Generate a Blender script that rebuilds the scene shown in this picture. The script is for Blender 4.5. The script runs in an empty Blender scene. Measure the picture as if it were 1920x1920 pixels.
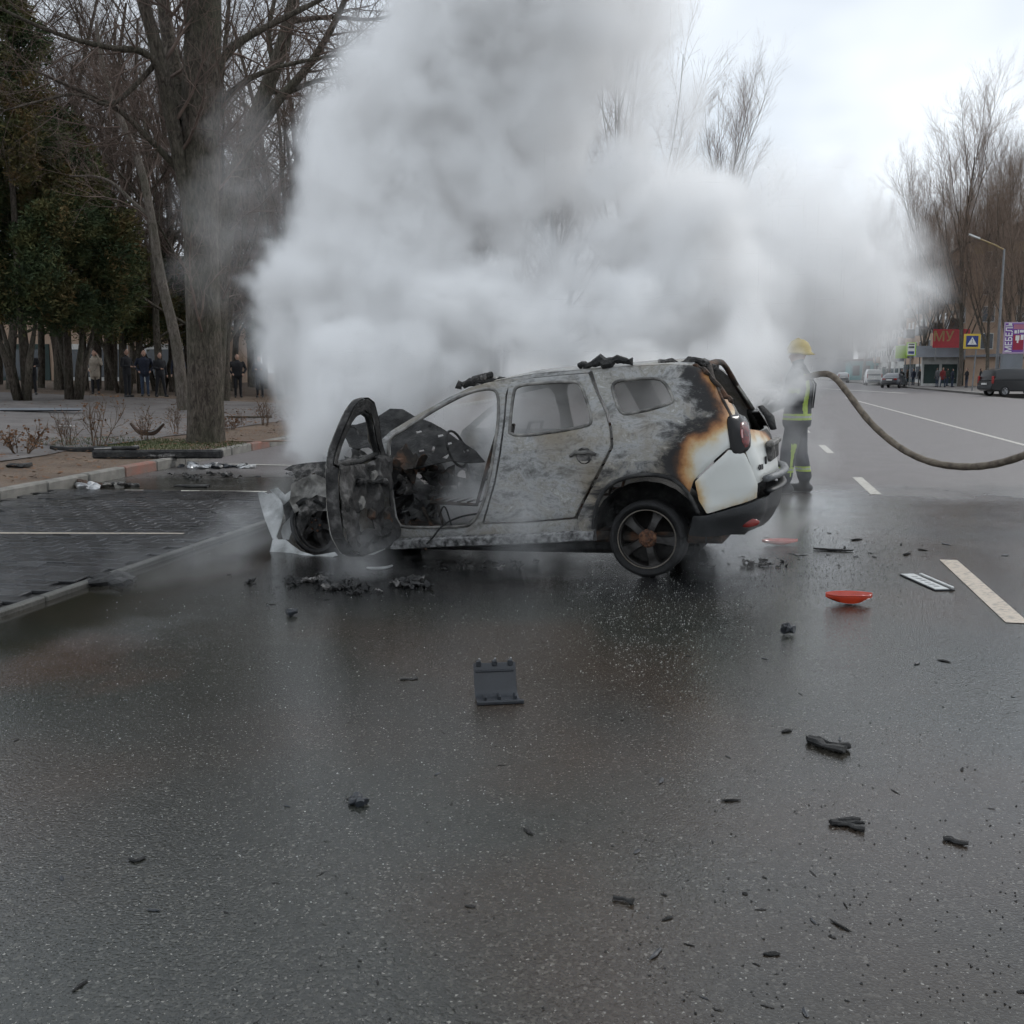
import bpy, bmesh, math, random
import numpy as np
from mathutils import Vector, Matrix, noise as mnoise
from mathutils.geometry import delaunay_2d_cdt
R = math.radians
sc = bpy.context.scene
COL = sc.collection
random.seed(11); rng = np.random.default_rng(11)

# ------------------------------------------------------------------ camera
F, HC, HY = 1923.0, 1.5, 698.0                     # focal length in photo pixels, eye height, horizon row
TH = math.atan((960 - HY) / F)
cam = bpy.data.cameras.new('camera'); camo = bpy.data.objects.new('camera', cam); COL.objects.link(camo)
camo.location = (0, 0, HC); camo.rotation_euler = (math.pi / 2 - TH, 0, 0)
cam.sensor_width = 36; cam.lens = 36 * F / 1920; cam.clip_end = 4000; cam.clip_start = 0.05
sc.camera = camo

# ------------------------------------------------------------------ sky and sun (overcast)
SUN_EL, SUN_AZ = R(38), R(50)
w = bpy.data.worlds.new('World'); sc.world = w; w.use_nodes = True
nt = w.node_tree; nt.nodes.clear()
def wn(t): return nt.nodes.new(t)
wo = wn('ShaderNodeOutputWorld'); bg = wn('ShaderNodeBackground'); bg.inputs[1].default_value = 0.1
sky = wn('ShaderNodeTexSky'); sky.sky_type = 'NISHITA'; sky.sun_disc = False
sky.sun_elevation = SUN_EL; sky.sun_rotation = SUN_AZ
tc = wn('ShaderNodeTexCoord'); sep = wn('ShaderNodeSeparateXYZ'); nt.links.new(tc.outputs['Generated'], sep.inputs[0])
ad = wn('ShaderNodeMath'); ad.operation = 'ADD'; ad.inputs[1].default_value = 0.35; nt.links.new(sep.outputs[2], ad.inputs[0])
mx = wn('ShaderNodeMath'); mx.operation = 'MAXIMUM'; mx.inputs[1].default_value = 0.2; nt.links.new(ad.outputs[0], mx.inputs[0])
dv = wn('ShaderNodeVectorMath'); dv.operation = 'DIVIDE'; cb = wn('ShaderNodeCombineXYZ')
for k in range(3): nt.links.new(mx.outputs[0], cb.inputs[k])
nt.links.new(tc.outputs['Generated'], dv.inputs[0]); nt.links.new(cb.outputs[0], dv.inputs[1])
cn = wn('ShaderNodeTexNoise'); cn.inputs['Scale'].default_value = 2.3; cn.inputs['Detail'].default_value = 3; cn.inputs['Roughness'].default_value = 0.5
nt.links.new(dv.outputs[0], cn.inputs['Vector'])
cr = wn('ShaderNodeValToRGB'); cr.color_ramp.elements[0].position = 0.32; cr.color_ramp.elements[0].color = (0.58, 0.64, 0.71, 1)
cr.color_ramp.elements[1].position = 0.62; cr.color_ramp.elements[1].color = (0.87, 0.92, 0.975, 1)
nt.links.new(cn.outputs[0], cr.inputs[0])
vm_ = wn('ShaderNodeVectorMath'); vm_.operation = 'SCALE'; vm_.inputs['Scale'].default_value = 9.3; nt.links.new(cr.outputs[0], vm_.inputs[0])
mc = wn('ShaderNodeMix'); mc.data_type = 'RGBA'; mc.inputs[0].default_value = 0.94
nt.links.new(sky.outputs[0], mc.inputs['A']); nt.links.new(vm_.outputs[0], mc.inputs['B'])
nt.links.new(mc.outputs['Result'], bg.inputs[0]); nt.links.new(bg.outputs[0], wo.inputs[0])
sl = bpy.data.lights.new('sun', 'SUN'); sl.energy = 1.0; sl.angle = R(15); sl.color = (1, 0.97, 0.93)
so = bpy.data.objects.new('sun', sl); COL.objects.link(so)
sdir = Vector((math.sin(SUN_AZ) * math.cos(SUN_EL), math.cos(SUN_AZ) * math.cos(SUN_EL), math.sin(SUN_EL)))
so.rotation_euler = sdir.to_track_quat('Z', 'Y').to_euler()
vs = sc.view_settings; vs.view_transform = 'Standard'; vs.look = 'None'; vs.gamma = 1; vs.exposure = 0.36
cy = sc.cycles
cy.use_denoising = True; cy.denoiser = 'OPENIMAGEDENOISE'; cy.use_adaptive_sampling = True; cy.adaptive_threshold = 0.03; cy.adaptive_min_samples = 16
cy.max_bounces = 12; cy.diffuse_bounces = 2; cy.glossy_bounces = 2; cy.transmission_bounces = 2; cy.transparent_max_bounces = 8
cy.volume_bounces = 12; cy.volume_step_rate = 3.0; cy.volume_max_steps = 96; cy.sample_clamp_indirect = 6

# ------------------------------------------------------------------ photo geometry helpers (pixel -> place)
def ray(u, v):
    a, b = (u - 960) / F, (960 - v) / F
    return Vector((a, math.cos(TH) + b * math.sin(TH), -math.sin(TH) + b * math.cos(TH)))
def G(u, v, z=0.0):
    d = ray(u, v); return Vector((0, 0, HC)) + d * ((z - HC) / d.z)
def D(u, v, y):
    d = ray(u, v); return Vector((0, 0, HC)) + d * (y / d.y)
def PX(p):
    q = Vector(p) - Vector((0, 0, HC)); s, c = math.sin(TH), math.cos(TH)
    zc = -q.z * s + q.y * c
    return 960 + F * q.x / zc, 960 - F * (q.z * c + q.y * s) / zc
ROADA = R(12.5); RD = Vector((math.sin(ROADA), math.cos(ROADA), 0)); RN = Vector((math.cos(ROADA), -math.sin(ROADA), 0))
def RT(t, r, z=0.0): return RD * t + RN * r + Vector((0, 0, z))
K0 = G(0, 943); K1 = G(547, 830); KD = (K1 - K0).normalized(); KN = Vector((KD.y, -KD.x, 0))     # kerb line, KN points to the road
def kerb(t, off=0.0, z=0.0): return K0 + KD * t + KN * off + Vector((0, 0, z))
def hz(x, y):                                         # height of the park ground left of the kerb
    d = -(Vector((x, y, 0)) - K0).dot(KN)
    if d < 0: return 0.0
    return 0.13 + 0.034 * max(0.0, min(d, 26) - 1.0)
def HG(u, v):                                         # pixel -> point on the rising park ground
    y = 8.0
    while y < 130:
        p = D(u, v, y)
        if p.z <= hz(p.x, p.y): break
        y += 0.1 if y < 30 else 0.3
    return Vector((p.x, p.y, hz(p.x, p.y)))

# ------------------------------------------------------------------ materials
MATS = {}
def srgb(h):
    h = h.lstrip('#'); c = [int(h[i:i + 2], 16) / 255 for i in (0, 2, 4)]
    return tuple(x / 12.92 if x <= 0.04045 else ((x + 0.055) / 1.055) ** 2.4 for x in c)
class NT:
    def __init__(s, m): s.t = m.node_tree; s.t.nodes.clear()
    def n(s, typ, props=None, **inp):
        x = s.t.nodes.new(typ)
        for k, v in (props or {}).items(): setattr(x, k, v)
        for k, v in inp.items():
            key = int(k[1:]) if k[0] == 'i' and k[1:].isdigit() else k.replace('_', ' ')
            if hasattr(v, 'links') and hasattr(v, 'is_output'): s.t.links.new(v, x.inputs[key])
            elif isinstance(v, bpy.types.Node): s.t.links.new(v.outputs[0], x.inputs[key])
            else:
                if isinstance(v, (tuple, list)) and len(v) == 3 and x.inputs[key].type == 'RGBA': v = (*v, 1)
                x.inputs[key].default_value = v
        return x
    def math(s, op, a, b=0.0, c=0.0, clamp=False): return s.n('ShaderNodeMath', {'operation': op, 'use_clamp': clamp}, i0=a, i1=b, i2=c)
    def mix(s, f, a, b, bt='MIX'):
        x = s.t.nodes.new('ShaderNodeMix'); x.data_type = 'RGBA'; x.blend_type = bt
        for k, v in ((0, f), ('A', a), ('B', b)):
            key = 0 if k == 0 else {'A': 6, 'B': 7}[k]
            if hasattr(v, 'is_output'): s.t.links.new(v, x.inputs[key])
            elif isinstance(v, bpy.types.Node): s.t.links.new(v.outputs[0], x.inputs[key])
            else: x.inputs[key].default_value = (*v, 1) if isinstance(v, (tuple, list)) and len(v) == 3 else v
        return x.outputs[2]
    def ramp(s, f, stops, interp='LINEAR'):
        x = s.n('ShaderNodeValToRGB', None, i0=f); e = x.color_ramp.elements; x.color_ramp.interpolation = interp
        while len(e) < len(stops): e.new(0.5)
        for k, (p, c) in enumerate(stops): e[k].position = p; e[k].color = (*c, 1) if len(c) == 3 else c
        return x.outputs[0]
    def noise(s, vec, scale, detail=4, rough=0.55, dist=0.0):
        return s.n('ShaderNodeTexNoise', None, Vector=vec, Scale=scale, Detail=detail, Roughness=rough, Distortion=dist)
    def coord(s, kind='Object'): return s.t.nodes.new('ShaderNodeTexCoord').outputs[kind]
    def pos(s): return s.t.nodes.new('ShaderNodeNewGeometry').outputs['Position']
    def out(s, bsdf): s.n('ShaderNodeOutputMaterial', None, Surface=bsdf)
def newmat(name):
    m = bpy.data.materials.new(name); m.use_nodes = True; MATS[name] = m; return m, NT(m)
def mat(name, a, b=None, scale=6, rough=0.7, metal=0.0, bump=0.0, bscale=None, detail=5, c=None, spec=0.5, rvar=0.0, coat=0.0, gen='Object', lo=0.35, hi=0.65):
    """two- or three-colour mottled surface with relief"""
    if name in MATS: return MATS[name]
    m, t = newmat(name); co = t.pos() if gen == 'World' else t.coord(gen)
    nz = t.noise(co, scale, detail)
    b = b or tuple(x * 0.75 for x in a)
    stops = [(lo, b), (hi, a)] if c is None else [(lo, b), ((lo + hi) / 2, a), (hi, c)]
    colr = t.ramp(nz, stops)
    bs = t.n('ShaderNodeBsdfPrincipled', None, Base_Color=colr, Roughness=rough, Metallic=metal)
    bs.inputs['Specular IOR Level'].default_value = spec; bs.inputs['Coat Weight'].default_value = coat
    if rvar: t.t.links.new(t.math('MULTIPLY_ADD', t.noise(co, scale * 2.3, 3).outputs[0], rvar, rough - rvar / 2).outputs[0], bs.inputs['Roughness'])
    if bump:
        bn = t.noise(co, bscale or scale * 5, 4, 0.6)
        bp = t.n('ShaderNodeBump', None, Strength=bump, Distance=0.02, Height=bn.outputs[0]); t.t.links.new(bp.outputs[0], bs.inputs['Normal'])
    t.out(bs.outputs[0]); return m

# ------------------------------------------------------------------ mesh helpers
class MB:
    def __init__(s): s.v = []; s.f = []; s.mi = []
    def add(s, vs, fs, mi=0):
        o = len(s.v); s.v += [tuple(x) for x in vs]; s.f += [tuple(i + o for i in f) for f in fs]; s.mi += [mi] * len(fs); return s
    def box(s, a, b, mi=0, M=None):
        x0, y0, z0 = a; x1, y1, z1 = b
        v = [Vector(p) for p in ((x0, y0, z0), (x1, y0, z0), (x1, y1, z0), (x0, y1, z0), (x0, y0, z1), (x1, y0, z1), (x1, y1, z1), (x0, y1, z1))]
        if M is not None: v = [M @ p for p in v]
        return s.add(v, [(0, 3, 2, 1), (4, 5, 6, 7), (0, 1, 5, 4), (1, 2, 6, 5), (2, 3, 7, 6), (3, 0, 4, 7)], mi)
    def bbox(s, a, b, e=0.01, mi=0, M=None):          # box with chamfered edges
        x0, y0, z0 = a; x1, y1, z1 = b; vs = []; idx = {}
        e = min(e, (x1 - x0) * .45, (y1 - y0) * .45, (z1 - z0) * .45)
        for i, x in enumerate((x0, x1)):
            for j, y in enumerate((y0, y1)):
                for k, z in enumerate((z0, z1)):
                    sx, sy, sz_ = (1, -1)[i], (1, -1)[j], (1, -1)[k]
                    for ax in range(3):
                        p = [x + sx * e, y + sy * e, z + sz_ * e]; p[ax] = (x, y, z)[ax]
                        idx[i, j, k, ax] = len(vs); vs.append(Vector(p))
        fs = []
        def q(ax, val):
            o = [a_ for a_ in range(3) if a_ != ax]; r = []
            for (p, q_) in ((0, 0), (1, 0), (1, 1), (0, 1)):
                c = [0, 0, 0]; c[ax] = val; c[o[0]] = p; c[o[1]] = q_; r.append(idx[(*c, ax)])
            return r
        for ax in range(3):
            for val in (0, 1): fs.append(q(ax, val))
        for ax in range(3):                            # edges along ax
            o = [a_ for a_ in range(3) if a_ != ax]
            for p in (0, 1):
                for q_ in (0, 1):
                    c0 = [0, 0, 0]; c1 = [0, 0, 0]; c0[ax] = 0; c1[ax] = 1
                    for c in (c0, c1): c[o[0]] = p; c[o[1]] = q_
                    fs.append([idx[(*c0, o[0])], idx[(*c1, o[0])], idx[(*c1, o[1])], idx[(*c0, o[1])]])
        for i in (0, 1):
            for j in (0, 1):
                for k in (0, 1): fs.append([idx[i, j, k, 0], idx[i, j, k, 1], idx[i, j, k, 2]])
        if M is not None: vs = [M @ p for p in vs]
        return s.add(vs, fs, mi)
    def tube(s, pts, rad, n=8, mi=0, cap=True, flat=1.0):
        pts = [Vector(p) for p in pts]; N = len(pts)
        rad = [rad] * N if isinstance(rad, (int, float)) else list(rad)
        vs = []; ref = None
        for i, p in enumerate(pts):
            d = (pts[min(i + 1, N - 1)] - pts[max(i - 1, 0)])
            d = d.normalized() if d.length > 1e-9 else Vector((0, 0, 1))
            if ref is None: ref = Vector((0, 0, 1)) if abs(d.z) < 0.9 else Vector((1, 0, 0))
            a = d.cross(ref).normalized(); b = a.cross(d).normalized(); ref = b
            for k in range(n):
                t = 2 * math.pi * k / n
                vs.append(p + (a * math.cos(t) + b * (math.sin(t) * flat)) * rad[i])
        fs = [(i * n + k, i * n + (k + 1) % n, (i + 1) * n + (k + 1) % n, (i + 1) * n + k) for i in range(N - 1) for k in range(n)]
        if cap: fs += [tuple(range(n))[::-1], tuple((N - 1) * n + k for k in range(n))]
        return s.add(vs, fs, mi)
    def lathe(s, prof, n=24, mi=0, M=None, close=False):   # prof: (radius, height along local z)
        vs = [Vector((r * math.cos(2 * math.pi * k / n), r * math.sin(2 * math.pi * k / n), h)) for r, h in prof for k in range(n)]
        N = len(prof); rows = N if close else N - 1
        fs = [(i * n + k, i * n + (k + 1) % n, ((i + 1) % N) * n + (k + 1) % n, ((i + 1) % N) * n + k) for i in range(rows) for k in range(n)]
        if not close:
            fs += [tuple(range(n))[::-1], tuple((N - 1) * n + k for k in range(n))]
        if M is not None: vs = [M @ p for p in vs]
        return s.add(vs, fs, mi)
    def loft(s, rings, mi=0, cap=True):
        n = len(rings[0]); vs = [Vector(p) for r_ in rings for p in r_]; N = len(rings)
        fs = [(i * n + k, i * n + (k + 1) % n, (i + 1) * n + (k + 1) % n, (i + 1) * n + k) for i in range(N - 1) for k in range(n)]
        if cap: fs += [tuple(range(n))[::-1], tuple((N - 1) * n + k for k in range(n))]
        return s.add(vs, fs, mi)
    def ball(s, c, r, mi=0, n=10, m=7):
        c = Vector(c); r = Vector(r) if not isinstance(r, (int, float)) else Vector((r, r, r))
        vs = [c + Vector((0, 0, -r.z))]
        for i in range(1, m):
            a = math.pi * i / m - math.pi / 2
            vs += [c + Vector((r.x * math.cos(a) * math.cos(2 * math.pi * k / n), r.y * math.cos(a) * math.sin(2 * math.pi * k / n), r.z * math.sin(a))) for k in range(n)]
        vs.append(c + Vector((0, 0, r.z))); e = len(vs) - 1
        fs = [(0, 1 + (k + 1) % n, 1 + k) for k in range(n)]
        for i in range(m - 2): fs += [(1 + i * n + k, 1 + i * n + (k + 1) % n, 1 + (i + 1) * n + (k + 1) % n, 1 + (i + 1) * n + k) for k in range(n)]
        fs += [(e, 1 + (m - 2) * n + k, 1 + (m - 2) * n + (k + 1) % n) for k in range(n)]
        return s.add(vs, fs, mi)
    def mesh(s, name, mats, smooth=False, fix=True):
        me = bpy.data.meshes.new(name); me.from_pydata(s.v, [], s.f)
        for m in (mats if isinstance(mats, (list, tuple)) else [mats]): me.materials.append(m)
        if len(set(s.mi)) > 1: me.polygons.foreach_set('material_index', s.mi)
        if fix:
            bm = bmesh.new(); bm.from_mesh(me); bmesh.ops.recalc_face_normals(bm, faces=bm.faces); bm.to_mesh(me); bm.free()
        if smooth:
            me.polygons.foreach_set('use_smooth', [True] * len(me.polygons))
            if smooth != 'all': me.set_sharp_from_angle(angle=R(38))
        me.update(); return me
    def build(s, name, mats, parent=None, smooth=False, **kw):
        return link(name, s.mesh(name, mats, smooth, kw.pop('fix', True)), parent, **kw)
def link(name, me, parent=None, label=None, cat=None, group=None, kind=None, loc=None, rot=None):
    o = bpy.data.objects.new(name, me); COL.objects.link(o)
    if parent is not None: o.parent = parent
    if loc is not None: o.location = loc
    if rot is not None: o.rotation_euler = rot
    return tag(o, label, cat, group, kind)
def tag(o, label=None, cat=None, group=None, kind=None):
    for k, v in (('label', label), ('category', cat), ('group', group), ('kind', kind)):
        if v: o[k] = v
    return o
def thing(name, label, cat, loc=(0, 0, 0), rz=0.0, group=None):
    o = bpy.data.objects.new(name, None); COL.objects.link(o); o.location = loc; o.rotation_euler = (0, 0, rz); o.empty_display_size = 0.2
    return tag(o, label, cat, group)
def copy_tree(o, parent=None):
    c = o.copy(); COL.objects.link(c); c.parent = parent
    for ch in o.children: copy_tree(ch, c)
    return c
def fbm(p, sc_=1.0, oct_=3): return mnoise.fractal(Vector(p) * sc_, 0.9, 2.0, oct_)
def evalmesh(o):
    dg = bpy.context.evaluated_depsgraph_get(); return bpy.data.meshes.new_from_object(o.evaluated_get(dg))
def text_mesh(txt, size, depth=0.004, align='CENTER', mat_=None, shear=0, xs=1.0):
    cu = bpy.data.curves.new('t', 'FONT'); cu.body = txt; cu.size = size; cu.extrude = depth; cu.align_x = align; cu.align_y = 'CENTER'
    cu.resolution_u = 3; cu.shear = shear; cu.offset = size * 0.012
    o = bpy.data.objects.new('t', cu); COL.objects.link(o); me = evalmesh(o); bpy.data.objects.remove(o); bpy.data.curves.remove(cu)
    me.transform(Matrix.Diagonal((xs, 1, 1, 1)))
    me.materials.clear()
    if mat_: me.materials.append(mat_)
    return me
def cdt(outline, holes=(), grid=0.04):
    """fill an outline (with holes) with triangles on an inner grid; returns points, faces, boundary flags"""
    pts = [Vector(p) for p in outline]; edges = []; n = len(pts); edges += [(i, (i + 1) % n) for i in range(n)]
    for h in holes:
        o = len(pts); m = len(h); pts += [Vector(p) for p in h]; edges += [(o + i, o + (i + 1) % m) for i in range(m)]
    nb = len(pts); O = np.array([tuple(p) for p in outline]); HS = [np.array([tuple(p) for p in h]) for h in holes]
    x0, y0 = O.min(0); x1, y1 = O.max(0)
    gx, gy = np.meshgrid(np.arange(x0 + grid / 2, x1, grid), np.arange(y0 + grid / 2, y1, grid)); P = np.c_[gx.ravel(), gy.ravel()]
    P += np.random.default_rng(5).uniform(-grid * .15, grid * .15, P.shape)
    def inside(P, A):
        r = np.zeros(len(P), bool); j = len(A) - 1
        for i in range(len(A)):
            c = ((A[i, 1] > P[:, 1]) != (A[j, 1] > P[:, 1])) & (P[:, 0] < (A[j, 0] - A[i, 0]) * (P[:, 1] - A[i, 1]) / (A[j, 1] - A[i, 1] + 1e-12) + A[i, 0])
            r ^= c; j = i
        return r
    def dist(P, A):
        d = np.full(len(P), 1e9)
        for i in range(len(A)):
            a, b = A[i - 1], A[i]; ab = b - a; t = np.clip(((P - a) @ ab) / (ab @ ab + 1e-12), 0, 1)
            d = np.minimum(d, np.linalg.norm(P - a - t[:, None] * ab, axis=1))
        return d
    ok = inside(P, O) & (dist(P, O) > grid * .45)
    for h in HS: ok &= ~inside(P, h) & (dist(P, h) > grid * .45)
    pts += [Vector(p) for p in P[ok]]
    vo, _e, fo, *_r = delaunay_2d_cdt(pts, edges, [], 0, 1e-6)
    C = np.array([np.mean([vo[i] for i in f], axis=0) for f in fo])
    keep = inside(C, O)
    for h in HS: keep &= ~inside(C, h)
    V = np.array([tuple(p) for p in vo]); bd = np.minimum.reduce([dist(V, O)] + [dist(V, h) for h in HS]) < 1e-4
    return V, [tuple(f) for f, k in zip(fo, keep) if k], bd
def smooth_poly(p, it=2, closed=True):
    p = [np.array(x, float) for x in p]
    for _ in range(it):
        q = []
        for i in range(len(p) if closed else len(p) - 1):
            a, b = p[i], p[(i + 1) % len(p)]; q += [a * .75 + b * .25, a * .25 + b * .75]
        if not closed: q = [p[0]] + q + [p[-1]]
        p = q
    return [tuple(x) for x in p]
def dens_poly(p, step):
    q = []
    for i in range(len(p)):
        a, b = np.array(p[i], float), np.array(p[(i + 1) % len(p)], float); n = max(1, int(np.linalg.norm(b - a) / step))
        q += [tuple(a + (b - a) * k / n) for k in range(n)]
    return q
def inset_poly(p, d):
    A = np.array(p, float); ar = 0.5 * np.sum(A[:, 0] * np.roll(A[:, 1], -1) - np.roll(A[:, 0], -1) * A[:, 1]); sgn = 1 if ar > 0 else -1
    t = np.roll(A, -1, 0) - np.roll(A, 1, 0); t /= np.linalg.norm(t, axis=1)[:, None] + 1e-12
    nrm = np.c_[-t[:, 1], t[:, 0]] * sgn
    return [tuple(x) for x in A + nrm * d]
def sheet(name, pts3, faces, mats, thick, parent=None, smooth=True, attr=None, **kw):
    """a thin solid: the given surface plus an offset back and rim"""
    me = bpy.data.meshes.new(name); me.from_pydata([tuple(p) for p in pts3], [], faces)
    for m in (mats if isinstance(mats, (list, tuple)) else [mats]): me.materials.append(m)
    bm = bmesh.new(); bm.from_mesh(me); bmesh.ops.recalc_face_normals(bm, faces=bm.faces)
    for L, vals in (attr or {}).items():
        pass
    if thick:
        bm.normal_update(); n0 = len(bm.verts); bm.verts.ensure_lookup_table()
        nrm = [v.normal.copy() for v in bm.verts]; flip = kw.pop('flip', False)
        geom = bmesh.ops.duplicate(bm, geom=bm.verts[:] + bm.edges[:] + bm.faces[:])
        bm.verts.ensure_lookup_table()
        bnd = [e for e in bm.edges if e.is_boundary and e.verts[0].index < n0 or e.is_boundary and False]
        vmap = geom['vert_map']
        newf = [f for f in geom['geom'] if isinstance(f, bmesh.types.BMFace)]
        old = bm.verts[:n0]
        ob = [e for e in bm.edges[:] if e.is_boundary and e.verts[0] in vmap and e.verts[1] in vmap and e.verts[0].index < n0 and e.verts[1].index < n0]
        pairs = [(e.verts[0], e.verts[1], vmap[e.verts[0]], vmap[e.verts[1]]) for e in ob]
        for i, v in enumerate(old): vmap[v].co = v.co - nrm[i] * thick * (-1 if flip else 1)
        bmesh.ops.reverse_faces(bm, faces=newf)
        for a, b, c, d in pairs:
            try: bm.faces.new((a, b, d, c))
            except ValueError: pass
        bmesh.ops.recalc_face_normals(bm, faces=bm.faces)
    else: kw.pop('flip', None)
    bm.to_mesh(me); bm.free()
    nv = len(me.vertices)
    for L, vals in (attr or {}).items():
        vals = list(vals); vals = (vals * (nv // max(1, len(vals)) + 1))[:nv]
        at = me.attributes.new(L, 'FLOAT', 'POINT'); at.data.foreach_set('value', vals)
    if smooth:
        me.polygons.foreach_set('use_smooth', [True] * len(me.polygons)); me.set_sharp_from_angle(angle=R(40))
    me.update(); return link(name, me, parent, **kw)
# ------------------------------------------------------------------ setting: ground, road, bay, kerb, park
def ground_fac(t, P, cx, cy_, rad, nzscale, amp, soft):      # noisy round patch mask around a world point
    d = t.n('ShaderNodeVectorMath', {'operation': 'DISTANCE'}, i0=P, i1=(cx, cy_, 0.0)).outputs['Value']
    nz = t.math('MULTIPLY_ADD', t.noise(P, nzscale, 4).outputs[0], amp, -amp / 2)
    d2 = t.math('ADD', d, nz.outputs[0])
    return t.n('ShaderNodeMapRange', {'interpolation_type': 'SMOOTHSTEP'}, Value=d2.outputs[0], From_Min=rad - soft, From_Max=rad + soft, To_Min=1.0, To_Max=0.0).outputs[0]
E0, E1 = G(0, 1150), G(300, 1048); ED = (E1 - E0).normalized(); EN = Vector((ED.y, -ED.x, 0)); EN0 = EN; EOFF = E0.dot(EN)
m, t = newmat('wet_asphalt'); P = t.pos()
nA = t.noise(P, 0.5, 4).outputs[0]; nB = t.noise(P, 1.9, 3, 0.6).outputs[0]; nC = t.noise(P, 15, 2, 0.6).outputs[0]
def patch(cx, cy_, rad, nz, amp, soft):
    d = t.n('ShaderNodeVectorMath', {'operation': 'DISTANCE'}, i0=P, i1=(cx, cy_, 0.0)).outputs['Value']
    d2 = t.math('MULTIPLY_ADD', nz, amp, d).outputs[0]
    return t.n('ShaderNodeMapRange', {'interpolation_type': 'SMOOTHSTEP'}, Value=d2, From_Min=rad + amp / 2 - soft, From_Max=rad + amp / 2 + soft, To_Min=1.0, To_Max=0.0).outputs[0]
vor = t.n('ShaderNodeTexVoronoi', None, Vector=P, Scale=115.0)
agg = t.ramp(vor.outputs['Color'], [(0.0, (0.010, 0.010, 0.010)), (0.5, (0.020, 0.0195, 0.018)), (0.8, (0.046, 0.044, 0.039)), (0.92, (0.11, 0.106, 0.095)), (1.0, (0.22, 0.214, 0.195))])
nE = t.noise(P, 0.33, 3, 0.5).outputs[0]
tint = t.ramp(nE, [(0.36, (0.016, 0.024, 0.018)), (0.47, (0.034, 0.036, 0.028)), (0.56, (0.062, 0.038, 0.022)), (0.68, (0.024, 0.026, 0.022))])
colr = t.mix(t.ramp(nA, [(0.3, (.2, .2, .2)), (0.65, (.5, .5, .5))]), agg, tint)
chip = t.ramp(t.noise(P, 85, 2, 0.5).outputs[0], [(0.665, (0, 0, 0)), (0.71, (1, 1, 1))]); colr = t.mix(chip, colr, (0.24, 0.232, 0.21))
tt = t.n('ShaderNodeVectorMath', {'operation': 'DOT_PRODUCT'}, i0=P, i1=tuple(RD)).outputs['Value']
wet = t.n('ShaderNodeMapRange', {'interpolation_type': 'SMOOTHSTEP'}, Value=t.math('MULTIPLY_ADD', nA, 7.0, tt).outputs[0], From_Min=15.6, From_Max=19.5, To_Min=1.0, To_Max=0.0).outputs[0]
dry = t.mix(nB, (0.100, 0.088, 0.087), (0.160, 0.145, 0.142))
colr = t.mix(wet, dry, colr)
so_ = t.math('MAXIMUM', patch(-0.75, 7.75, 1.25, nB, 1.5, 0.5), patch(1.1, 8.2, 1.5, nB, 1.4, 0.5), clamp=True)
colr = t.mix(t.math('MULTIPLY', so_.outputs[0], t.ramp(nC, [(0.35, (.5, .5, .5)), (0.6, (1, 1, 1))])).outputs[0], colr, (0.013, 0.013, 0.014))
colr = t.mix(t.math('MULTIPLY', patch(-2.35, 5.15, 0.34, nB, 1.6, 0.4), 0.16).outputs[0], colr, (0.16, 0.045, 0.015))
colr = t.mix(t.math('MULTIPLY', patch(-2.2, 5.9, 0.3, nB, 2.2, 0.3), 0.15).outputs[0], colr, (0.22, 0.23, 0.24))
ed_ = t.math('MULTIPLY_ADD', nA, 1.3, t.n('ShaderNodeVectorMath', {'operation': 'DOT_PRODUCT'}, i0=P, i1=tuple(EN0)).outputs['Value']).outputs[0]
pool = t.n('ShaderNodeMapRange', {'interpolation_type': 'SMOOTHSTEP'}, Value=ed_, From_Min=EOFF + 1.0, From_Max=EOFF + 1.7, To_Min=1.0, To_Max=0.0).outputs[0]
lft = t.n('ShaderNodeMapRange', {'interpolation_type': 'SMOOTHSTEP'}, Value=t.n('ShaderNodeVectorMath', {'operation': 'DOT_PRODUCT'}, i0=P, i1=tuple(KD)).outputs['Value'], From_Min=K0.dot(KD) + .2, From_Max=K0.dot(KD) + 1.0, To_Min=1.0, To_Max=0.0).outputs[0]
pool = t.math('MULTIPLY', t.math('MULTIPLY', pool, wet).outputs[0], lft).outputs[0]
colr = t.mix(t.math('MULTIPLY', pool, .7).outputs[0], colr, (0.016, 0.017, 0.014))
pud = t.ramp(nB, [(0.44, (0, 0, 0)), (0.62, (1, 1, 1))])
rg = t.mix(pool, t.mix(wet, (0.58,) * 3, t.mix(pud, (0.15,) * 3, (0.07,) * 3)), (0.05,) * 3)
bs = t.n('ShaderNodeBsdfPrincipled', None, Base_Color=colr, Roughness=rg); bs.inputs['Specular IOR Level'].default_value = 0.5
hgt = t.math('MULTIPLY_ADD', vor.outputs['Distance'], -1.0, t.noise(P, 120, 1, 0.6).outputs[0])
bp = t.n('ShaderNodeBump', None, Strength=t.mix(pool, t.mix(wet, (0.5,) * 3, (0.13,) * 3), (0.03,) * 3), Distance=0.008, Height=hgt.outputs[0]); t.t.links.new(bp.outputs[0], bs.inputs['Normal']); t.out(bs.outputs[0])
WET = m

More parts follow.
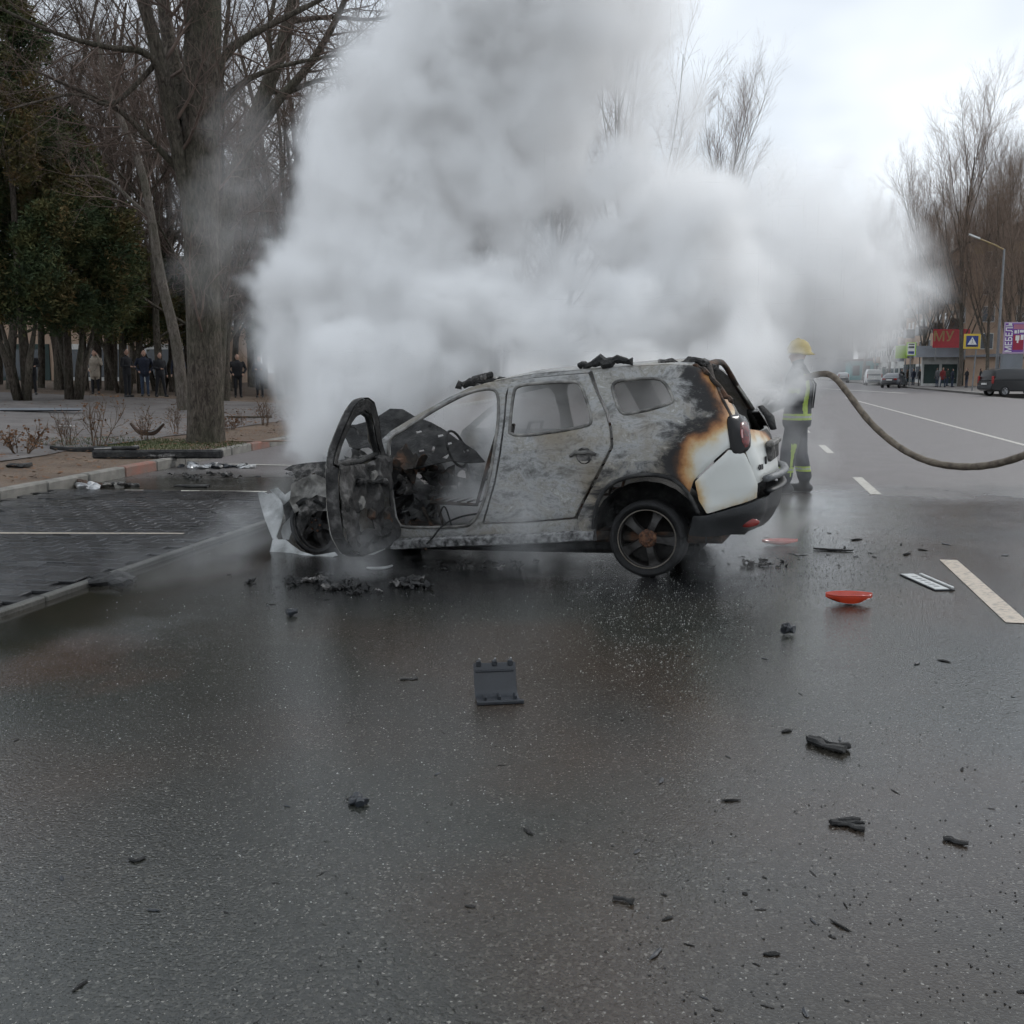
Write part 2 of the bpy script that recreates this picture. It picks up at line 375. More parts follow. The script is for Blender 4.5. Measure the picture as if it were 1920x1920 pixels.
mat('dirt', (0.105, 0.080, 0.062), (0.055, 0.042, 0.034), 2.2, 0.9, bump=0.6, bscale=14, c=(0.15, 0.115, 0.085))
m, t = newmat('park_soil'); P = t.pos()
n1 = t.noise(P, 1.3, 6, 0.6); n2 = t.noise(P, 24, 4, 0.7)
cl = t.ramp(n1, [(0.3, (0.062, 0.049, 0.038)), (0.5, (0.115, 0.088, 0.066)), (0.7, (0.17, 0.126, 0.09))])
cl = t.mix(t.ramp(n2, [(0.45, (0, 0, 0)), (0.62, (.8, .8, .8))]), cl, (0.16, 0.095, 0.055))
gm = ground_fac(t, P, -6.9, 19.3, 1.0, 1.5, 1.6, 0.4); cl = t.mix(t.math('MULTIPLY', gm, 0.75).outputs[0], cl, (0.07, 0.085, 0.022))
bs = t.n('ShaderNodeBsdfPrincipled', None, Base_Color=cl, Roughness=0.92)
bp = t.n('ShaderNodeBump', None, Strength=0.9, Distance=0.05, Height=n2.outputs[0]); t.t.links.new(bp.outputs[0], bs.inputs['Normal']); t.out(bs.outputs[0])
mat('path_asphalt', (0.118, 0.107, 0.102), (0.085, 0.077, 0.073), 1.4, 0.75, bump=0.3, bscale=60, c=(0.145, 0.132, 0.126))
mat('old_concrete', (0.21, 0.20, 0.18), (0.13, 0.125, 0.112), 5, 0.8, bump=0.5, bscale=40)
mat('edge_concrete', (0.085, 0.083, 0.074), (0.045, 0.044, 0.039), 4, 0.55, bump=0.5, bscale=40)
mat('red_concrete', (0.23, 0.105, 0.078), (0.16, 0.12, 0.10), 4, 0.8, bump=0.5, bscale=40)
mat('road_paint', (0.50, 0.48, 0.43), (0.20, 0.19, 0.17), 26, 0.6, bump=0.3, detail=8, lo=.30, hi=.5)
mat('beige_paint', (0.46, 0.39, 0.31), (0.19, 0.17, 0.145), 22, 0.5, bump=0.3, detail=8, lo=.32, hi=.52)
mat('brick_block', (0.05, 0.05, 0.053), (0.022, 0.022, 0.023), 1.5, 0.2, bump=0.3, bscale=50, gen='World')
mat('joint_sand', (0.020, 0.019, 0.017), None, 9, 0.8, bump=0.3)
mat('far_ground', (0.10, 0.09, 0.08), (0.07, 0.065, 0.055), 0.2, 0.95)

def flat(name, pts, mat_, z=None, **kw):
    vs_ = [(p[0], p[1], p[2] if z is None else z) for p in pts]
    return MB().add(vs_, [tuple(range(len(vs_)))]).build(name, mat_, kw.pop('parent', None), **kw)
flat('ground', [(-1500, -200, -0.12), (1500, -200, -0.12), (1500, 2500, -0.12), (-1500, 2500, -0.12)], MATS['far_ground'], kind='structure')
rp = [kerb(-26), RT(-20, 15.5), RT(700, 15.5), RT(700, -9), kerb(60), kerb(30)]
road = flat('road', rp, WET, z=0.0, kind='structure')

def strip(name, t0, t1, r0, wd, mat_, z=0.004, n=1, parent=road, skew=0.0):
    return flat(name, [RT(t0, r0 - wd / 2, z), RT(t0, r0 + wd / 2, z), RT(t1, r0 + wd / 2 + skew, z), RT(t1, r0 - wd / 2 + skew, z)], mat_, parent=parent)
for k in range(9):
    t0 = 6.55 + k * 6.72
    strip('lane_dash', t0, t0 + 2.15, 1.67, 0.135, MATS['beige_paint'] if k == 0 else MATS['road_paint'])
strip('lane_line', 14, 64, 5.72, 0.12, MATS['road_paint'], skew=0.35)
a_, b_ = G(1540, 728.5, 0), G(1700, 737.5, 0)
dd = (b_ - a_).normalized(); nn = Vector((-dd.y, dd.x, 0)) * 0.28
flat('stop_line', [a_ - nn, b_ - nn, b_ + nn, a_ + nn], MATS['road_paint'], z=0.005, parent=road)

# --- parking bay of concrete blocks
bay = thing('parking_bay', None, None); bay['kind'] = 'structure'
E0, E1 = G(0, 1150), G(300, 1048); ED = (E1 - E0).normalized(); EN = Vector((ED.y, -ED.x, 0))
def lin(p, d, q, e):                                   # crossing of two ground lines
    m_ = d.x * e.y - d.y * e.x; s_ = ((q.x - p.x) * e.y - (q.y - p.y) * e.x) / m_; return p + d * s_
BK = [kerb(-9, 0.02), kerb(1.2, 0.02)]                  # along the kerb
top0 = kerb(1.2, 0); XD = KN
cE = lin(top0, XD, E0, ED); cN = lin(kerb(-9, 0), XD, E0, ED)
flat('bay_base', [kerb(-9, 0.0), cN, cE, kerb(1.2, 0.0)], MATS['joint_sand'], z=0.006, parent=bay)
cells = []
for i in range(-55, 8):
    for j in range(0, 26):
        L_, W_ = 0.24, 0.165
        t_ = i * W_ + 0.08; o_ = 0.12 + j * L_ + (0.12 if i % 2 else 0.0)
        c = kerb(t_, o_)
        if (c - E0).dot(EN) > -0.045 or t_ > 1.15: continue
        u_, v_ = PX(c)
        if u_ < -60 or v_ > 1250 or c.y < 1: continue
        cells.append((c.y, c))
cells.sort(key=lambda q: q[0])
ang = math.atan2(KN.y, KN.x)
bm_ = MB().bbox((-0.116, -0.078, 0), (0.116, 0.078, 0.034), 0.007).mesh('brick', MATS['brick_block'])
rest = MB()
for k, (yy, c) in enumerate(cells):
    M_ = Matrix.Translation((c.x, c.y, 0.002 + random.uniform(-.0035, .0035))) @ Matrix.Rotation(ang, 4, 'Z') @ Matrix.Rotation(random.gauss(0, .028), 4, 'X') @ Matrix.Rotation(random.gauss(0, .012), 4, 'Y')
    if k < 295:
        o = link('brick', bm_, bay); o.matrix_local = M_
    else: rest.box((-0.116, -0.078, 0), (0.116, 0.078, 0.034), 0, M_)
ro = rest.build('brick_field', MATS['brick_block'], bay, fix=False); ro['kind'] = 'stuff'
ln_ = (cE - cN).length; n_ = int(ln_ / 1.0)
for k in range(n_):
    p = cE - ED * (k + 1) * 1.0
    if PX(p)[0] < -300: continue
    o = link('edging_stone', MB().bbox((0.004, -0.075, -0.05), (0.992, 0.0, 0.036), 0.008).mesh('edging_stone', MATS['edge_concrete']), bay)
    o.matrix_local = Matrix.Translation(p) @ Matrix.Rotation(math.atan2(ED.y, ED.x), 4, 'Z')
def pline(u0, v0, u1, v1, wd, mt_, z):
    a, b = G(u0, v0, z), G(u1, v1, z); d = (b - a).normalized(); n2_ = Vector((-d.y, d.x, 0)) * wd / 2
    return flat('bay_line', [a - n2_, b - n2_, b + n2_, a + n2_], mt_, z=z, parent=bay)
pline(232, 919, 500, 921.5, 0.09, MATS['road_paint'], 0.009); pline(428, 870, 575, 873, 0.09, MATS['road_paint'], 0.009)
pline(-40, 999, 345, 1000, 0.075, MATS['beige_paint'], 0.040)

# --- kerb stones
kb = thing('kerb', None, None); kb['kind'] = 'structure'
ka = math.atan2(KD.y, KD.x)
for i in range(-14, 44):
    red = i in (3, 8) or (i in (2, 7))
    h = 0.148 + random.uniform(-.006, .006)
    o = link('kerb_stone', MB().bbox((0.006, 0.0, -0.1), (0.994, 0.16, h), 0.022).mesh('kerb_stone', MATS['red_concrete' if i in (3, 8) else 'old_concrete']), kb)
    o.matrix_local = Matrix.Translation(kerb(i)) @ Matrix.Rotation(ka + random.gauss(0, .006), 4, 'Z')

# --- park ground and path left of the kerb
def terrain(name, t0, t1, d0, d1, nt_, nd, mat_, dz, bumpy=0.0, edge=0.0, **kw):
    vs_, fs_ = [], []
    for i in range(nt_ + 1):
        for j in range(nd + 1):
            d = d0 + (d1 - d0) * (j / nd) ** 1.5
            tq = t0 + (t1 - t0) * i / nt_
            if edge and j == 0: d += edge * fbm((tq * .5, 3, 0))
            p = kerb(tq, -d); z = hz(p.x, p.y) + dz
            if bumpy: z += bumpy * fbm((p.x, p.y, 0), 0.9)
            vs_.append((p.x, p.y, z))
    k = nd + 1
    fs_ = [(i * k + j, (i + 1) * k + j, (i + 1) * k + j + 1, i * k + j + 1) for i in range(nt_) for j in range(nd)]
    return MB().add(vs_, fs_).build(name, mat_, smooth='all', **kw)
terrain('park_ground', -30, 190, 0.155, 150, 110, 60, MATS['park_soil'], 0.0, 0.006, kind='structure')
pa = HG(0, 856); 
def kd(p): return -(Vector((p.x, p.y, 0)) - K0).dot(KN)
d_near = kd(HG(120, 848))
path = terrain('path', -30, 27.5, d_near, 34, 60, 14, MATS['path_asphalt'], 0.016, 0.0, 0.35, kind='structure')
# ------------------------------------------------------------------ vegetation
def bark(name, a, b, c):
    m, t = newmat(name); co = t.coord('Object'); mp = t.n('ShaderNodeMapping', None, Vector=co); mp.inputs['Scale'].default_value = (1, 1, .3)
    n1 = t.noise(mp, 17, 5, .7, .9); n2 = t.noise(co, 1.1, 3)
    cl = t.mix(t.ramp(n2, [(.4, (0, 0, 0)), (.7, (.5, .5, .5))]), t.ramp(n1, [(.34, b), (.52, a), (.68, c)]), (.045, .05, .03))
    bs = t.n('ShaderNodeBsdfPrincipled', None, Base_Color=cl, Roughness=.95); bs.inputs['Specular IOR Level'].default_value = .2
    bp = t.n('ShaderNodeBump', None, Strength=1.0, Distance=.04, Height=n1.outputs[0]); t.t.links.new(bp.outputs[0], bs.inputs['Normal']); t.out(bs.outputs[0])
bark('bark_dark', (0.085, 0.071, 0.058), (0.026, 0.021, 0.017), (0.15, 0.13, 0.108))
bark('bark_grey', (0.135, 0.115, 0.098), (0.06, 0.05, 0.042), (0.19, 0.165, 0.145))
mat('twig_brown', (0.145, 0.103, 0.082), (0.080, 0.058, 0.047), 3, 0.95)
mat('twig_pale', (0.30, 0.225, 0.175), (0.19, 0.14, 0.11), 2, 0.95)
mat('twig_dry', (0.13, 0.085, 0.055), (0.07, 0.045, 0.03), 5, 0.95)
mat('thuja_green', (0.046, 0.066, 0.028), (0.022, 0.034, 0.018), 1.3, 0.8, c=(0.10, 0.095, 0.036), spec=0.2)
mat('thuja_brown', (0.090, 0.082, 0.032), (0.04, 0.05, 0.022), 1.6, 0.8, c=(0.14, 0.09, 0.04), spec=0.2)
mat('leaf_dry', (0.17, 0.085, 0.04), (0.10, 0.045, 0.02), 3, 0.9)
mat('grass_green', (0.055, 0.075, 0.018), (0.035, 0.05, 0.014), 4, 0.8)

def rot_about(v, axis, a): return Matrix.Rotation(a, 3, axis) @ v
class Tree:
    def __init__(s, seed): s.r = random.Random(seed); s.parts = {0: ([], []), 1: ([], [])}
    def tube(s, pts, rads, n, part):
        V, Fc = s.parts[part]; o = len(V); N = len(pts); ref = Vector((0.31, 0.77, 0.55)).normalized()
        for i, p in enumerate(pts):
            d = pts[min(i + 1, N - 1)] - pts[max(i - 1, 0)]; d.normalize()
            a = d.cross(ref); a.normalize(); b = a.cross(d); rr_ = rads[i]
            for k in range(n):
                t_ = 6.2832 * k / n; c_, s_ = math.cos(t_) * rr_, math.sin(t_) * rr_
                V.append((p.x + a.x * c_ + b.x * s_, p.y + a.y * c_ + b.y * s_, p.z + a.z * c_ + b.z * s_))
        for i in range(N - 1):
            for k in range(n):
                Fc.append((o + i * n + k, o + i * n + (k + 1) % n, o + (i + 1) * n + (k + 1) % n, o + (i + 1) * n + k))
    def grow(s, p, d, L, r, lev, pr):
        q = pr[lev]; n = q['seg']; pts = [p.copy()]; rads = [r]; dirs = [d.copy()]
        for i in range(n):
            j = Vector((s.r.gauss(0, 1), s.r.gauss(0, 1), s.r.gauss(0, 1))) * q['wob']
            d = (d + j + Vector((0, 0, q['up']))).normalized(); p = p + d * (L / n); pts.append(p.copy())
            f = (i + 1) / n; rads.append(r * (1 - f * (1 - q['tip']))); dirs.append(d.copy())
        s.tube(pts, rads, q['n'], 0 if lev <= pr['trunk'] else 1)
        if lev + 1 not in pr: return
        k = s.r.randint(*q['kids'])
        for c in range(k):
            f = q['from'] + (1 - q['from']) * (c + s.r.random()) / k; x = f * n; i = min(int(x), n - 1); u = x - i
            pp = pts[i].lerp(pts[i + 1], u); rr_ = rads[i] + (rads[i + 1] - rads[i]) * u
            dd_ = dirs[min(i + 1, n)]; ax = dd_.orthogonal().normalized(); ax = rot_about(ax, dd_, s.r.uniform(0, 6.283))
            nd = rot_about(dd_, ax, R(s.r.uniform(*q['ang']))); Lc = L * s.r.uniform(*q['len']) * (1.15 - 0.55 * f)
            s.grow(pp, nd, Lc, min(rr_ * 0.8, max(pr.get('min', .006), rr_ * s.r.uniform(*q['rad']))), lev + 1, pr)
    def meshes(s, name, m0, m1):
        out = []
        for k, m_ in ((0, m0), (1, m1)):
            V, Fc = s.parts[k]; me = bpy.data.meshes.new(name + ('_trunk', '_crown')[k]); me.from_pydata(V, [], Fc); me.materials.append(m_)
            me.polygons.foreach_set('use_smooth', [True] * len(me.polygons)); me.update(); out.append(me)
        return out
def put_tree(name, meshes, loc, rz, scale, label, group=None, cat='tree'):
    t_ = thing(name, label, cat, loc, rz, group); t_.scale = (scale,) * 3
    link('trunk', meshes[0], t_); link('crown', meshes[1], t_); return t_
BARE = {'trunk': 1,
    0: dict(seg=9, wob=.05, up=.03, n=7, tip=.25, kids=(13, 16), **{'from': .14}, ang=(30, 62), len=(.38, .58), rad=(.35, .6)),
    1: dict(seg=6, wob=.13, up=.06, n=5, tip=.2, kids=(6, 8), **{'from': .25}, ang=(25, 60), len=(.35, .6), rad=(.4, .6)),
    2: dict(seg=5, wob=.16, up=.05, n=4, tip=.25, kids=(6, 8), **{'from': .2}, ang=(25, 60), len=(.4, .65), rad=(.45, .65)),
    3: dict(seg=4, wob=.18, up=.03, n=3, tip=.35, kids=(5, 6), **{'from': .2}, ang=(25, 60), len=(.4, .7), rad=(.5, .7)),
    4: dict(seg=3, wob=.2, up=.02, n=3, tip=.4, kids=(0, 0), **{'from': .2}, ang=(20, 50), len=(.4, .7), rad=(.5, .7))}
POP = {'trunk': 1, 'min': .012,
    0: dict(seg=9, wob=.035, up=.05, n=6, tip=.2, kids=(19, 22), **{'from': .12}, ang=(16, 34), len=(.45, .72), rad=(.35, .6)),
    1: dict(seg=7, wob=.06, up=.14, n=4, tip=.2, kids=(7, 9), **{'from': .15}, ang=(15, 38), len=(.3, .55), rad=(.4, .6)),
    2: dict(seg=4, wob=.09, up=.14, n=3, tip=.3, kids=(8, 9), **{'from': .1}, ang=(15, 40), len=(.4, .65), rad=(.5, .7)),
    3: dict(seg=3, wob=.1, up=.12, n=3, tip=.5, kids=(5, 6), **{'from': .1}, ang=(18, 45), len=(.4, .7), rad=(.6, .8)),
    4: dict(seg=2, wob=.1, up=.1, n=3, tip=.6, kids=(0, 0), **{'from': .1}, ang=(15, 40), len=(.4, .7), rad=(.5, .7))}
def bare(seed, h=13, r=.17, pr=BARE, m0='bark_dark', m1='twig_brown'):
    T = Tree(seed); T.grow(Vector((0, 0, -.1)), Vector((0, 0, 1)), h, r, 0, pr); return T.meshes('bare', MATS[m0], MATS[m1])
BM = [bare(s_) for s_ in (3, 8, 21, 34)]

# --- the big tree by the kerb, its trunk forking above the picture's edge
TB = HG(387, 830)
T = Tree(77)
def at_(u, v, dy=0.0): return D(u, v, TB.y + dy) - TB
def limb(px, rads, n=10, kids=(7, 12), klen=1.9, lev=2, dy=(0, 0), z0=None):
    pts = [at_(u, v, dy[0] + (dy[1] - dy[0]) * i / max(1, len(px) - 1)) for i, (u, v) in enumerate(px)]
    P3 = [Vector(p) for p in smooth_poly([tuple(p) for p in pts], 2, closed=False)]
    rr_ = list(np.interp(np.linspace(0, 1, len(P3)), np.linspace(0, 1, len(rads)), rads))
    T.tube(P3, rr_, n, 0)
    for c in range(random.Random(len(T.parts[0][0])).randint(*kids)):
        i = T.r.randint(len(P3) // 4, len(P3) - 2); d_ = (P3[i + 1] - P3[i]).normalized()
        ax = rot_about(d_.orthogonal().normalized(), d_, T.r.uniform(0, 6.28)); nd = rot_about(d_, ax, R(T.r.uniform(35, 75)))
        T.grow(P3[i], nd, klen * T.r.uniform(.6, 1.25), min(.035, rr_[i] * .35), lev, BARE)
limb([(386, 845), (386, 800), (385, 700), (380, 560), (376, 430), (377, 300), (376, 200), (380, 90), (384, -60), (392, -220)],
     [.44, .37, .345, .33, .33, .34, .36, .34, .28, .2], 14, (5, 7), 2.2)
limb([(366, 420), (345, 330), (322, 220), (300, 110), (268, 0), (240, -90)], [.2, .15, .135, .125, .11, .08], 9, (9, 12), 2.0, dy=(0, -.8))
limb([(350, 230), (330, 140), (312, 60), (300, -60)], [.17, .15, .13, .1], 8, (5, 7), 1.8, dy=(0, .9))
limb([(330, 250), (300, 120), (262, 92), (215, 92), (140, 75), (60, 45), (-20, 5)], [.1, .075, .065, .05, .04, .03, .015], 7, (12, 14), 1.7, dy=(-.3, -2.2))
limb([(345, 330), (290, 270), (220, 200), (150, 170), (60, 130)], [.08, .06, .05, .035, .015], 6, (10, 13), 1.5, dy=(0, -1.4))
limb([(300, 110), (255, 160), (205, 205), (150, 172), (70, 190), (0, 210)], [.06, .05, .04, .03, .02, .01], 6, (9, 11), 1.4, dy=(-.5, -2))
limb([(395, 150), (430, 90), (480, 60), (560, 20), (640, -20)], [.1, .08, .065, .05, .03], 6, (11, 13), 1.7, dy=(0, 1.2))
limb([(392, 240), (430, 170), (500, 130), (590, 110), (690, 95)], [.07, .055, .045, .03, .012], 6, (12, 14), 1.6, dy=(0, .6))
T0 = T.meshes('big', MATS['bark_dark'], MATS['twig_brown'])
put_tree('roadside_tree', T0, TB, 0, 1, 'massive dark bare tree rising from the verge beside the kerb, nearest of all trunks')

# --- second tree behind it, leaning right
T = Tree(78); TB2 = HG(400, 775); TBs = TB; TB = TB2
limb([(398, 780), (405, 690), (412, 560), (422, 420), (450, 300), (490, 190), (530, 90), (560, -40)], [.33, .29, .27, .26, .24, .22, .19, .14], 11, (8, 10), 2.4)
limb([(470, 250), (520, 190), (575, 130), (620, 60), (660, -30)], [.17, .14, .11, .09, .06], 8, (14, 16), 2.2, dy=(0, -1))
limb([(500, 170), (540, 175), (590, 150), (660, 140)], [.1, .08, .06, .03], 6, (12, 14), 1.9, dy=(0, 1))
limb([(515, 130), (500, 60), (520, -20)], [.1, .08, .05], 6, (10, 12), 2.2, dy=(0, .5))
limb([(545, 40), (620, 30), (700, 40), (760, 20)], [.09, .07, .05, .02], 6, (12, 14), 2.0, dy=(0, .8))
T1 = T.meshes('second', MATS['bark_dark'], MATS['twig_brown'])
put_tree('leaning_tree', T1, TB2, 0, 1, 'bare tree leaning towards the smoke just behind the massive roadside tree')
TB = TBs

# --- slim tree left of the big one, leaning left
T = Tree(79); TB2 = HG(345, 770); TB = TB2
limb([(345, 775), (332, 640), (300, 520), (283, 400), (262, 300), (215, 200), (190, 120), (180, 40)], [.2, .17, .15, .13, .11, .09, .07, .04], 8, (12, 14), 2.4)
limb([(285, 410), (250, 380), (200, 330), (130, 330)], [.08, .06, .045, .02], 6, (10, 12), 1.8)
T2 = T.meshes('slim', MATS['bark_grey'], MATS['twig_brown'])
put_tree('slim_tree', T2, TB2, 0, 1, 'slim bare tree leaning to the conifers, left of the massive trunk'); TB = TBs

# --- the wood behind: bare trees one can tell apart by trunk
rr0 = random.Random(5)
wood = [(425, 752, 1.0), (528, 750, .9), (560, 745, 1.1), (585, 745, .95), (640, 742, 1.15), (700, 738, 1.0), (300, 742, 1.0), (235, 733, .95), (205, 732, 1.2), (265, 738, 1.1),
        (160, 732, 1.0), (325, 735, 1.25), (355, 733, 1.0), (430, 733, 1.2), (485, 731, 1.1), (530, 729, 1.25), (575, 728, 1.0), (20, 730, 1.2), (60, 729, 1.1), (110, 731, 1.25), (620, 727, 1.2), (680, 726, 1.1), (740, 725, 1.2)]
for k in range(22):
    wood.append((rr0.uniform(-60, 800), rr0.uniform(717, 730), rr0.uniform(1.0, 1.5)))
WL = ['bare tree of the wood right of the massive trunk, behind the onlookers', 'bare tree of the wood left of the massive trunk, behind the onlookers', 'bare tree of the wood behind the dark conifers', 'bare tree of the wood at the edge of the smoke']
for k, (u, v, s_) in enumerate(wood):
    p = HG(u, v); q_ = 2 if u < 180 else 1 if u < 370 else 0 if u < 560 else 3
    put_tree('wood_tree', BM[k % 4], p, rr0.uniform(0, 6.28), s_ * rr0.uniform(.85, 1.1), WL[q_], 'bare trees of the wood, ' + ('right of the trunk', 'left of the trunk', 'behind the conifers', 'at the smoke')[q_])
for k in range(26):                                    # the wood goes on along the road, behind the smoke
    t_ = rr0.uniform(38, 105); p = RT(t_, -rr0.uniform(10.5, 30)); s_ = rr0.uniform(1.15, 1.75)
    put_tree('street_tree', BM[k % 4], (p.x, p.y, hz(p.x, p.y) - .05), rr0.uniform(0, 6.28), s_, 'bare roadside tree blurred by the smoke behind the car', 'bare trees behind the smoke')
# --- conifers
def conifer(seed, h, wmax, n, m_):
    r_ = random.Random(seed); V, Fc, MI = [], [], []
    lumps = []
    for k in range(110):
        f = r_.random() ** 1.15; a = r_.uniform(0, 6.28); rad = wmax * (1 - f) ** .55 * r_.uniform(.55, 1.0) * (0.55 + 0.45 * min(1, f * 6))
        lumps.append((rad * math.cos(a), rad * math.sin(a), 3.0 + f * (h - 3.1), r_.uniform(.4, .85) * (1.1 - .5 * f), r_.random()))
    for k in range(n):
        lx, ly, lz, lr, lm = lumps[r_.randrange(len(lumps))]
        u_ = Vector((r_.gauss(0, 1), r_.gauss(0, 1), r_.gauss(0, 1))).normalized() * lr * r_.random() ** .45
        c = Vector((lx, ly, lz)) + Vector((u_.x, u_.y, u_.z * 1.3))
        out_ = Vector((c.x, c.y, 0)); out_ = out_.normalized() if out_.length > .01 else Vector((1, 0, 0))
        d_ = (out_ * r_.uniform(.2, 1) + Vector((r_.gauss(0, .5), r_.gauss(0, .5), r_.uniform(-.5, .9)))).normalized()
        s_ = d_.cross(Vector((r_.gauss(0, 1), r_.gauss(0, 1), r_.gauss(0, 1)))).normalized()
        L = r_.uniform(.09, .24); w_ = L * r_.uniform(.09, .2); o = len(V)
        V += [tuple(c), tuple(c + d_ * L * .5 + s_ * w_), tuple(c + d_ * L), tuple(c + d_ * L * .5 - s_ * w_)]; Fc.append((o, o + 1, o + 2, o + 3)); MI.append(1 if lm > .62 else 0)
    me = bpy.data.meshes.new('conifer'); me.from_pydata(V, [], Fc); me.materials.append(MATS['thuja_green']); me.materials.append(MATS['thuja_brown']); me.polygons.foreach_set('material_index', MI); me.update()
    tb = MB()
    for k in range(4):
        a = k * 1.6 + seed; b0 = Vector((.18 * math.cos(a), .18 * math.sin(a), -.1)); tp = Vector((.9 * math.cos(a), .9 * math.sin(a), 2.6)) if k else Vector((.1, 0, h * .85))
        tb.tube([b0, b0.lerp(tp, .4) + Vector((0, 0, .25)), tp], [.17 - .025 * k, .12, .05], 7)
    return [tb.mesh('trunk', MATS['bark_dark'], 'all'), me]
C1, C2, C3 = conifer(1, 13.0, 3.4, 130000, 0), conifer(2, 9.5, 2.8, 90000, 0), conifer(4, 6.5, 2.3, 48000, 0)
def putc(me, u, v, rz, s_, label):
    p = HG(u, v); t_ = thing('conifer', label, 'tree', p, rz, 'evergreens at the edge of the plaza'); t_.scale = (s_,) * 3
    link('trunk', me[0], t_); link('crown', me[1], t_)
putc(C1, 42, 752, 0, 1.0, 'tallest dark evergreen at the left edge of the picture')
putc(C2, 140, 750, 2, 1.02, 'dark evergreen with a browned crown between the tall conifer and the slim tree')
putc(C3, 232, 738, 1, 1.0, 'low dark evergreen beside the onlooker in the pale coat')
putc(C3, 545, 742, 3.2, .8, 'small bushy evergreen at the edge of the smoke behind two onlookers')
putc(C3, 300, 734, 4.2, 1.0, 'low evergreen behind the group of dark-clad onlookers')

# --- dry shrubs on the verge
SH = {'trunk': 0, 0: dict(seg=4, wob=.14, up=.03, n=4, tip=.4, kids=(4, 6), **{'from': .2}, ang=(20, 50), len=(.35, .6), rad=(.5, .7)),
      1: dict(seg=3, wob=.2, up=.03, n=3, tip=.5, kids=(3, 4), **{'from': .2}, ang=(20, 50), len=(.35, .6), rad=(.5, .7)), 2: dict(seg=2, wob=.2, up=0, n=3, tip=.6, kids=(0, 0), **{'from': .2}, ang=(20, 50), len=(.3, .5), rad=(.5, .7))}
def shrub(seed, n, h, sp, leaves):
    T = Tree(seed)
    for k in range(n):
        a = T.r.uniform(0, 6.28); d_ = Vector((math.cos(a) * sp * T.r.random(), math.sin(a) * sp * T.r.random(), 1)).normalized()
        T.grow(Vector((math.cos(a) * .08, math.sin(a) * .08, -.03)), d_, h * T.r.uniform(.6, 1.1), .009, 0, SH)
    me = T.meshes('shrub', MATS['twig_dry'], MATS['twig_dry'])
    V, Fc = [], []
    src = T.parts[1][0]
    for k in range(leaves):
        c = Vector(T.r.choice(src)); a = Vector((T.r.gauss(0, 1), T.r.gauss(0, 1), T.r.gauss(0, 1))).normalized() * .025; b = a.orthogonal() * .6; o = len(V)
        V += [tuple(c), tuple(c + a + b), tuple(c + a * 2), tuple(c + a - b)]; Fc.append((o, o + 1, o + 2, o + 3))
    lm = bpy.data.meshes.new('foliage'); lm.from_pydata(V, [], Fc); lm.materials.append(MATS['leaf_dry']); lm.update()
    return me + [lm]
SM = [shrub(1, 9, .75, .5, 50), shrub(2, 12, .55, .8, 160), shrub(3, 7, .9, .35, 60)]
shr = [(40, 852, 1, 1.1, 'low brown leafy shrub at the left end of the verge'), (125, 836, 0, .8, 'thin upright shrub behind the white-rimmed fragment on the verge'), (185, 838, 2, 1.0, 'tall twiggy shrub between the thin shrub and the curved panel'),
       (272, 826, 0, .75, 'twiggy shrub just behind the curved bumper fragment'), (330, 815, 2, .7, 'slender shrub close to the left of the massive trunk'), (432, 806, 1, .85, 'brown leafy shrub close to the right of the massive trunk'), (497, 798, 0, .9, 'twiggy shrub between the massive trunk and the smoke'), (560, 800, 1, .9, 'brown shrub half swallowed by the smoke edge')]
for k, (u, v, i, s_, lb) in enumerate(shr):
    p = HG(u, v); t_ = thing('dry_shrub', lb, 'shrub', p, k * 1.1, 'dry shrubs along the verge'); t_.scale = (s_,) * 3
    link('stem', SM[i][0], t_); link('twig_crown', SM[i][1], t_); link('foliage', SM[i][2], t_)
# grass tufts and fallen leaves
V, Fc = [], []
for k in range(2600):
    a = random.uniform(0, 6.28); q = random.random() ** .5 * 1.5; x, y = -6.9 + math.cos(a) * q * 1.3, 19.2 + math.sin(a) * q
    if hz(x, y) < .1: continue
    z = hz(x, y) - .01; h = random.uniform(.03, .09); o = len(V); w_ = .006; dx, dy = random.gauss(0, .03), random.gauss(0, .03)
    V += [(x - w_, y, z), (x + w_, y, z), (x + dx, y + dy, z + h)]; Fc.append((o, o + 1, o + 2))
me = bpy.data.meshes.new('grass'); me.from_pydata(V, [], Fc); me.materials.append(MATS['grass_green']); link('grass', me, label='short green grass at the foot of the massive tree', cat='grass', kind='stuff')
V, Fc = [], []
for k in range(5200):
    t_, d_ = random.uniform(-3, 26), random.uniform(.25, 5.5 if random.random() < .8 else 14); p = kerb(t_, -d_); z = hz(p.x, p.y) + random.uniform(.02, .04) + (.02 if d_ > d_near - .3 else 0)
    a = random.uniform(0, 6.28); L = random.uniform(.02, .05); e1 = Vector((math.cos(a), math.sin(a), random.uniform(-.3, .3))) * L; e2 = Vector((-math.sin(a), math.cos(a), random.uniform(-.3, .3))) * L * .6; c = Vector((p.x, p.y, z)); o = len(V)
    V += [tuple(c - e1), tuple(c + e2), tuple(c + e1), tuple(c - e2)]; Fc.append((o, o + 1, o + 2, o + 3))
me = bpy.data.meshes.new('leaves'); me.from_pydata(V, [], Fc); me.materials.append(MATS['leaf_dry']); link('fallen_leaves', me, label='brown fallen leaves strewn over the verge and path', cat='leaves', kind='stuff')
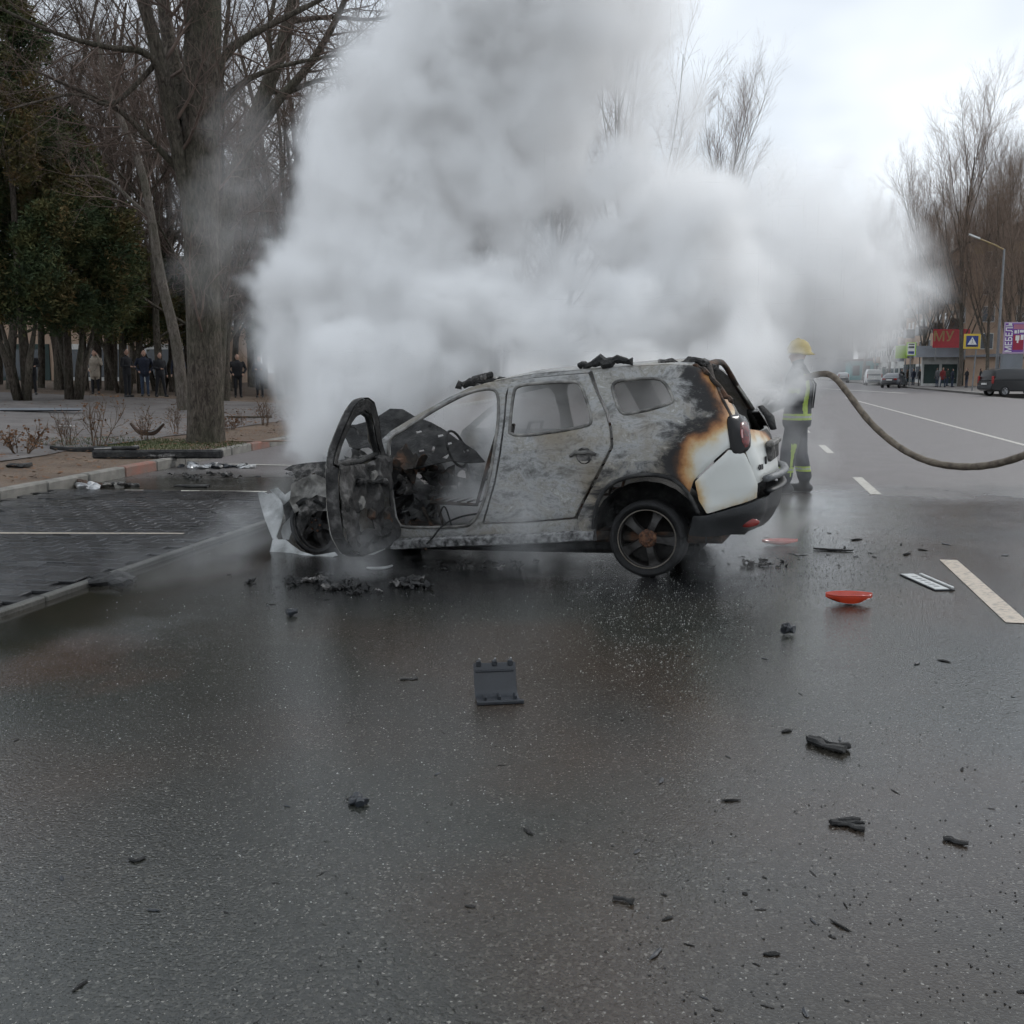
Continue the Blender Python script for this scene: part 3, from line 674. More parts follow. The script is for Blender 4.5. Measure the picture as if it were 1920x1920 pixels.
# roadside poplars on the right
PM = [bare(s_, 19, .2, POP, 'bark_grey', 'twig_pale') for s_ in (5, 9)]
pops = [(1735, 117, 1.0, 0, 'bare poplar behind the bus stop sign'), (1800, 101, 1.14, 1, 'tallest bare poplar beside the red shop banner'), (1852, 96, .9, 0, 'bare poplar behind the pedestrian crossing sign'), (1888, 93, .84, 1, 'bare poplar beside the street lamp'), (1926, 98, .9, 0, 'bare poplar cut by the right edge of the picture'),
        (1770, 128, .95, 1, 'bare poplar in the second row behind the shelter'), (1762, 108, .8, 0, 'small bare poplar left of the red banner'), (1822, 122, .92, 1, 'bare poplar in the second row beside the pedestrian sign'), (1900, 112, 1.0, 0, 'bare poplar in the second row behind the billboard'), (1748, 135, .9, 0, 'bare poplar in the third row left of the banner'), (1786, 116, .86, 1, 'bare poplar right behind the kiosk roof'), (1838, 108, .95, 0, 'bare poplar between the lamp post and the pedestrian sign'), (1868, 120, 1.05, 1, 'bare poplar in front of the apartment gable'), (1910, 90, .7, 1, 'low bare poplar behind the black estate car'), (1712, 150, .95, 0, 'slender bare poplar left of the shelter'), (1668, 165, 1.0, 1, 'bare poplar fading into the edge of the smoke'), (1618, 175, 1.15, 0, 'bare poplar nearly hidden by smoke above the white van'), (1640, 190, 1.2, 1, 'distant bare poplar in the smoke above the silver car')]
for k, (u, yd, s_, i, lb) in enumerate(pops):
    p = D(u, 700, yd); put_tree('poplar', PM[i], (p.x, p.y, .12), k * 2.1, s_, lb, 'bare poplars along the right pavement')
for k, (u, yd, s_, lb) in enumerate([(1040, 80, 1.3, 'bare poplar behind the smoke above the car roof'), (1170, 84, 1.5, 'tall bare poplar showing through the thin top of the smoke'), (1325, 96, 1.12, 'bare poplar with its twigs clear of the smoke on the right'), (900, 70, 1.2, 'bare poplar dark in the middle of the smoke')]):
    p = D(u, 700, yd); put_tree('poplar', PM[k % 2], (p.x, p.y, .1), k * 1.7, s_, lb, 'bare poplars behind the smoke')
# ------------------------------------------------------------------ right-hand street
mat('wall_peach', (0.44, 0.32, 0.24), (0.34, 0.245, 0.18), 0.8, 0.9, bump=0.2, bscale=8)
mat('wall_yellow', (0.36, 0.27, 0.12), (0.28, 0.20, 0.10), 1.2, 0.9)
mat('wall_white', (0.58, 0.58, 0.56), (0.42, 0.42, 0.40), 1.5, 0.8)
mat('roof_dark', (0.075, 0.072, 0.066), (0.05, 0.048, 0.045), 1.5, 0.85)
mat('window_glass', (0.035, 0.042, 0.05), (0.06, 0.07, 0.08), 0.6, 0.12)
mat('frame_white', (0.62, 0.62, 0.60), (0.5, 0.5, 0.48), 2, 0.5)
mat('metal_grey', (0.23, 0.235, 0.24), (0.17, 0.175, 0.18), 6, 0.5, metal=0.3)
mat('metal_dark', (0.04, 0.042, 0.045), (0.025, 0.026, 0.028), 6, 0.5)
mat('sign_red', (0.42, 0.035, 0.045), (0.36, 0.03, 0.04), 3, 0.45)
mat('sign_lime', (0.38, 0.62, 0.06), (0.34, 0.56, 0.05), 3, 0.45)
mat('sign_yellow', (0.62, 0.44, 0.05), (0.56, 0.40, 0.05), 3, 0.45)
mat('sign_blue', (0.02, 0.045, 0.20), (0.02, 0.04, 0.17), 3, 0.4)
mat('sign_white', (0.72, 0.72, 0.70), (0.66, 0.66, 0.64), 3, 0.4)
mat('sign_black', (0.012, 0.012, 0.014), None, 3, 0.4)
mat('sign_purple', (0.16, 0.05, 0.28), (0.14, 0.045, 0.25), 3, 0.45)
mat('pave_right', (0.17, 0.155, 0.145), (0.12, 0.11, 0.10), 0.9, 0.8, bump=0.2, bscale=20)
mat('teal_paint', (0.10, 0.32, 0.33), (0.08, 0.26, 0.27), 1.5, 0.7)
mat('grey_panel', (0.17, 0.185, 0.205), (0.14, 0.15, 0.165), 1.2, 0.6)
mat('green_dark', (0.022, 0.045, 0.04), (0.016, 0.03, 0.028), 2, 0.7)
pv_ = MB()
pv_.box((0, 0, -.2), (1, 1, .12))
me = MB().add([tuple(RT(t_, r_, z)) for z in (-.1, .12) for t_, r_ in ((72, 15.5), (300, 15.5), (300, 80), (72, 80))], [(0, 1, 2, 3), (4, 5, 6, 7), (0, 1, 5, 4), (1, 2, 6, 5), (2, 3, 7, 6), (3, 0, 4, 7)]).mesh('pavement', MATS['pave_right'])
link('pavement', me, kind='structure')
kb2 = thing('street_kerb', None, None); kb2['kind'] = 'structure'
for k in range(40):
    o = link('kerb_stone', MB().bbox((.01, -.2, -.1), (1.99, 0, .16), .02).mesh('kerb_stone', MATS['old_concrete']), kb2)
    o.matrix_local = Matrix.Translation(RT(72 + 2 * k, 15.5)) @ Matrix.Rotation(math.pi / 2 - ROADA, 4, 'Z')
def RM(t_, r_, z=0.0): return Matrix.Translation(RT(t_, r_, z)) @ Matrix.Rotation(math.pi / 2 - ROADA, 4, 'Z')     # local x along road, y to the left of it
def building(name, label, t0, t1, r0, r1, eave, ridge, wallm, storeys=5, bal=True, wstep=3.2, gable_mat=None, z0=.1):
    b = thing(name, label, 'building'); b.matrix_world = RM(t0, r0, z0); L, W = t1 - t0, r1 - r0
    MB().box((0, -W, 0), (L, 0, eave)).build('wall', wallm, b)
    e = .45; rf = MB().add([(-e, e, eave + .01), (L + e, e, eave + .01), (L + e, -W - e, eave + .01), (-e, -W - e, eave + .01), (-e, -W / 2, ridge), (L + e, -W / 2, ridge)], [(0, 1, 5, 4), (2, 3, 4, 5), (0, 4, 3), (1, 2, 5), (0, 3, 2, 1)]).build('roof', MATS['roof_dark'], b)
    MB().box((L * .3, -W / 2 - .4, ridge - .5), (L * .3 + .8, -W / 2 + .4, ridge + 1.0)).build('chimney', wallm, rf)
    if gable_mat: MB().box((-.06, -W - .05, eave - 1.15), (-.003, .05, eave - .05)).build('cornice_band', gable_mat, b)
    fh = (eave - .9) / storeys
    fm = MB().box((-.62, -.02, -.8), (.62, .07, .8)).mesh('window', MATS['frame_white'])
    gm_ = MB().box((-.55, .072, -.72), (-.03, .08, .72)).box((.03, .072, -.72), (.55, .08, .72)).mesh('pane', MATS['window_glass'])
    for s_ in range(1, storeys):
        z = .5 + s_ * fh + fh * .5
        for k in range(int(L / wstep)):
            x = wstep * (k + .5)
            wo_ = link('window', fm, b); wo_.location = (x, 0, z); link('pane', gm_, wo_)
            if bal and k % 3 == 1: MB().box((x - 1.3, .01, z - 1.25), (x + 1.3, 1.05, z - .2)).build('balcony', MATS[random.choice(['grey_panel', 'wall_white', 'metal_grey', 'wall_peach'])], b)
        for k in range(int(W / wstep)):
            y = -wstep * (k + .5) - .3
            wo_ = link('window', fm, b); wo_.matrix_local = Matrix.Translation((0, y, z)) @ Matrix.Rotation(math.pi / 2, 4, 'Z'); link('pane', gm_, wo_)
    for k in range(int(L / 5)):
        x = 5 * k + .4
        so_ = MB().box((x, .01, .1), (x + 4.2, .12, fh * .92)).build('shop_front', MATS[random.choice(['wall_white', 'frame_white', 'green_dark'])], b)
        MB().box((x + .4, .125, .5), (x + 3.8, .14, fh * .8)).build('pane', MATS['window_glass'], so_)
    return b
building('apartment_block', 'peach brick apartment block with yellow cornice band behind the right-hand poplars', 112, 152, 22, 32, 14.2, 16.3, MATS['wall_peach'], gable_mat=MATS['wall_yellow'])
building('far_block', 'pale apartment block farther along the street, fading into smoke', 160, 230, 24, 36, 13.5, 15.0, MATS['wall_white'])
building('end_house', 'long low grey house closing the far end of the street beneath the smoke', 300, 312, -16, 30, 9.5, 12.5, MATS['grey_panel'], 3, False, 4.0)
# low teal shop and kiosk
b = thing('teal_shop', 'small teal shop far down the street beside the silver car', 'shop'); b.matrix_world = RM(196, 19.2, .1)
MB().box((0, -6, 0), (9, 0, 3.4)).build('wall', MATS['teal_paint'], b); MB().box((-.3, -6.3, 3.4), (9.3, .5, 3.75)).build('roof', MATS['roof_dark'], b)
for k in range(3): MB().box((-.06, -1.6 - 1.8 * k, .8), (-.002, -.4 - 1.8 * k, 2.6)).build('window', MATS['window_glass'], b)
b = thing('kiosk', 'white street kiosk with dark green panels and grey pitched canopy behind the poplars', 'kiosk'); p = D(1795, 700, 106); b.location = (p.x, p.y, .12); b.rotation_euler = (0, 0, -R(20))
MB().box((-3.4, 0, 0), (3.6, 3, 3.2)).build('wall', MATS['wall_white'], b)
for k in range(4): MB().box((-3.2 + 1.7 * k, -.05, .25), (-1.75 + 1.7 * k, -.003, 2.2)).build('panel', MATS['green_dark'], b)
MB().add([(-4, -1.6, 2.9), (4, -1.6, 2.9), (4, 3.3, 3.35), (-4, 3.3, 3.35), (-4, .9, 4.1), (4, .9, 4.1)], [(0, 1, 5, 4), (2, 3, 4, 5), (0, 4, 3), (1, 2, 5), (0, 3, 2, 1)]).build('canopy', MATS['grey_panel'], b)
for x in (-3.7, 0, 3.7): MB().tube([(x, -1.4, 0), (x, -1.4, 2.95)], .05, 6).build('post', MATS['metal_dark'], b)
# ---- signs
def board(name, label, u, v0, v1, wpx, yd, mat_, cat='sign', depth=.06, rz=0.0):
    """an upright board at distance yd covering pixel rows v0..v1, centred on column u"""
    v0, v1 = min(v0, v1), max(v0, v1); a, b_ = D(u, v1, yd), D(u, v0, yd); W = wpx * yd / F; Hh = b_.z - a.z
    t_ = thing(name, label, cat, (a.x, a.y, a.z), rz); MB().bbox((-W / 2, 0, 0), (W / 2, depth, Hh), .01).build('board', mat_, t_); return t_, W, Hh
def txt(par, s, x, z, size, mat_, rotz=0.0, dy=-.006, xs=1.0):
    o = link('lettering', text_mesh(s, size, .003, mat_=mat_, xs=xs), par); o.matrix_local = Matrix.Translation((x, dy, z)) @ Matrix.Rotation(math.pi / 2, 4, 'X') @ Matrix.Rotation(rotz, 4, 'Z'); return o
b, W, Hh = board('shop_banner', 'red shop banner with large cream letters above the kiosk', 1783, 652, 617, 68, 104, MATS['sign_red'])
txt(b, 'МУ', -W * .22, Hh * .58, Hh * .75, MATS['wall_yellow'])
for x in (-W * .4, W * .4): MB().box((x - .05, .07, -1.2), (x + .05, .15, Hh)).build('bracket', MATS['metal_grey'], b)
b, W, Hh = board('bus_stop_sign', 'bus stop sign with lime border and blue band on a grey pole', 1708, 667, 642, 18, 100, MATS['sign_lime'])
MB().box((-W * .38, -.008, Hh * .07), (W * .38, -.002, Hh * .93)).build('face_panel', MATS['sign_white'], b)
MB().box((-W * .3, -.014, Hh * .14), (W * .3, -.0085, Hh * .34)).build('blue_band', MATS['sign_blue'], b)
MB().box((-W * .3, -.014, Hh * .56), (W * .3, -.0085, Hh * .72)).build('bus_symbol', MATS['green_dark'], b)
MB().box((-W * .3, -.014, Hh * .8), (W * .3, -.0085, Hh * .9)).build('dark_band', MATS['sign_black'], b)
MB().tube([(0, .1, -3.1), (0, .1, Hh)], .06, 8).build('pole', MATS['metal_grey'], b)
b, W, Hh = board('lime_banner', 'lime green banner just left of the bus stop sign', 1690, 672, 648, 22, 112, MATS['sign_lime']); MB().tube([(W * .4, .1, -2.7), (W * .4, .1, Hh)], .05, 6).build('pole', MATS['metal_grey'], b)
b, W, Hh = board('crossing_sign', 'yellow-bordered pedestrian crossing sign with white triangle on a leaning pole', 1822, 654, 626, 31, 78, MATS['sign_yellow'])
MB().box((-W * .36, -.008, Hh * .13), (W * .36, -.002, Hh * .87)).build('face_panel', MATS['sign_blue'], b)
MB().add([(-W * .28, -.0095, Hh * .28), (W * .28, -.0095, Hh * .28), (0, -.0095, Hh * .8), (-W * .28, -.014, Hh * .28), (W * .28, -.014, Hh * .28), (0, -.014, Hh * .8)], [(0, 1, 2), (5, 4, 3), (0, 3, 4, 1), (1, 4, 5, 2), (2, 5, 3, 0)]).build('white_triangle', MATS['sign_white'], b)
wk = MB(); k_ = Hh * .01
wk.ball((0, -.02, Hh * .63), (k_ * 3.2, .004, k_ * 3.2)).tube([(0, -.019, Hh * .58), (.01, -.019, Hh * .45)], k_ * 2.6, 6, flat=.3).tube([(.01, -.019, Hh * .45), (-W * .07, -.019, Hh * .32)], k_ * 1.6, 6, flat=.3).tube([(.01, -.019, Hh * .45), (W * .08, -.019, Hh * .32)], k_ * 1.6, 6, flat=.3)
wk.build('walking_figure', MATS['sign_black'], b)
MB().box((-W * .3, -.0135, Hh * .16), (W * .3, -.0085, Hh * .23)).build('crossing_stripe', MATS['sign_black'], b)
MB().tube([(.25, .1, -3.15), (.42, .1, Hh)], .06, 8).build('pole', MATS['metal_grey'], b)
b, W, Hh = board('billboard', 'purple-framed furniture billboard standing on a grey panel at the right edge', 1900, 663, 604, 38, 75, mat('frame_lilac', (0.42, 0.32, 0.46), (0.36, 0.27, 0.40), 2, 0.5), 'billboard', .12)
MB().box((-W * .46, -.008, Hh * .05), (W * .46, -.002, Hh * .96)).build('poster', MATS['sign_purple'], b)
MB().box((-W * .06, -.0145, Hh * .12), (W * .45, -.0085, Hh * .60)).build('red_field', mat('poster_red', (0.30, 0.012, 0.04), (0.26, 0.01, 0.035), 2, 0.5), b)
MB().box((-W * .06, -.0145, Hh * .78), (W * .45, -.0085, Hh * .93)).build('pink_field', mat('poster_pink', (0.40, 0.16, 0.22), (0.34, 0.12, 0.18), 2, 0.5), b)
txt(b, 'МЕБЕЛЬ', -W * .25, Hh * .52, Hh * .30, MATS['sign_white'], math.pi / 2, -.018, .78)
for x0, x1, z0, z1 in ((-.02, .10, .64, .74), (.14, .2, .64, .76), (.24, .44, .67, .75), (.05, .24, .42, .58), (.12, .2, .34, .42), (.30, .44, .44, .6)): MB().box((W * x0, -.021, Hh * z0), (W * x1, -.0155, Hh * z1)).build('pale_mark', MATS['sign_white'], b)
MB().bbox((-W * .5, .02, -1.75), (W * .5, .4, -.02), .02).build('base_panel', MATS['grey_panel'], b)
# street lamp
p = D(1866, 735, 76); lt = thing('street_lamp', 'tall grey street lamp with a long arm reaching left over the road', 'street lamp', (p.x, p.y, .12))
MB().tube([(0, 0, 0), (0, 0, 4.2), (0, 0, 10.2)], [.13, .1, .07], 10).build('pole', MATS['metal_grey'], lt)
MB().tube([(0, 0, 10.15), (-.7, 0, 10.5), (-1.9, 0, 10.95)], [.05, .045, .04], 8).build('arm', mat('lamp_arm', (0.42, 0.30, 0.13), (0.34, 0.25, 0.12), 4, 0.5), lt)
MB().loft([[(x, y * w_, z) for y, z in ((-.14, zz), (.14, zz), (.09, zz + .12), (-.09, zz + .12))] for x, w_, zz in ((-1.8, .7, 10.88), (-2.1, 1, 10.98), (-2.6, .8, 11.18))]).build('lamp_head', MATS['frame_white'], lt)
p = D(1640, 700, 150); pt = thing('utility_pole', 'thin grey utility pole beside the white van', 'pole', (p.x, p.y, .1)); MB().tube([(0, 0, 0), (0, 0, 9)], [.12, .08], 8).build('shaft', MATS['metal_grey'], pt); MB().tube([(-.8, 0, 8.4), (.8, 0, 8.4)], .05, 6).build('crossarm', MATS['metal_grey'], pt)

# ------------------------------------------------------------------ parked vehicles
for nm, c1, c2, ro_, ct in (('car_white', (0.62, 0.63, 0.62), (0.5, 0.51, 0.5), .3, .6), ('car_grey', (0.055, 0.062, 0.075), (0.045, 0.05, 0.06), .3, .6), ('car_black', (0.006, 0.006, 0.007), (0.009, 0.009, 0.010), .3, .2), ('car_silver', (0.42, 0.43, 0.44), (0.36, 0.37, 0.38), .3, .5)):
    mat(nm, c1, c2, 1.2, ro_, metal=0, coat=ct)
mat('tyre', (0.016, 0.016, 0.017), None, 20, 0.85); mat('alloy', (0.38, 0.38, 0.39), (0.28, 0.28, 0.29), 9, 0.35, metal=.8)
mat('lamp_red', (0.32, 0.015, 0.012), (0.22, 0.01, 0.01), 9, 0.2); mat('lamp_clear', (0.55, 0.55, 0.56), None, 9, 0.15); mat('chrome', (0.6, 0.6, 0.6), None, 9, 0.2, metal=1.0)
def wheel(par, x, y, r=.33, w_=.21):
    s_ = 1 if y > 0 else -1; M_ = Matrix.Translation((x, y, r)) @ Matrix.Rotation(math.pi / 2 * -s_, 4, 'X')
    W_ = thing('wheel', None, None); W_.parent = par; W_.matrix_local = M_
    MB().lathe([(r * .62, -w_ / 2), (r * .93, -w_ / 2), (r, -w_ * .36), (r, w_ * .36), (r * .93, w_ / 2), (r * .62, w_ / 2)], 24, close=True).build('tyre', MATS['tyre'], W_, 'all')
    rm = MB().lathe([(r * .61, -w_ * .4), (r * .62, w_ * .42), (r * .56, w_ * .42), (r * .55, w_ * .2), (r * .02, w_ * .2)], 24)
    for k in range(6):
        a = k * math.pi / 3; rm.tube([(math.cos(a) * r * .08, math.sin(a) * r * .08, w_ * .36), (math.cos(a) * r * .58, math.sin(a) * r * .58, w_ * .34)], [r * .1, r * .075], 5)
    rm.build('rim', MATS['alloy'], W_)
def make_car(name, label, cat, pos, heading, paint, L=4.4, W=1.75, lower=None, upper=None, wins=(), rear_win=None, lamps='high', wx=(.78, 3.4), rail=False, plate=True, r=.32):
    """x runs from the rear bumper (0) forward; lower/upper: stations (x, z0, z1, half width low, half width high)"""
    c = thing(name, label, cat, pos, heading)
    def ring(x, z0, z1, w0, w1, e=.06):
        return [(x, -w0 + e, z0), (x, w0 - e, z0), (x, w0, z0 + e), (x, w0 * .99 + w1 * .01, (z0 + z1) / 2), (x, w1, z1 - e), (x, w1 - e, z1), (x, -w1 + e, z1), (x, -w1, z1 - e), (x, -w0 * .99 - w1 * .01, (z0 + z1) / 2), (x, -w0, z0 + e)]
    MB().loft([ring(*q) for q in lower]).build('body', MATS[paint], c, True)
    cab = MB().loft([ring(*q, e=.04) for q in upper]).build('cabin', MATS[paint], c, True)
    xs = [q[0] for q in upper]
    def hw(x, z):
        z0, z1, w0, w1 = (np.interp(x, xs, [q[k] for q in upper]) for k in (1, 2, 3, 4)); f_ = min(1, max(0, (z - z0) / max(.01, z1 - z0))); return w0 + (w1 - w0) * f_
    for win in wins:
        for s_ in (1, -1):
            vs_ = [(x, s_ * (hw(x, z) + .008), z) for x, z in win] + [(x, s_ * (hw(x, z) - .02), z) for x, z in win]; n = len(win)
            MB().add(vs_, [tuple(range(n)), tuple(range(n, 2 * n))[::-1]] + [(i, (i + 1) % n, n + (i + 1) % n, n + i) for i in range(n)]).build('window', MATS['window_glass'], c)
    if rear_win:
        (xb, zb, wb), (xt, zt, wt) = rear_win
        MB().add([(xb - .012, -wb, zb), (xb - .012, wb, zb), (xt - .012, wt, zt), (xt - .012, -wt, zt), (xb + .02, -wb, zb), (xb + .02, wb, zb), (xt + .02, wt, zt), (xt + .02, -wt, zt)], [(0, 1, 2, 3), (7, 6, 5, 4), (0, 4, 5, 1), (1, 5, 6, 2), (2, 6, 7, 3), (3, 7, 4, 0)]).build('rear_window', MATS['window_glass'], c)
    x0, z0, z1, w0, w1 = lower[0]
    for s_ in (1, -1):
        if lamps == 'high': MB().bbox((x0 - .01, s_ * w1 * .93 - .09, z1 - .16), (x0 + .12, s_ * w1 * .93 + .06, z1 + .32), .03).build('tail_lamp', MATS['lamp_red'], c)
        else: MB().bbox((x0 - .02, s_ * w1 * .8 - .17, z1 - .2), (x0 + .1, s_ * w1 * .8 + .14, z1 - .03), .03).build('tail_lamp', MATS['lamp_red'], c)
        MB().bbox((L - .2, s_ * w1 * .75 - .2, .6), (L - .05, s_ * w1 * .75 + .16, .76), .03).build('headlamp', MATS['lamp_clear'], c)
        for x in wx: wheel(c, x, s_ * (W / 2 - .1), r)
        MB().bbox((wx[1] - .75, s_ * (W / 2 + .02) - .07, .98), (wx[1] - .6, s_ * (W / 2 + .02) + .09, 1.12), .03).build('mirror', MATS[paint], c)
        if rail:
            zt = max(q[2] for q in upper); MB().tube([(.5, s_ * .62, zt), (.6, s_ * .62, zt + .06), (2.4, s_ * .62, zt + .06), (2.5, s_ * .62, zt)], .018, 6).build('roof_rail', MATS['metal_grey'], c)
    MB().bbox((x0 - .06, -w0 * .95, z0 + .03), (x0 + .1, w0 * .95, z0 + .26), .04).build('bumper', MATS['metal_dark' if paint != 'car_white' else 'grey_panel'], c)
    if plate: MB().bbox((x0 - .075, -.26, z0 + .3), (x0 - .004, .26, z0 + .41), .006).build('number_plate', MATS['sign_white'], c)
    return c
def on_road(u, yd, z=0.0): p = D(u, 700, yd); return (p.x, p.y, z)
SUV_L = [(0, .42, .95, .78, .80), (.25, .32, 1.02, .88, .88), (2.2, .30, 1.03, .89, .89), (3.6, .32, 1.0, .87, .85), (4.35, .38, .88, .78, .74), (4.55, .45, .75, .66, .62)]
SUV_U = [(.05, .95, 1.0, .82, .80), (.28, .98, 1.62, .86, .68), (.8, 1.0, 1.70, .87, .68), (2.3, 1.0, 1.70, .87, .66), (3.05, 1.0, 1.38, .86, .70), (3.4, 1.0, 1.03, .85, .83)]
p = on_road(1851, 66); make_car('parked_estate', 'black estate car with silver side strip parked at the right edge', 'car', (p[0] - .4, p[1] - .6, 0), R(8), 'car_black', 4.6, 1.8, SUV_L, SUV_U,
    [[(.45, 1.06), (.5, 1.5), (1.1, 1.56), (1.15, 1.06)], [(1.25, 1.06), (1.25, 1.57), (2.05, 1.57), (2.1, 1.06)], [(2.2, 1.06), (2.2, 1.56), (2.4, 1.56), (3.1, 1.08)]], ((.10, 1.06, .68), (.30, 1.54, .6)), wx=(.85, 3.6), rail=True, r=.34)
SED_L = [(0, .42, .96, .70, .66), (.2, .32, 1.0, .84, .82), (2.2, .28, .98, .88, .86), (3.5, .30, .94, .87, .83), (4.3, .36, .80, .76, .72), (4.5, .42, .68, .62, .6)]
SED_U = [(.75, .94, .98, .80, .76), (1.3, .95, 1.36, .82, .60), (1.9, .95, 1.45, .83, .58), (2.4, .95, 1.43, .83, .58), (3.3, .93, .97, .82, .78)]
p = on_road(1668, 99); make_car('parked_sedan', 'dark grey sedan parked beside the bus stop', 'car', p, R(58), 'car_grey', 4.5, 1.75, SED_L, SED_U,
    [[(1.1, .99), (1.42, 1.33), (1.98, 1.38), (1.98, .99)], [(2.06, .99), (2.06, 1.38), (2.4, 1.37), (2.95, 1.0)]], ((.85, 1.0, .66), (1.28, 1.33, .52)), lamps='low')
VAN_L = [(0, .40, 1.0, .82, .83), (.15, .30, 1.08, .86, .86), (2.6, .28, 1.08, .87, .87), (3.5, .30, 1.0, .86, .82), (4.2, .38, .82, .74, .7)]
VAN_U = [(.01, 1.0, 1.72, .83, .74), (.12, 1.02, 1.84, .86, .74), (2.4, 1.04, 1.84, .86, .72), (3.2, 1.04, 1.3, .85, .74), (3.5, 1.02, 1.06, .84, .8)]
p = on_road(1640, 118); make_car('parked_van', 'white small van with dark rear window parked beyond the grey sedan', 'van', p, R(76), 'car_white', 4.2, 1.75, VAN_L, VAN_U,
    [[(.25, 1.14), (.25, 1.66), (1.1, 1.68), (1.1, 1.14)], [(1.9, 1.14), (1.9, 1.68), (2.35, 1.68), (3.05, 1.12)]], ((-.0, 1.12, .68), (.06, 1.66, .62)), wx=(.7, 3.3))
HAT_L = [(0, .42, .95, .72, .70), (.2, .32, 1.0, .83, .82), (2.0, .28, 1.0, .86, .85), (3.3, .30, .94, .84, .8), (4.0, .38, .76, .7, .66)]
HAT_U = [(.05, .95, 1.0, .76, .74), (.35, .97, 1.4, .8, .62), (1.0, .98, 1.47, .82, .6), (2.0, .98, 1.45, .82, .58), (3.0, .95, .99, .81, .77)]
p = on_road(1582, 148); make_car('parked_hatchback', 'silver hatchback farthest down the street beside the hose', 'car', p, R(77), 'car_silver', 4.0, 1.7, HAT_L, HAT_U, [[(.55, 1.02), (.6, 1.36), (1.3, 1.4), (1.3, 1.02)], [(1.4, 1.02), (1.4, 1.4), (2.05, 1.38), (2.7, 1.02)]], ((.12, 1.02, .6), (.34, 1.36, .52)))
# white service van with a sign board, dim behind the firefighter
VB_L = [(0, .40, 1.1, .95, .95), (.1, .35, 1.12, .97, .97), (3.6, .35, 1.12, .97, .97), (4.4, .35, 1.05, .95, .92), (5.2, .4, .9, .85, .8)]
VB_U = [(.01, 1.1, 2.3, .95, .9), (.1, 1.1, 2.4, .97, .9), (3.7, 1.1, 2.4, .97, .88), (4.5, 1.1, 1.5, .94, .86), (4.7, 1.05, 1.12, .93, .9)]
p = on_road(1440, 72); sv = make_car('service_van', 'white service van dim in the smoke behind the firefighter', 'van', p, R(77), 'car_white', 5.2, 1.95, VB_L, VB_U, [[(3.0, 1.3), (3.0, 2.1), (3.6, 2.1), (4.1, 1.3)]], ((-.0, 1.45, .7), (.02, 2.1, .66)), wx=(.9, 4.2), plate=False)
b, W, Hh = board('number_board', 'small white board with grey figures dim beside the firefighter\'s helmet', 1460, 697, 684, 34, 40, MATS['sign_white']); txt(b, '290', 0, Hh * .5, Hh * .75, MATS['metal_grey'])
MB().tube([(0, .08, -1.6), (0, .08, Hh)], .03, 8).build('pole', MATS['metal_grey'], b)

# ------------------------------------------------------------------ far background
b = building('park_house', 'peach house behind the conifers at the left edge', 0, 26, 0, 10, 6.5, 8.6, MATS['wall_peach'], 2, False, 3.0, z0=.6)
b.matrix_world = Matrix.Translation((-47, 70, .7)) @ Matrix.Rotation(0, 4, 'Z') @ Matrix.Translation((0, 0, 0)); b.rotation_euler = (0, 0, math.pi); b.location = (-19, 66, .7)

# ------------------------------------------------------------------ the burnt-out car
CO, CYAW, CTILT, HZ = Vector((1.29, 8.27, 0)), R(20.0), R(2.35), 0.30
fw = Vector((-math.cos(CYAW), math.sin(CYAW), 0)); lf = Vector((-math.sin(CYAW), -math.cos(CYAW), 0)); up_ = Vector((0, 0, 1))
fx_ = fw * math.cos(CTILT) - up_ * math.sin(CTILT); uz_ = up_ * math.cos(CTILT) + fw * math.sin(CTILT)
org = CO + up_ * HZ - uz_ * HZ
MC = Matrix(((fx_.x, lf.x, uz_.x, org.x), (fx_.y, lf.y, uz_.y, org.y), (fx_.z, lf.z, uz_.z, org.z), (0, 0, 0, 1)))
MCI = MC.inverted()
ZK = [.15, .28, .45, .65, .85, .98, 1.06, 1.15, 1.30, 1.45, 1.56, 1.66, 1.75]
WK = [.80, .86, .895, .905, .905, .89, .865, .825, .757, .692, .64, .58, .5]
XK = [-.60, -.70, -.79, -.81, -.775, -.735, -.70, -.645, -.555, -.465, -.40, -.34, -.28]
RK = [.34, .36, .38, .38, .36, .33, .30, .27, .24, .21, .18, .15, .12]
def Wz(z, x):
    w_ = np.interp(z, ZK, WK)
    if x < .6: w_ -= .045 * ((.6 - x) / 1.2) ** 2
    if x > 2.0: w_ -= .06 * ((x - 2.0) / 1.4) ** 2
    q = math.hypot(x, z - .33); w_ += .022 * math.exp(-((q - .42) / .07) ** 2) * (1 if z < .95 else math.exp(-((z - .95) / .1) ** 2))
    return w_
def S(s, z, off=0.0):
    """car surface: s is metres along the plan outline (x on the side, wrapping round the rear), z height; off = outward offset"""
    xr, rc = np.interp(z, ZK, XK), np.interp(z, ZK, RK); xc = xr + rc
    if s >= xc: return Vector((s, Wz(z, s) + off, z))
    W0 = Wz(z, xc); a = (xc - s) / rc
    if a <= math.pi / 2:
        return Vector((xc - (rc + off) * math.sin(a), W0 - rc + (rc + off) * math.cos(a), z))
    y = W0 - rc - (xc - s - rc * math.pi / 2); h = W0 - rc
    if y > -h: return Vector((xr - off - .045 * (1 - (y / h) ** 2), y, z))
    a = (-h - y) / rc; a = min(a, math.pi / 2)
    p = Vector((xr + rc - (rc + off) * math.cos(a), -h - (rc + off) * math.sin(a), z)); extra = (-h - y) - rc * math.pi / 2
    if extra > 0: p.x += extra
    return p
def s_of_y(y, z):
    xr, rc = np.interp(z, ZK, XK), np.interp(z, ZK, RK); W0 = Wz(z, xr + rc); return xr + rc - rc * math.pi / 2 - (W0 - rc - y)
def PL(p): return PX(MC @ Vector(p))
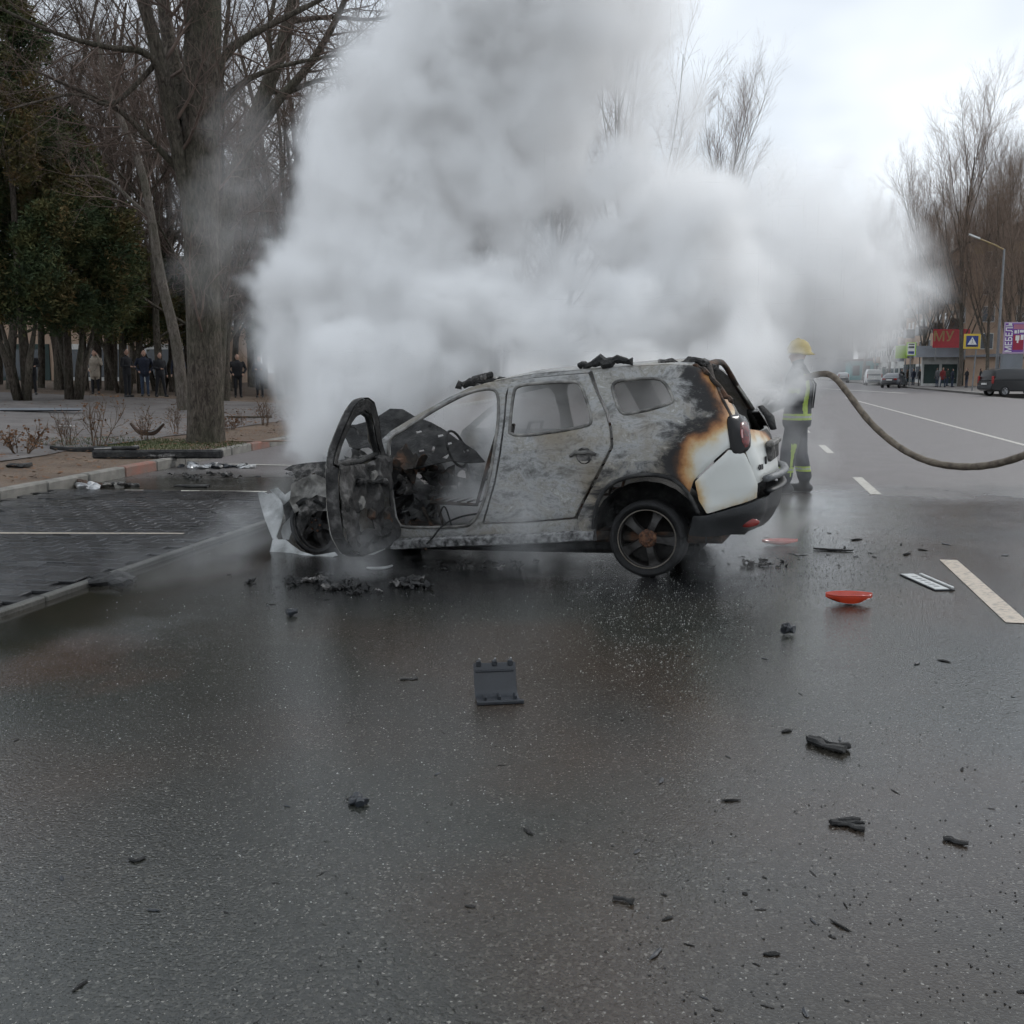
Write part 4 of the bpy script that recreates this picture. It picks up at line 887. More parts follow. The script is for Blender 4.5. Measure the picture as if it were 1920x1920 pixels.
_gr = [(s_, z_) for s_ in np.arange(-1.35, 3.2, .05) for z_ in np.arange(.15, 1.7, .05)]
_gp = np.array([PL(S(*g)) for g in _gr])
def sz(u, v):
    k = int(np.argmin((_gp[:, 0] - u) ** 2 + (_gp[:, 1] - v) ** 2)); s_, z_ = _gr[k]
    for _ in range(12):
        p0 = np.array(PL(S(s_, z_))); r_ = np.array((u, v)) - p0
        if np.abs(r_).max() < .05: break
        J = np.c_[(np.array(PL(S(s_ + 1e-3, z_))) - p0) / 1e-3, (np.array(PL(S(s_, z_ + 1e-3))) - p0) / 1e-3]
        st = np.linalg.lstsq(J, r_, rcond=.05)[0]; st = np.clip(st, -.08, .08); s_ += st[0]; z_ += st[1]
    return (float(s_), float(z_))
def onplane(u, v, y):                                   # pixel -> car-local point at lateral y
    o = MCI @ Vector((0, 0, HC)); d = MCI.to_3x3() @ ray(u, v); t_ = (y - o.y) / d.y; return o + d * t_

# --- burnt paint: attribute "burn" = metres beyond the edge of the surviving white paint
PAINT = [(1270, 838), (1288, 814), (1325, 800), (1345, 786), (1350, 772), (1334, 746), (1314, 715), (1308, 694), (1330, 690), (1352, 705), (1384, 745), (1420, 770), (1445, 800), (1460, 850), (1485, 895), (1430, 965), (1310, 1000), (1276, 915), (1268, 872)]
PA = np.array(PAINT, float)
def burn_px(P):
    P = np.array(P, float); d = np.full(len(P), 1e9); ins = np.zeros(len(P), bool); j = len(PA) - 1
    for i in range(len(PA)):
        a, b = PA[j], PA[i]; ab = b - a; t_ = np.clip(((P - a) @ ab) / (ab @ ab), 0, 1); d = np.minimum(d, np.linalg.norm(P - a - t_[:, None] * ab, axis=1))
        ins ^= ((PA[i, 1] > P[:, 1]) != (PA[j, 1] > P[:, 1])) & (P[:, 0] < (PA[j, 0] - PA[i, 0]) * (P[:, 1] - PA[i, 1]) / (PA[j, 1] - PA[i, 1] + 1e-9) + PA[i, 0]); j = i
    return np.where(ins, -d, d) / 250.0
m, t = newmat('burnt_body'); co = t.coord('Object')
at1 = t.n('ShaderNodeAttribute', {'attribute_name': 'burn'}).outputs['Fac']
n1 = t.noise(co, 7, 5, .62).outputs[0]
d_ = t.math('MULTIPLY_ADD', n1, .16, t.math('ADD', at1, -.08).outputs[0]).outputs[0]
f = t.n('ShaderNodeMapRange', None, Value=d_, From_Min=-.2, From_Max=.6, To_Min=0.0, To_Max=1.0).outputs[0]
flow = t.n('ShaderNodeMapping', None, Vector=co); flow.inputs['Scale'].default_value = (1.0, 1.0, 1.9); flow.inputs['Rotation'].default_value = (0, .5, 0)
n2 = t.noise(flow, 3.4, 8, .76, .5).outputs[0]; n3 = t.noise(co, 26, 3, .7).outputs[0]; n4 = t.noise(co, 1.7, 3, .6, .6).outputs[0]
ash = t.ramp(n2, [(.28, (.07, .068, .066)), (.40, (.17, .17, .165)), (.5, (.34, .342, .34)), (.56, (.25, .24, .215)), (.64, (.44, .445, .44)), (.74, (.52, .525, .52))])
ash = t.mix(t.ramp(n4, [(.46, (0, 0, 0)), (.66, (.75, .75, .75))]), ash, (.19, .155, .105))
ash = t.mix(t.ramp(n3, [(.3, (.5, .5, .5)), (.45, (0, 0, 0))]), ash, (.06, .056, .05))
bl = t.ramp(f, [(0.0, (.60, .61, .58)), (.07, (.58, .56, .49)), (.12, (.52, .40, .23)), (.17, (.40, .20, .07)), (.21, (.20, .08, .025)), (.245, (.05, .026, .015)), (.28, (.013, .012, .012)), (.42, (.020, .020, .021)), (.50, (.06, .06, .06))])
colr = t.mix(t.ramp(t.math('MULTIPLY_ADD', n2, .7, t.math('ADD', f, -.35).outputs[0]).outputs[0], [(.31, (0, 0, 0)), (.45, (1, 1, 1))]), bl, ash)
rg = t.ramp(f, [(.1, (.28,) * 3), (.25, (.75,) * 3)])
bs = t.n('ShaderNodeBsdfPrincipled', None, Base_Color=colr, Roughness=rg)
bp = t.n('ShaderNodeBump', None, Strength=t.ramp(f, [(.15, (.0,) * 3), (.3, (.45,) * 3)]), Distance=.01, Height=t.math('MULTIPLY_ADD', n3, .6, n2).outputs[0]); t.t.links.new(bp.outputs[0], bs.inputs['Normal']); t.out(bs.outputs[0])
BODY = m
mat('char_black', (0.018, 0.018, 0.018), (0.008, 0.008, 0.008), 9, .8, bump=1.0, bscale=30, c=(.045, .044, .042))
mat('char_flaky', (0.05, 0.048, 0.046), (0.012, 0.012, 0.012), 14, .85, bump=1.0, bscale=40, c=(.20, .19, .18), detail=8)
mat('char_rust', (0.036, 0.028, 0.022), (0.012, 0.011, 0.010), 8, .85, bump=.8, bscale=26, c=(.10, .048, .026), detail=7)
mat('door_inner', (0.036, 0.034, 0.033), (0.010, 0.010, 0.010), 7, .8, bump=.9, bscale=26, c=(.15, .145, .14), detail=8, lo=.38, hi=.72)
mat('burnt_metal', (0.15, 0.145, 0.135), (0.05, 0.048, 0.045), 8, .65, bump=.5, bscale=30, c=(.28, .27, .25), detail=7)
mat('sill_ash', (0.20, 0.20, 0.20), (0.035, 0.035, 0.035), 22, .75, bump=.8, bscale=60, c=(.36, .36, .36), detail=7)
mat('bumper_black', (0.022, 0.023, 0.025), (0.014, 0.015, 0.016), 5, .5, bump=.2, bscale=80)
mat('bumper_melted', (0.36, 0.37, 0.37), (0.18, 0.185, 0.18), 6, .6, bump=.6, bscale=18, c=(.50, .51, .51), detail=6)
mat('soot_tyre', (0.014, 0.014, 0.015), (0.009, 0.009, 0.009), 18, .75, bump=.7, bscale=50)
mat('steel_dark', (0.055, 0.052, 0.05), (0.03, 0.028, 0.027), 9, .42, metal=.6, bump=.3, bscale=40)
mat('steel_edge', (0.20, 0.18, 0.155), (0.10, 0.085, 0.07), 9, .4, metal=.6)
mat('hub_rust', (0.11, 0.048, 0.026), (0.03, 0.02, 0.015), 30, .8, bump=.6, bscale=60, c=(.20, .10, .05))
mat('lamp_smoked', (0.006, 0.005, 0.005), None, 9, .18, spec=.25); mat('lamp_dark_red', (0.16, 0.012, 0.01), (0.03, 0.005, 0.005), 20, .25, coat=.2); mat('lamp_pink', (0.62, 0.36, 0.36), (.5, .25, .25), 20, .3)
mat('reflector_red', (0.24, 0.02, 0.014), (.16, .015, .012), 8, .25)

car = thing('burnt_car', 'burnt-out white car with its front door open, smoking in the middle of the road', 'car'); car.matrix_world = MC
def dent(p, amp): return amp * (fbm((p.x * 2.2, p.y * 2, p.z * 2.2 + 7)) + .35 * fbm((p.x * 7, p.y * 7, p.z * 7)))
def panel(name, px=None, holes_px=(), poly=None, holes=(), grid=.03, thick=.018, mat_=None, off=0.0, parent=None, gap=.004, sm=1, mirror=False, burn='px', dents=.004, hgap=0.0):
    O = poly if poly is not None else [sz(*q) for q in dens_poly(px, 8)]
    O = smooth_poly(dens_poly(O, .025), sm); O = inset_poly(O, gap)
    Hs = []
    for h in holes_px: Hs.append(smooth_poly(dens_poly(smooth_poly([sz(*q) for q in h], 2), .02), 1))
    for h in holes: Hs.append(smooth_poly(dens_poly(h, .02), 1))
    V, Fc, bd = cdt(O, Hs, grid)
    pts = []
    for (s_, z_), b_ in zip(V, bd):
        p = S(s_, z_, off - (.006 if b_ else 0)); dn = dent(p, dents); q = S(s_, z_, off - (.006 if b_ else 0) + dn); pts.append(q)
    if burn == 'px': bv = burn_px([PL(p) for p in pts])
    elif burn == 1.0: bv = np.full(len(pts), 1.0)
    elif callable(burn): bv = np.array([burn(p) for p in pts])
    else: bv = np.full(len(pts), float(burn))
    if burn in ('px', 1.0) and not mirror:
        for i, p in enumerate(pts):
            q = math.hypot(p.x - .02, p.z - .36); lim = .10 + max(0, q - .50) * 1.5 + max(0, p.z - .85) * .9
            if bv[i] > .06: bv[i] = min(bv[i], max(.06, lim))
    if mirror: pts = [Vector((p.x, -p.y, p.z)) for p in pts]
    # keep the outer face outwards: back face goes inwards by hand
    n = len(pts); inner = []
    for (s_, z_), p in zip(V, pts):
        q = S(s_, z_, off - thick); inner.append(Vector((q.x, -q.y, q.z)) if mirror else q)
    edges = {}
    for f_ in Fc:
        for a, b in zip(f_, f_[1:] + f_[:1]): edges[(a, b)] = edges.get((a, b), 0) + 1
    rim = [(a, b) for (a, b) in edges if (b, a) not in edges]
    fs = list(Fc) + [tuple(i + n for i in f_[::-1]) for f_ in Fc] + [(b, a, a + n, b + n) for a, b in rim]
    me = bpy.data.meshes.new(name); me.from_pydata([tuple(p) for p in pts + inner], [], fs); me.materials.append(mat_ or BODY)
    bm = bmesh.new(); bm.from_mesh(me); bmesh.ops.recalc_face_normals(bm, faces=bm.faces); bm.to_mesh(me); bm.free()
    a_ = me.attributes.new('burn', 'FLOAT', 'POINT'); a_.data.foreach_set('value', list(bv) + [max(.3, x) for x in bv])
    me.polygons.foreach_set('use_smooth', [True] * len(me.polygons)); me.set_sharp_from_angle(angle=R(50)); me.update()
    return link(name, me, parent or car)
# openings traced on the side
APER = [(742, 981), (736, 950), (731, 911), (728, 857), (727, 832), (734, 819), (766, 800), (812, 770), (866, 741), (900, 730), (926, 729), (935, 743), (934, 792), (926, 846), (918, 897), (904, 951), (888, 979), (872, 988), (756, 990)]
WIN2 = [(955, 822), (956, 795), (962, 738), (968, 724), (1000, 719), (1076, 715), (1088, 720), (1098, 745), (1111, 790), (1100, 801)]
WIN3 = [(1146, 716), (1190, 710), (1233, 709), (1247, 717), (1263, 748), (1257, 758), (1176, 778), (1162, 773), (1151, 742)]
panel('side_frame', [(703, 840), (711, 827), (731, 808), (785, 775), (839, 745), (880, 726), (915, 716), (950, 710), (1000, 700), (1060, 695), (1106, 692), (1107, 699), (1060, 703), (1000, 709), (958, 716), (948, 740), (944, 790), (936, 850), (926, 905), (911, 958), (904, 982), (980, 981), (1075, 973), (1110, 975), (1112, 1002), (1000, 1008), (880, 1014), (738, 1019), (722, 1000), (716, 950), (711, 900), (706, 860)], [APER], grid=.028, thick=.05, sm=1, burn=1.0)
door = panel('rear_door', [(953, 716), (1000, 708), (1060, 702), (1103, 699), (1118, 737), (1135, 773), (1143, 807), (1145, 837), (1135, 857), (1111, 903), (1091, 940), (1077, 971), (980, 979), (906, 981), (913, 958), (928, 905), (938, 850), (946, 790)], [WIN2], grid=.022, thick=.04, burn=1.0)
quarter = panel('quarter_panel', [(1108, 692), (1180, 686), (1250, 683), (1297, 684), (1315, 690), (1334, 708), (1352, 730), (1374, 757), (1385, 775), (1393, 812), (1396, 846), (1366, 841), (1332, 871), (1301, 902), (1292, 928), (1276, 905), (1248, 891), (1213, 888), (1172, 894), (1143, 908), (1124, 932), (1117, 960), (1113, 1000), (1096, 998), (1082, 972), (1095, 941), (1115, 904), (1139, 858), (1149, 837), (1147, 806), (1139, 772), (1122, 736)], [WIN3], grid=.02, thick=.03)
# window frames: lips round the openings
def lip(name, px, par, w_=.012, mat_=None, inset=.0):
    pts = [sz(*q) for q in smooth_poly(px, 2)]; pts = dens_poly(pts, .03); P3 = [S(s_, z_, -.004) for s_, z_ in pts]; P3.append(P3[0]); P3.append(P3[1])
    return MB().tube(P3, w_, 6, cap=False).build(name, mat_ or BODY, par, 'all')
for px, par in ((APER, car), (WIN2, door), (WIN3, quarter)):
    o = lip('window_frame' if par is not car else 'door_seal', px, par, .013, MATS['burnt_metal'])
# door handle: burnt recess with ridge
hs, hzv = sz(1093, 852)
MB().tube([S(hs + .10, hzv - .012, .004), S(hs + .06, hzv + .012, .012), S(hs - .05, hzv + .018, .012), S(hs - .10, hzv - .004, .004)], [.012, .016, .016, .012], 7).build('handle', MATS['burnt_metal'], door, 'all')
MB().lathe([(.001, 0), (.055, .002), (.062, .007), (.05, .004)], 20, M=Matrix.Translation(S(hs - .01, hzv - .01, -.001)) @ Matrix.Rotation(-math.pi / 2, 4, 'X')).build('handle_recess', MATS['char_flaky'], door, 'all')
# wheel arch cladding, sill trim
AR = [(1113, 990), (1116, 962), (1123, 934), (1142, 909), (1172, 895), (1213, 889), (1248, 892), (1276, 906), (1294, 930), (1310, 962)]
arc3 = [S(*sz(*q), .012) for q in smooth_poly(AR, 2, closed=False)]
MB().tube(arc3, .026, 8, flat=.6).build('arch_trim', MATS['char_black'], car, 'all')
hub0 = onplane(1217, 1008, .80); hub1 = onplane(592, 992, .80)
ln = MB(); rings = []
for k in range(13):
    a = math.pi * (k / 12) * 1.06 - .1; rings.append((hub0.x + .43 * math.cos(a), hub0.z + .43 * math.sin(a)))
ln.add([(x, y, z) for y in (.46, .872) for x, z in rings], [(i, i + 1, 13 + i + 1, 13 + i) for i in range(12)] + [tuple(range(13))]); ln.build('wheel_liner', MATS['char_black'], car)
o = MB(); p0, p1 = S(*sz(738, 1016)), S(*sz(1112, 1000))
o.loft([[(x, .80, z0 - .07), (x, .895, z0 - .05), (x, .905, z0 + .01), (x, .86, z0 + .03), (x, .80, z0 + .02)] for x, z0 in [(p0.x + (p1.x - p0.x) * k / 12, p0.z + (p1.z - p0.z) * k / 12 + random.uniform(-.004, .004)) for k in range(13)]]); o.build('sill', MATS['sill_ash'], car, True)

# --- rear: bumper, tailgate, lamp
def wrap_poly(left_px, zs_right, name, **kw): pass
bw = [sz(*q) for q in [(1302, 903), (1334, 872), (1366, 842), (1396, 849), (1408, 876), (1420, 908), (1418, 934), (1372, 950), (1325, 964), (1310, 940)]]
panel('bumper', poly=bw, off=.012, grid=.025, thick=.02, dents=.0, sm=1)
zl = bw[8][1]; zm = bw[6][1]; sm0 = bw[8][0]
zb = .33
def sR(s0, z): return s_of_y(-.83, z)
bl_poly = [(bw[8][0] + .10, zl - .01), (bw[8][0], zl - .005), (bw[7][0], bw[7][1] - .005), (bw[6][0], zm - .005)]
sy = lambda y, z: s_of_y(y, z)
bl_poly += [(sy(.45, zm), zm + .0), (sy(.3, zm), zm + .05), (sy(-.3, zm), zm + .05), (sy(-.5, zm), zm), (sy(-.95, zm), zm), (sy(-.95, .42), .42), (sy(-.5, .33), .33), (sy(.3, .31), .31), (bw[6][0] - .02, .32), (bw[8][0] + .02, .30), (bw[8][0] + .14, .31)]
low = panel('lower_bumper', poly=bl_poly, off=.03, grid=.03, thick=.03, mat_=MATS['bumper_black'], dents=.001, burn=1.0)
# grey step pad along the top of the bumper
pts = [S(sy(y, .70), .70, .05) for y in np.linspace(.60, -.86, 14)]
MB().tube(pts, [.034] * 13 + [.024], 8, flat=.8).build('bumper_step', mat('pad_grey', (.16, .165, .17), (.10, .105, .11), 8, .55, bump=.3), car, 'all')
pts = [S(sy(y, .60), .60, .028) for y in np.linspace(.52, -.84, 12)]
MB().tube(pts, .035, 8, flat=.5).build('bumper_groove', MATS['bumper_black'], car, 'all')
rc_ = sz(1398, 980); V = []
MB().ball((0, 0, 0), (.014, .085, .032), n=14, m=8).build('reflector', MATS['reflector_red'], low, 'all').matrix_local = Matrix.Translation(S(rc_[0], rc_[1], .032)) @ Matrix.Rotation(R(-58), 4, 'Z')
tg = [sz(1398, 848), sz(1396, 812), sz(1386, 776), sz(1375, 757)]
tg_poly = [(tg[0][0] + .0, tg[0][1]), tg[1], tg[2], tg[3], (sy(.66, 1.13), 1.13), (sy(.60, 1.06), 1.07), (sy(.2, 1.03), 1.03), (sy(-.45, 1.03), 1.03), (sy(-.72, 1.04), 1.04), (sy(-.78, .9), .9), (sy(-.74, .72), .72), (sy(-.5, .70), .70), (sy(.4, .70), .70), (bw[5][0], bw[5][1]), (bw[4][0], bw[4][1])]
def tburn(p): return (p.z - .99) * 1.1 + max(0, .35 - p.y) * .32 - .12 if p.z > .84 else -.3
gate = panel('tailgate', poly=tg_poly, grid=.03, thick=.03, off=.004, burn=tburn, dents=.001, sm=1)
# tailgate window frame, burnt bare
def rearpt(y, z, off=0.0): return S(sy(y, z), z, off)
pts = [rearpt(y, z, -.02) for y, z in ((.70, 1.08), (.66, 1.2), (.60, 1.35), (.52, 1.47), (.40, 1.545), (0, 1.57), (-.40, 1.545), (-.52, 1.47), (-.60, 1.35), (-.66, 1.2), (-.70, 1.06))]
MB().tube([Vector(p) for p in smooth_poly([tuple(p) for p in pts], 2, False)], .028, 7, flat=.8).build('tailgate_window_frame', MATS['char_rust'], gate, 'all')
MB().bbox((-.03, -.3, -.02), (.03, .3, .02), .01).build('plate_lamp_bar', MATS['burnt_metal'], gate).matrix_local = Matrix.Translation(rearpt(0, .93, .03))
MB().bbox((-.02, -.27, -.06), (.02, .27, .06), .01).build('plate_recess', MATS['char_flaky'], gate).matrix_local = Matrix.Translation(rearpt(.05, .86, .006))
wp = [rearpt(-.15, 1.02, .05), rearpt(-.2, 1.12, .07), rearpt(-.28, 1.2, .05)]
MB().tube(wp, [.03, .045, .03], 6, flat=.4).build('burnt_wiper', MATS['char_black'], gate, 'all')
tx = link('badge_letters', text_mesh('4X4', .055, .003, mat_=MATS['sign_black']), gate); q = rearpt(.60, .78, .0)
nrm = (rearpt(.55, .78) - rearpt(.65, .78)).normalized()
tx.matrix_local = Matrix.Translation(rearpt(.58, .78, .012)) @ Matrix(((nrm.x, 0, nrm.y, 0), (nrm.y, 0, -nrm.x, 0), (0, 1, 0, 0), (0, 0, 0, 1)))
MB().bbox((-.006, -.02, -.03), (.006, .02, .03), .004).build('lock_emblem', MATS['sign_black'], gate).matrix_local = Matrix.Translation(rearpt(.40, .82, .012))
# tail lamps
LAMP = [(1362, 797), (1362, 785), (1367, 778), (1382, 775), (1394, 779), (1402, 793), (1406, 818), (1406, 837), (1399, 847), (1384, 853), (1373, 851), (1368, 839), (1365, 818)]
lamp = panel('tail_lamp', LAMP, off=.016, thick=.05, grid=.02, mat_=MATS['lamp_smoked'], dents=0, sm=2, burn=0)
LIN = [(1384, 792), (1390, 788), (1396, 792), (1401, 806), (1403, 826), (1400, 838), (1394, 841), (1388, 830), (1384, 812)]
panel('lens', LIN, off=.023, thick=.012, grid=.015, mat_=MATS['lamp_dark_red'], dents=0, sm=2, burn=0, parent=lamp)
for q in ([(1385, 804), (1391, 803), (1391, 822), (1386, 822)], [(1388, 810), (1397, 809), (1398, 815), (1389, 816)]): panel('lens_reflector', q, off=.028, thick=.008, grid=.02, mat_=MATS['lamp_pink'], dents=0, sm=1, burn=0, parent=lamp)
rl = [(LS, LZ) for LS, LZ in [sz(*q) for q in LAMP]]
panel('tail_lamp', poly=rl, off=.016, thick=.07, grid=.03, mat_=MATS['lamp_smoked'], dents=0, sm=2, burn=0, mirror=True)
# --- right-hand side, seen through the openings
fr = [(sz(*q)) for q in APER]; w2 = [sz(*q) for q in WIN2]; w3 = [sz(*q) for q in WIN3]
za = min(z for s_, z in fr)
right = panel('right_side', poly=[sz(*q) for q in [(703, 840), (711, 827), (785, 775), (839, 745), (880, 726), (950, 710), (1106, 692), (1297, 684), (1334, 708), (1374, 757), (1396, 846), (1301, 902), (1276, 905), (1213, 888), (1143, 908), (1113, 1000), (880, 1010), (735, 1018), (716, 950)]],
      holes=[[sz(*q) for q in [(740, 822), (766, 802), (812, 772), (866, 743), (926, 731), (934, 745), (932, 795), (926, 826)]], w2, w3], grid=.05, thick=.03, burn=1.0, mirror=True)
panel('right_bumper', poly=bw, off=.012, grid=.04, thick=.02, mirror=True, burn=-.3, dents=0)
# --- roof
top_px = [(925, 714), (950, 709), (1000, 699), (1060, 694), (1106, 691), (1180, 685), (1250, 682), (1297, 683)]
tp = [S(*sz(*q)) for q in top_px]; V, Fc = [], []; NY = 16
for i, p in enumerate(tp):
    for j in range(NY + 1):
        f_ = 1 - 2 * j / NY; z = p.z + .045 * (1 - f_ * f_) + .012 * fbm((p.x * 2, f_ * 2, 1)); V.append((p.x, p.y * f_, z - .004))
Fc = [(i * (NY + 1) + j, (i + 1) * (NY + 1) + j, (i + 1) * (NY + 1) + j + 1, i * (NY + 1) + j + 1) for i in range(len(tp) - 1) for j in range(NY)]
sheet('roof', V, Fc, BODY, .02, car, attr={'burn': [1.0] * len(V)})
def crumbs(name, path, rad, mat_, seed, parent=car, n=7, rough=.5):
    """a charred, flaky length: tube with broken relief"""
    r_ = random.Random(seed); P3 = [Vector(p) for p in smooth_poly([tuple(p) for p in path], 2, False)]
    rr_ = [rad * (1 + rough * r_.uniform(-.9, .9)) for _ in P3]; P3 = [p + Vector((r_.gauss(0, 1), r_.gauss(0, 1), r_.gauss(0, 1))) * rad * .35 for p in P3]
    return MB().tube(P3, rr_, n).build(name, mat_, parent)
crumbs('roof_rail_remnant', [tp[4] + Vector((.08, -.02, .02)), tp[4] + Vector((-.05, -.02, .05)), tp[4] + Vector((-.2, -.02, .045)), tp[5] + Vector((0, -.02, .02))], .035, MATS['char_black'], 4)
crumbs('roof_rail_remnant', [onplane(858, 722, .62), onplane(885, 712, .60), onplane(905, 707, .60), onplane(921, 703, .60)], .025, MATS['char_flaky'], 6)
crumbs('roof_rail_remnant', [onplane(868, 724, .60), onplane(900, 716, .60), onplane(948, 709, .60)], .018, MATS['char_black'], 7)
crumbs('spoiler_remnant', [onplane(1240, 682, .5), onplane(1290, 679, .45), onplane(1325, 682, .42), onplane(1345, 690, .40)], .028, MATS['char_flaky'], 8)
crumbs('spoiler_remnant', [onplane(1300, 684, .56), onplane(1322, 694, .56), onplane(1345, 722, .60), onplane(1372, 752, .66)], .018, MATS['char_rust'], 9)
crumbs('windscreen_header', [Vector((1.5, .52, 1.47)), Vector((1.5, 0, 1.52)), Vector((1.5, -.52, 1.47))], .03, MATS['burnt_metal'], 10)

# --- wheels
def burnt_wheel(name_, hub, toe=0.0, y_out=.89, rt=None, lean=0.0, hubm='hub_rust'):
    Rr = rt or (MC @ hub).z; Wt = .2
    W_ = thing('wheel', None, None); W_.parent = car
    W_.matrix_local = Matrix.Translation((hub.x, y_out - Wt / 2, hub.z)) @ Matrix.Rotation(toe, 4, 'Z') @ Matrix.Rotation(lean, 4, 'X') @ Matrix.Rotation(-math.pi / 2, 4, 'X')
    tprof = [(.218, -.1), (.25, -.112), (Rr * .93, -.105), (Rr, -.085), (Rr, .085), (Rr * .95, .105), (Rr * .86, .116), (.25, .11), (.222, .098)]
    tt_ = MB().lathe(tprof, 40, close=True)
    for i, v in enumerate(tt_.v): tt_.v[i] = tuple(Vector(v) * (1 + .012 * fbm(Vector(v) * 9)))
    tt_.build('tyre', MATS['soot_tyre'], W_, 'all')
    rm = MB().lathe([(.215, -.09), (.222, .085), (.226, .098), (.214, .1), (.2, .07), (.196, .03)], 40); 
    MB().lathe([(.214, .092), (.222, .097), (.219, .103), (.211, .099)], 40, close=True).build('rim_edge', MATS['steel_edge'], W_, 'all')
    MB().lathe([(.215, -.09), (.214, .07), (.205, .05), (.2, -.02), (.19, -.05), (.05, -.055), (.001, -.055)], 40).build('rim', MATS['steel_dark'], W_, 'all')
    sp = MB()
    for k in range(5):
        a = math.radians(90 + 72 * k + 12); c_, s_ = math.cos(a), math.sin(a); n_ = Vector((-s_, c_, 0))
        rows = []
        for rr_, hw_, hh in ((.05, .036, .062), (.10, .034, .072), (.15, .037, .06), (.19, .05, .045), (.212, .06, .05)):
            b_ = Vector((c_, s_, 0)) * rr_; rows.append([b_ - n_ * hw_ + Vector((0, 0, hh - .03)), b_ - n_ * hw_ * .7 + Vector((0, 0, hh)), b_ + n_ * hw_ * .7 + Vector((0, 0, hh)), b_ + n_ * hw_ + Vector((0, 0, hh - .03))])
        sp.loft(rows)
        MB().loft(rows).build('spoke', MATS['steel_dark'], W_, True)
    MB().lathe([(.07, .03), (.068, .066), (.055, .078), (.03, .08), (.028, .09), (.001, .091)], 24).build('hub', MATS[hubm], W_, True)
    for k in range(5):
        a = math.radians(72 * k + 40); MB().lathe([(.009, .075), (.009, .09), (.004, .093)], 6, M=Matrix.Translation((math.cos(a) * .047, math.sin(a) * .047, 0))).build('wheel_nut', MATS['hub_rust'], W_)
    return W_
burnt_wheel('rear', hub0, 0, .885)
hub1.z = max(hub1.z, .35)
burnt_wheel('front', hub1, R(-8), .80, lean=R(-4), hubm='char_black')
for hb in (hub0, hub1):
    Wz_ = MB().lathe([(.1, -.1), (.29, -.1), (.3, -.07), (.3, .07), (.29, .1), (.1, .1)], 28, M=Matrix.Translation((hb.x, -.78, hb.z + .0)) @ Matrix.Rotation(math.pi / 2, 4, 'X')).build('far_wheel', MATS['soot_tyre'], car, True)
MB().tube([(hub0.x, .75, hub0.z), (hub0.x, -.75, hub0.z)], .05, 8).build('rear_axle', MATS['char_black'], car)
# --- floor and cabin remains
MB().bbox((-.55, -.78, .24), (2.35, .78, .32), .02).build('floor_pan', MATS['char_rust'], car)
MB().bbox((-.35, -.68, .13), (2.5, .66, .239), .04).build('underbody_light_block', MATS['char_black'], car)  # plain dark mass added under the floor pan to block light below the car
MB().bbox((-.70, -.6, .28), (-.45, .6, .9), .03).build('rear_wall', MATS['char_black'], car)
for sx in (1.45, .55):
    for sy_ in (.38, -.38):
        sb = MB(); w_ = .22
        sb.tube([(sx + .4, sy_ - w_, .52), (sx, sy_ - w_, .50), (sx - .12, sy_ - w_, .85), (sx - .2, sy_ - w_ + .05, 1.12), (sx - .2, sy_ + w_ - .05, 1.12), (sx - .12, sy_ + w_, .85), (sx, sy_ + w_, .5), (sx + .4, sy_ + w_, .52), (sx + .4, sy_ - w_, .52)], .016, 6)
        for k in range(5): sb.tube([(sx + .35 - .09 * k, sy_ - w_, .52), (sx + .35 - .09 * k, sy_ + w_, .52)], .008, 5)
        for k in range(4): sb.tube([(sx - .08 - .035 * k, sy_ - w_ * .95, .7 + .1 * k), (sx - .08 - .035 * k, sy_ + w_ * .95, .7 + .1 * k)], .008, 5)
        for a in (-w_, w_): sb.tube([(sx + .35, sy_ + a, .52), (sx + .3, sy_ + a, .32)], .014, 5)
        sb.build('seat_frame', MATS['char_rust'], car)
MB().tube([(2.05, .8, .86), (2.08, .3, .88), (2.08, -.3, .88), (2.05, -.8, .86)], .035, 8).build('dash_beam', MATS['char_rust'], car)
def lump(mb, c, r, seed, rough=.45, mi=0):
    n0 = len(mb.v); mb.ball((0, 0, 0), r, mi, 12, 9)
    for i in range(n0, len(mb.v)):
        v = Vector(mb.v[i]); k_ = 1 + rough * (fbm((v.x * 6 + seed, v.y * 6, v.z * 6)) + .5 * fbm((v.x * 17, v.y * 17 + seed, v.z * 17))); mb.v[i] = tuple(v * k_ + Vector(c))
    return mb
def scrap(name, c, size, seed, mat_, parent=car, lie=1.4, fl=.5):
    """a torn, buckled plate"""
    r_ = random.Random(seed); n = 7; V = []; Fc = []
    for i in range(n):
        for j in range(n):
            x, y = (i / (n - 1) - .5) * size * r_.uniform(.85, 1.15), (j / (n - 1) - .5) * size * r_.uniform(.5, .8); V.append(Vector((x, y, size * fl * fbm((x / size * 2.5 + seed, y / size * 2.5, seed)))))
    Fc = [(i * n + j, (i + 1) * n + j, (i + 1) * n + j + 1, i * n + j + 1) for i in range(n - 1) for j in range(n - 1) if r_.random() > .12]
    M_ = Matrix.Translation(c) @ Matrix.Rotation(r_.uniform(0, 6), 4, 'Z') @ Matrix.Rotation(r_.uniform(-lie, lie), 4, 'X')
    return sheet(name, [M_ @ v for v in V], Fc, mat_, .004, parent)
for k in range(34):
    r_ = random.Random(k + 7); scrap('dashboard_scrap', Vector((2.05 + r_.uniform(-.2, .28), r_.uniform(-.7, .70), r_.uniform(.40, .88))), r_.uniform(.12, .32), k, MATS[r_.choice(['char_black', 'char_black', 'char_rust', 'char_flaky'])])
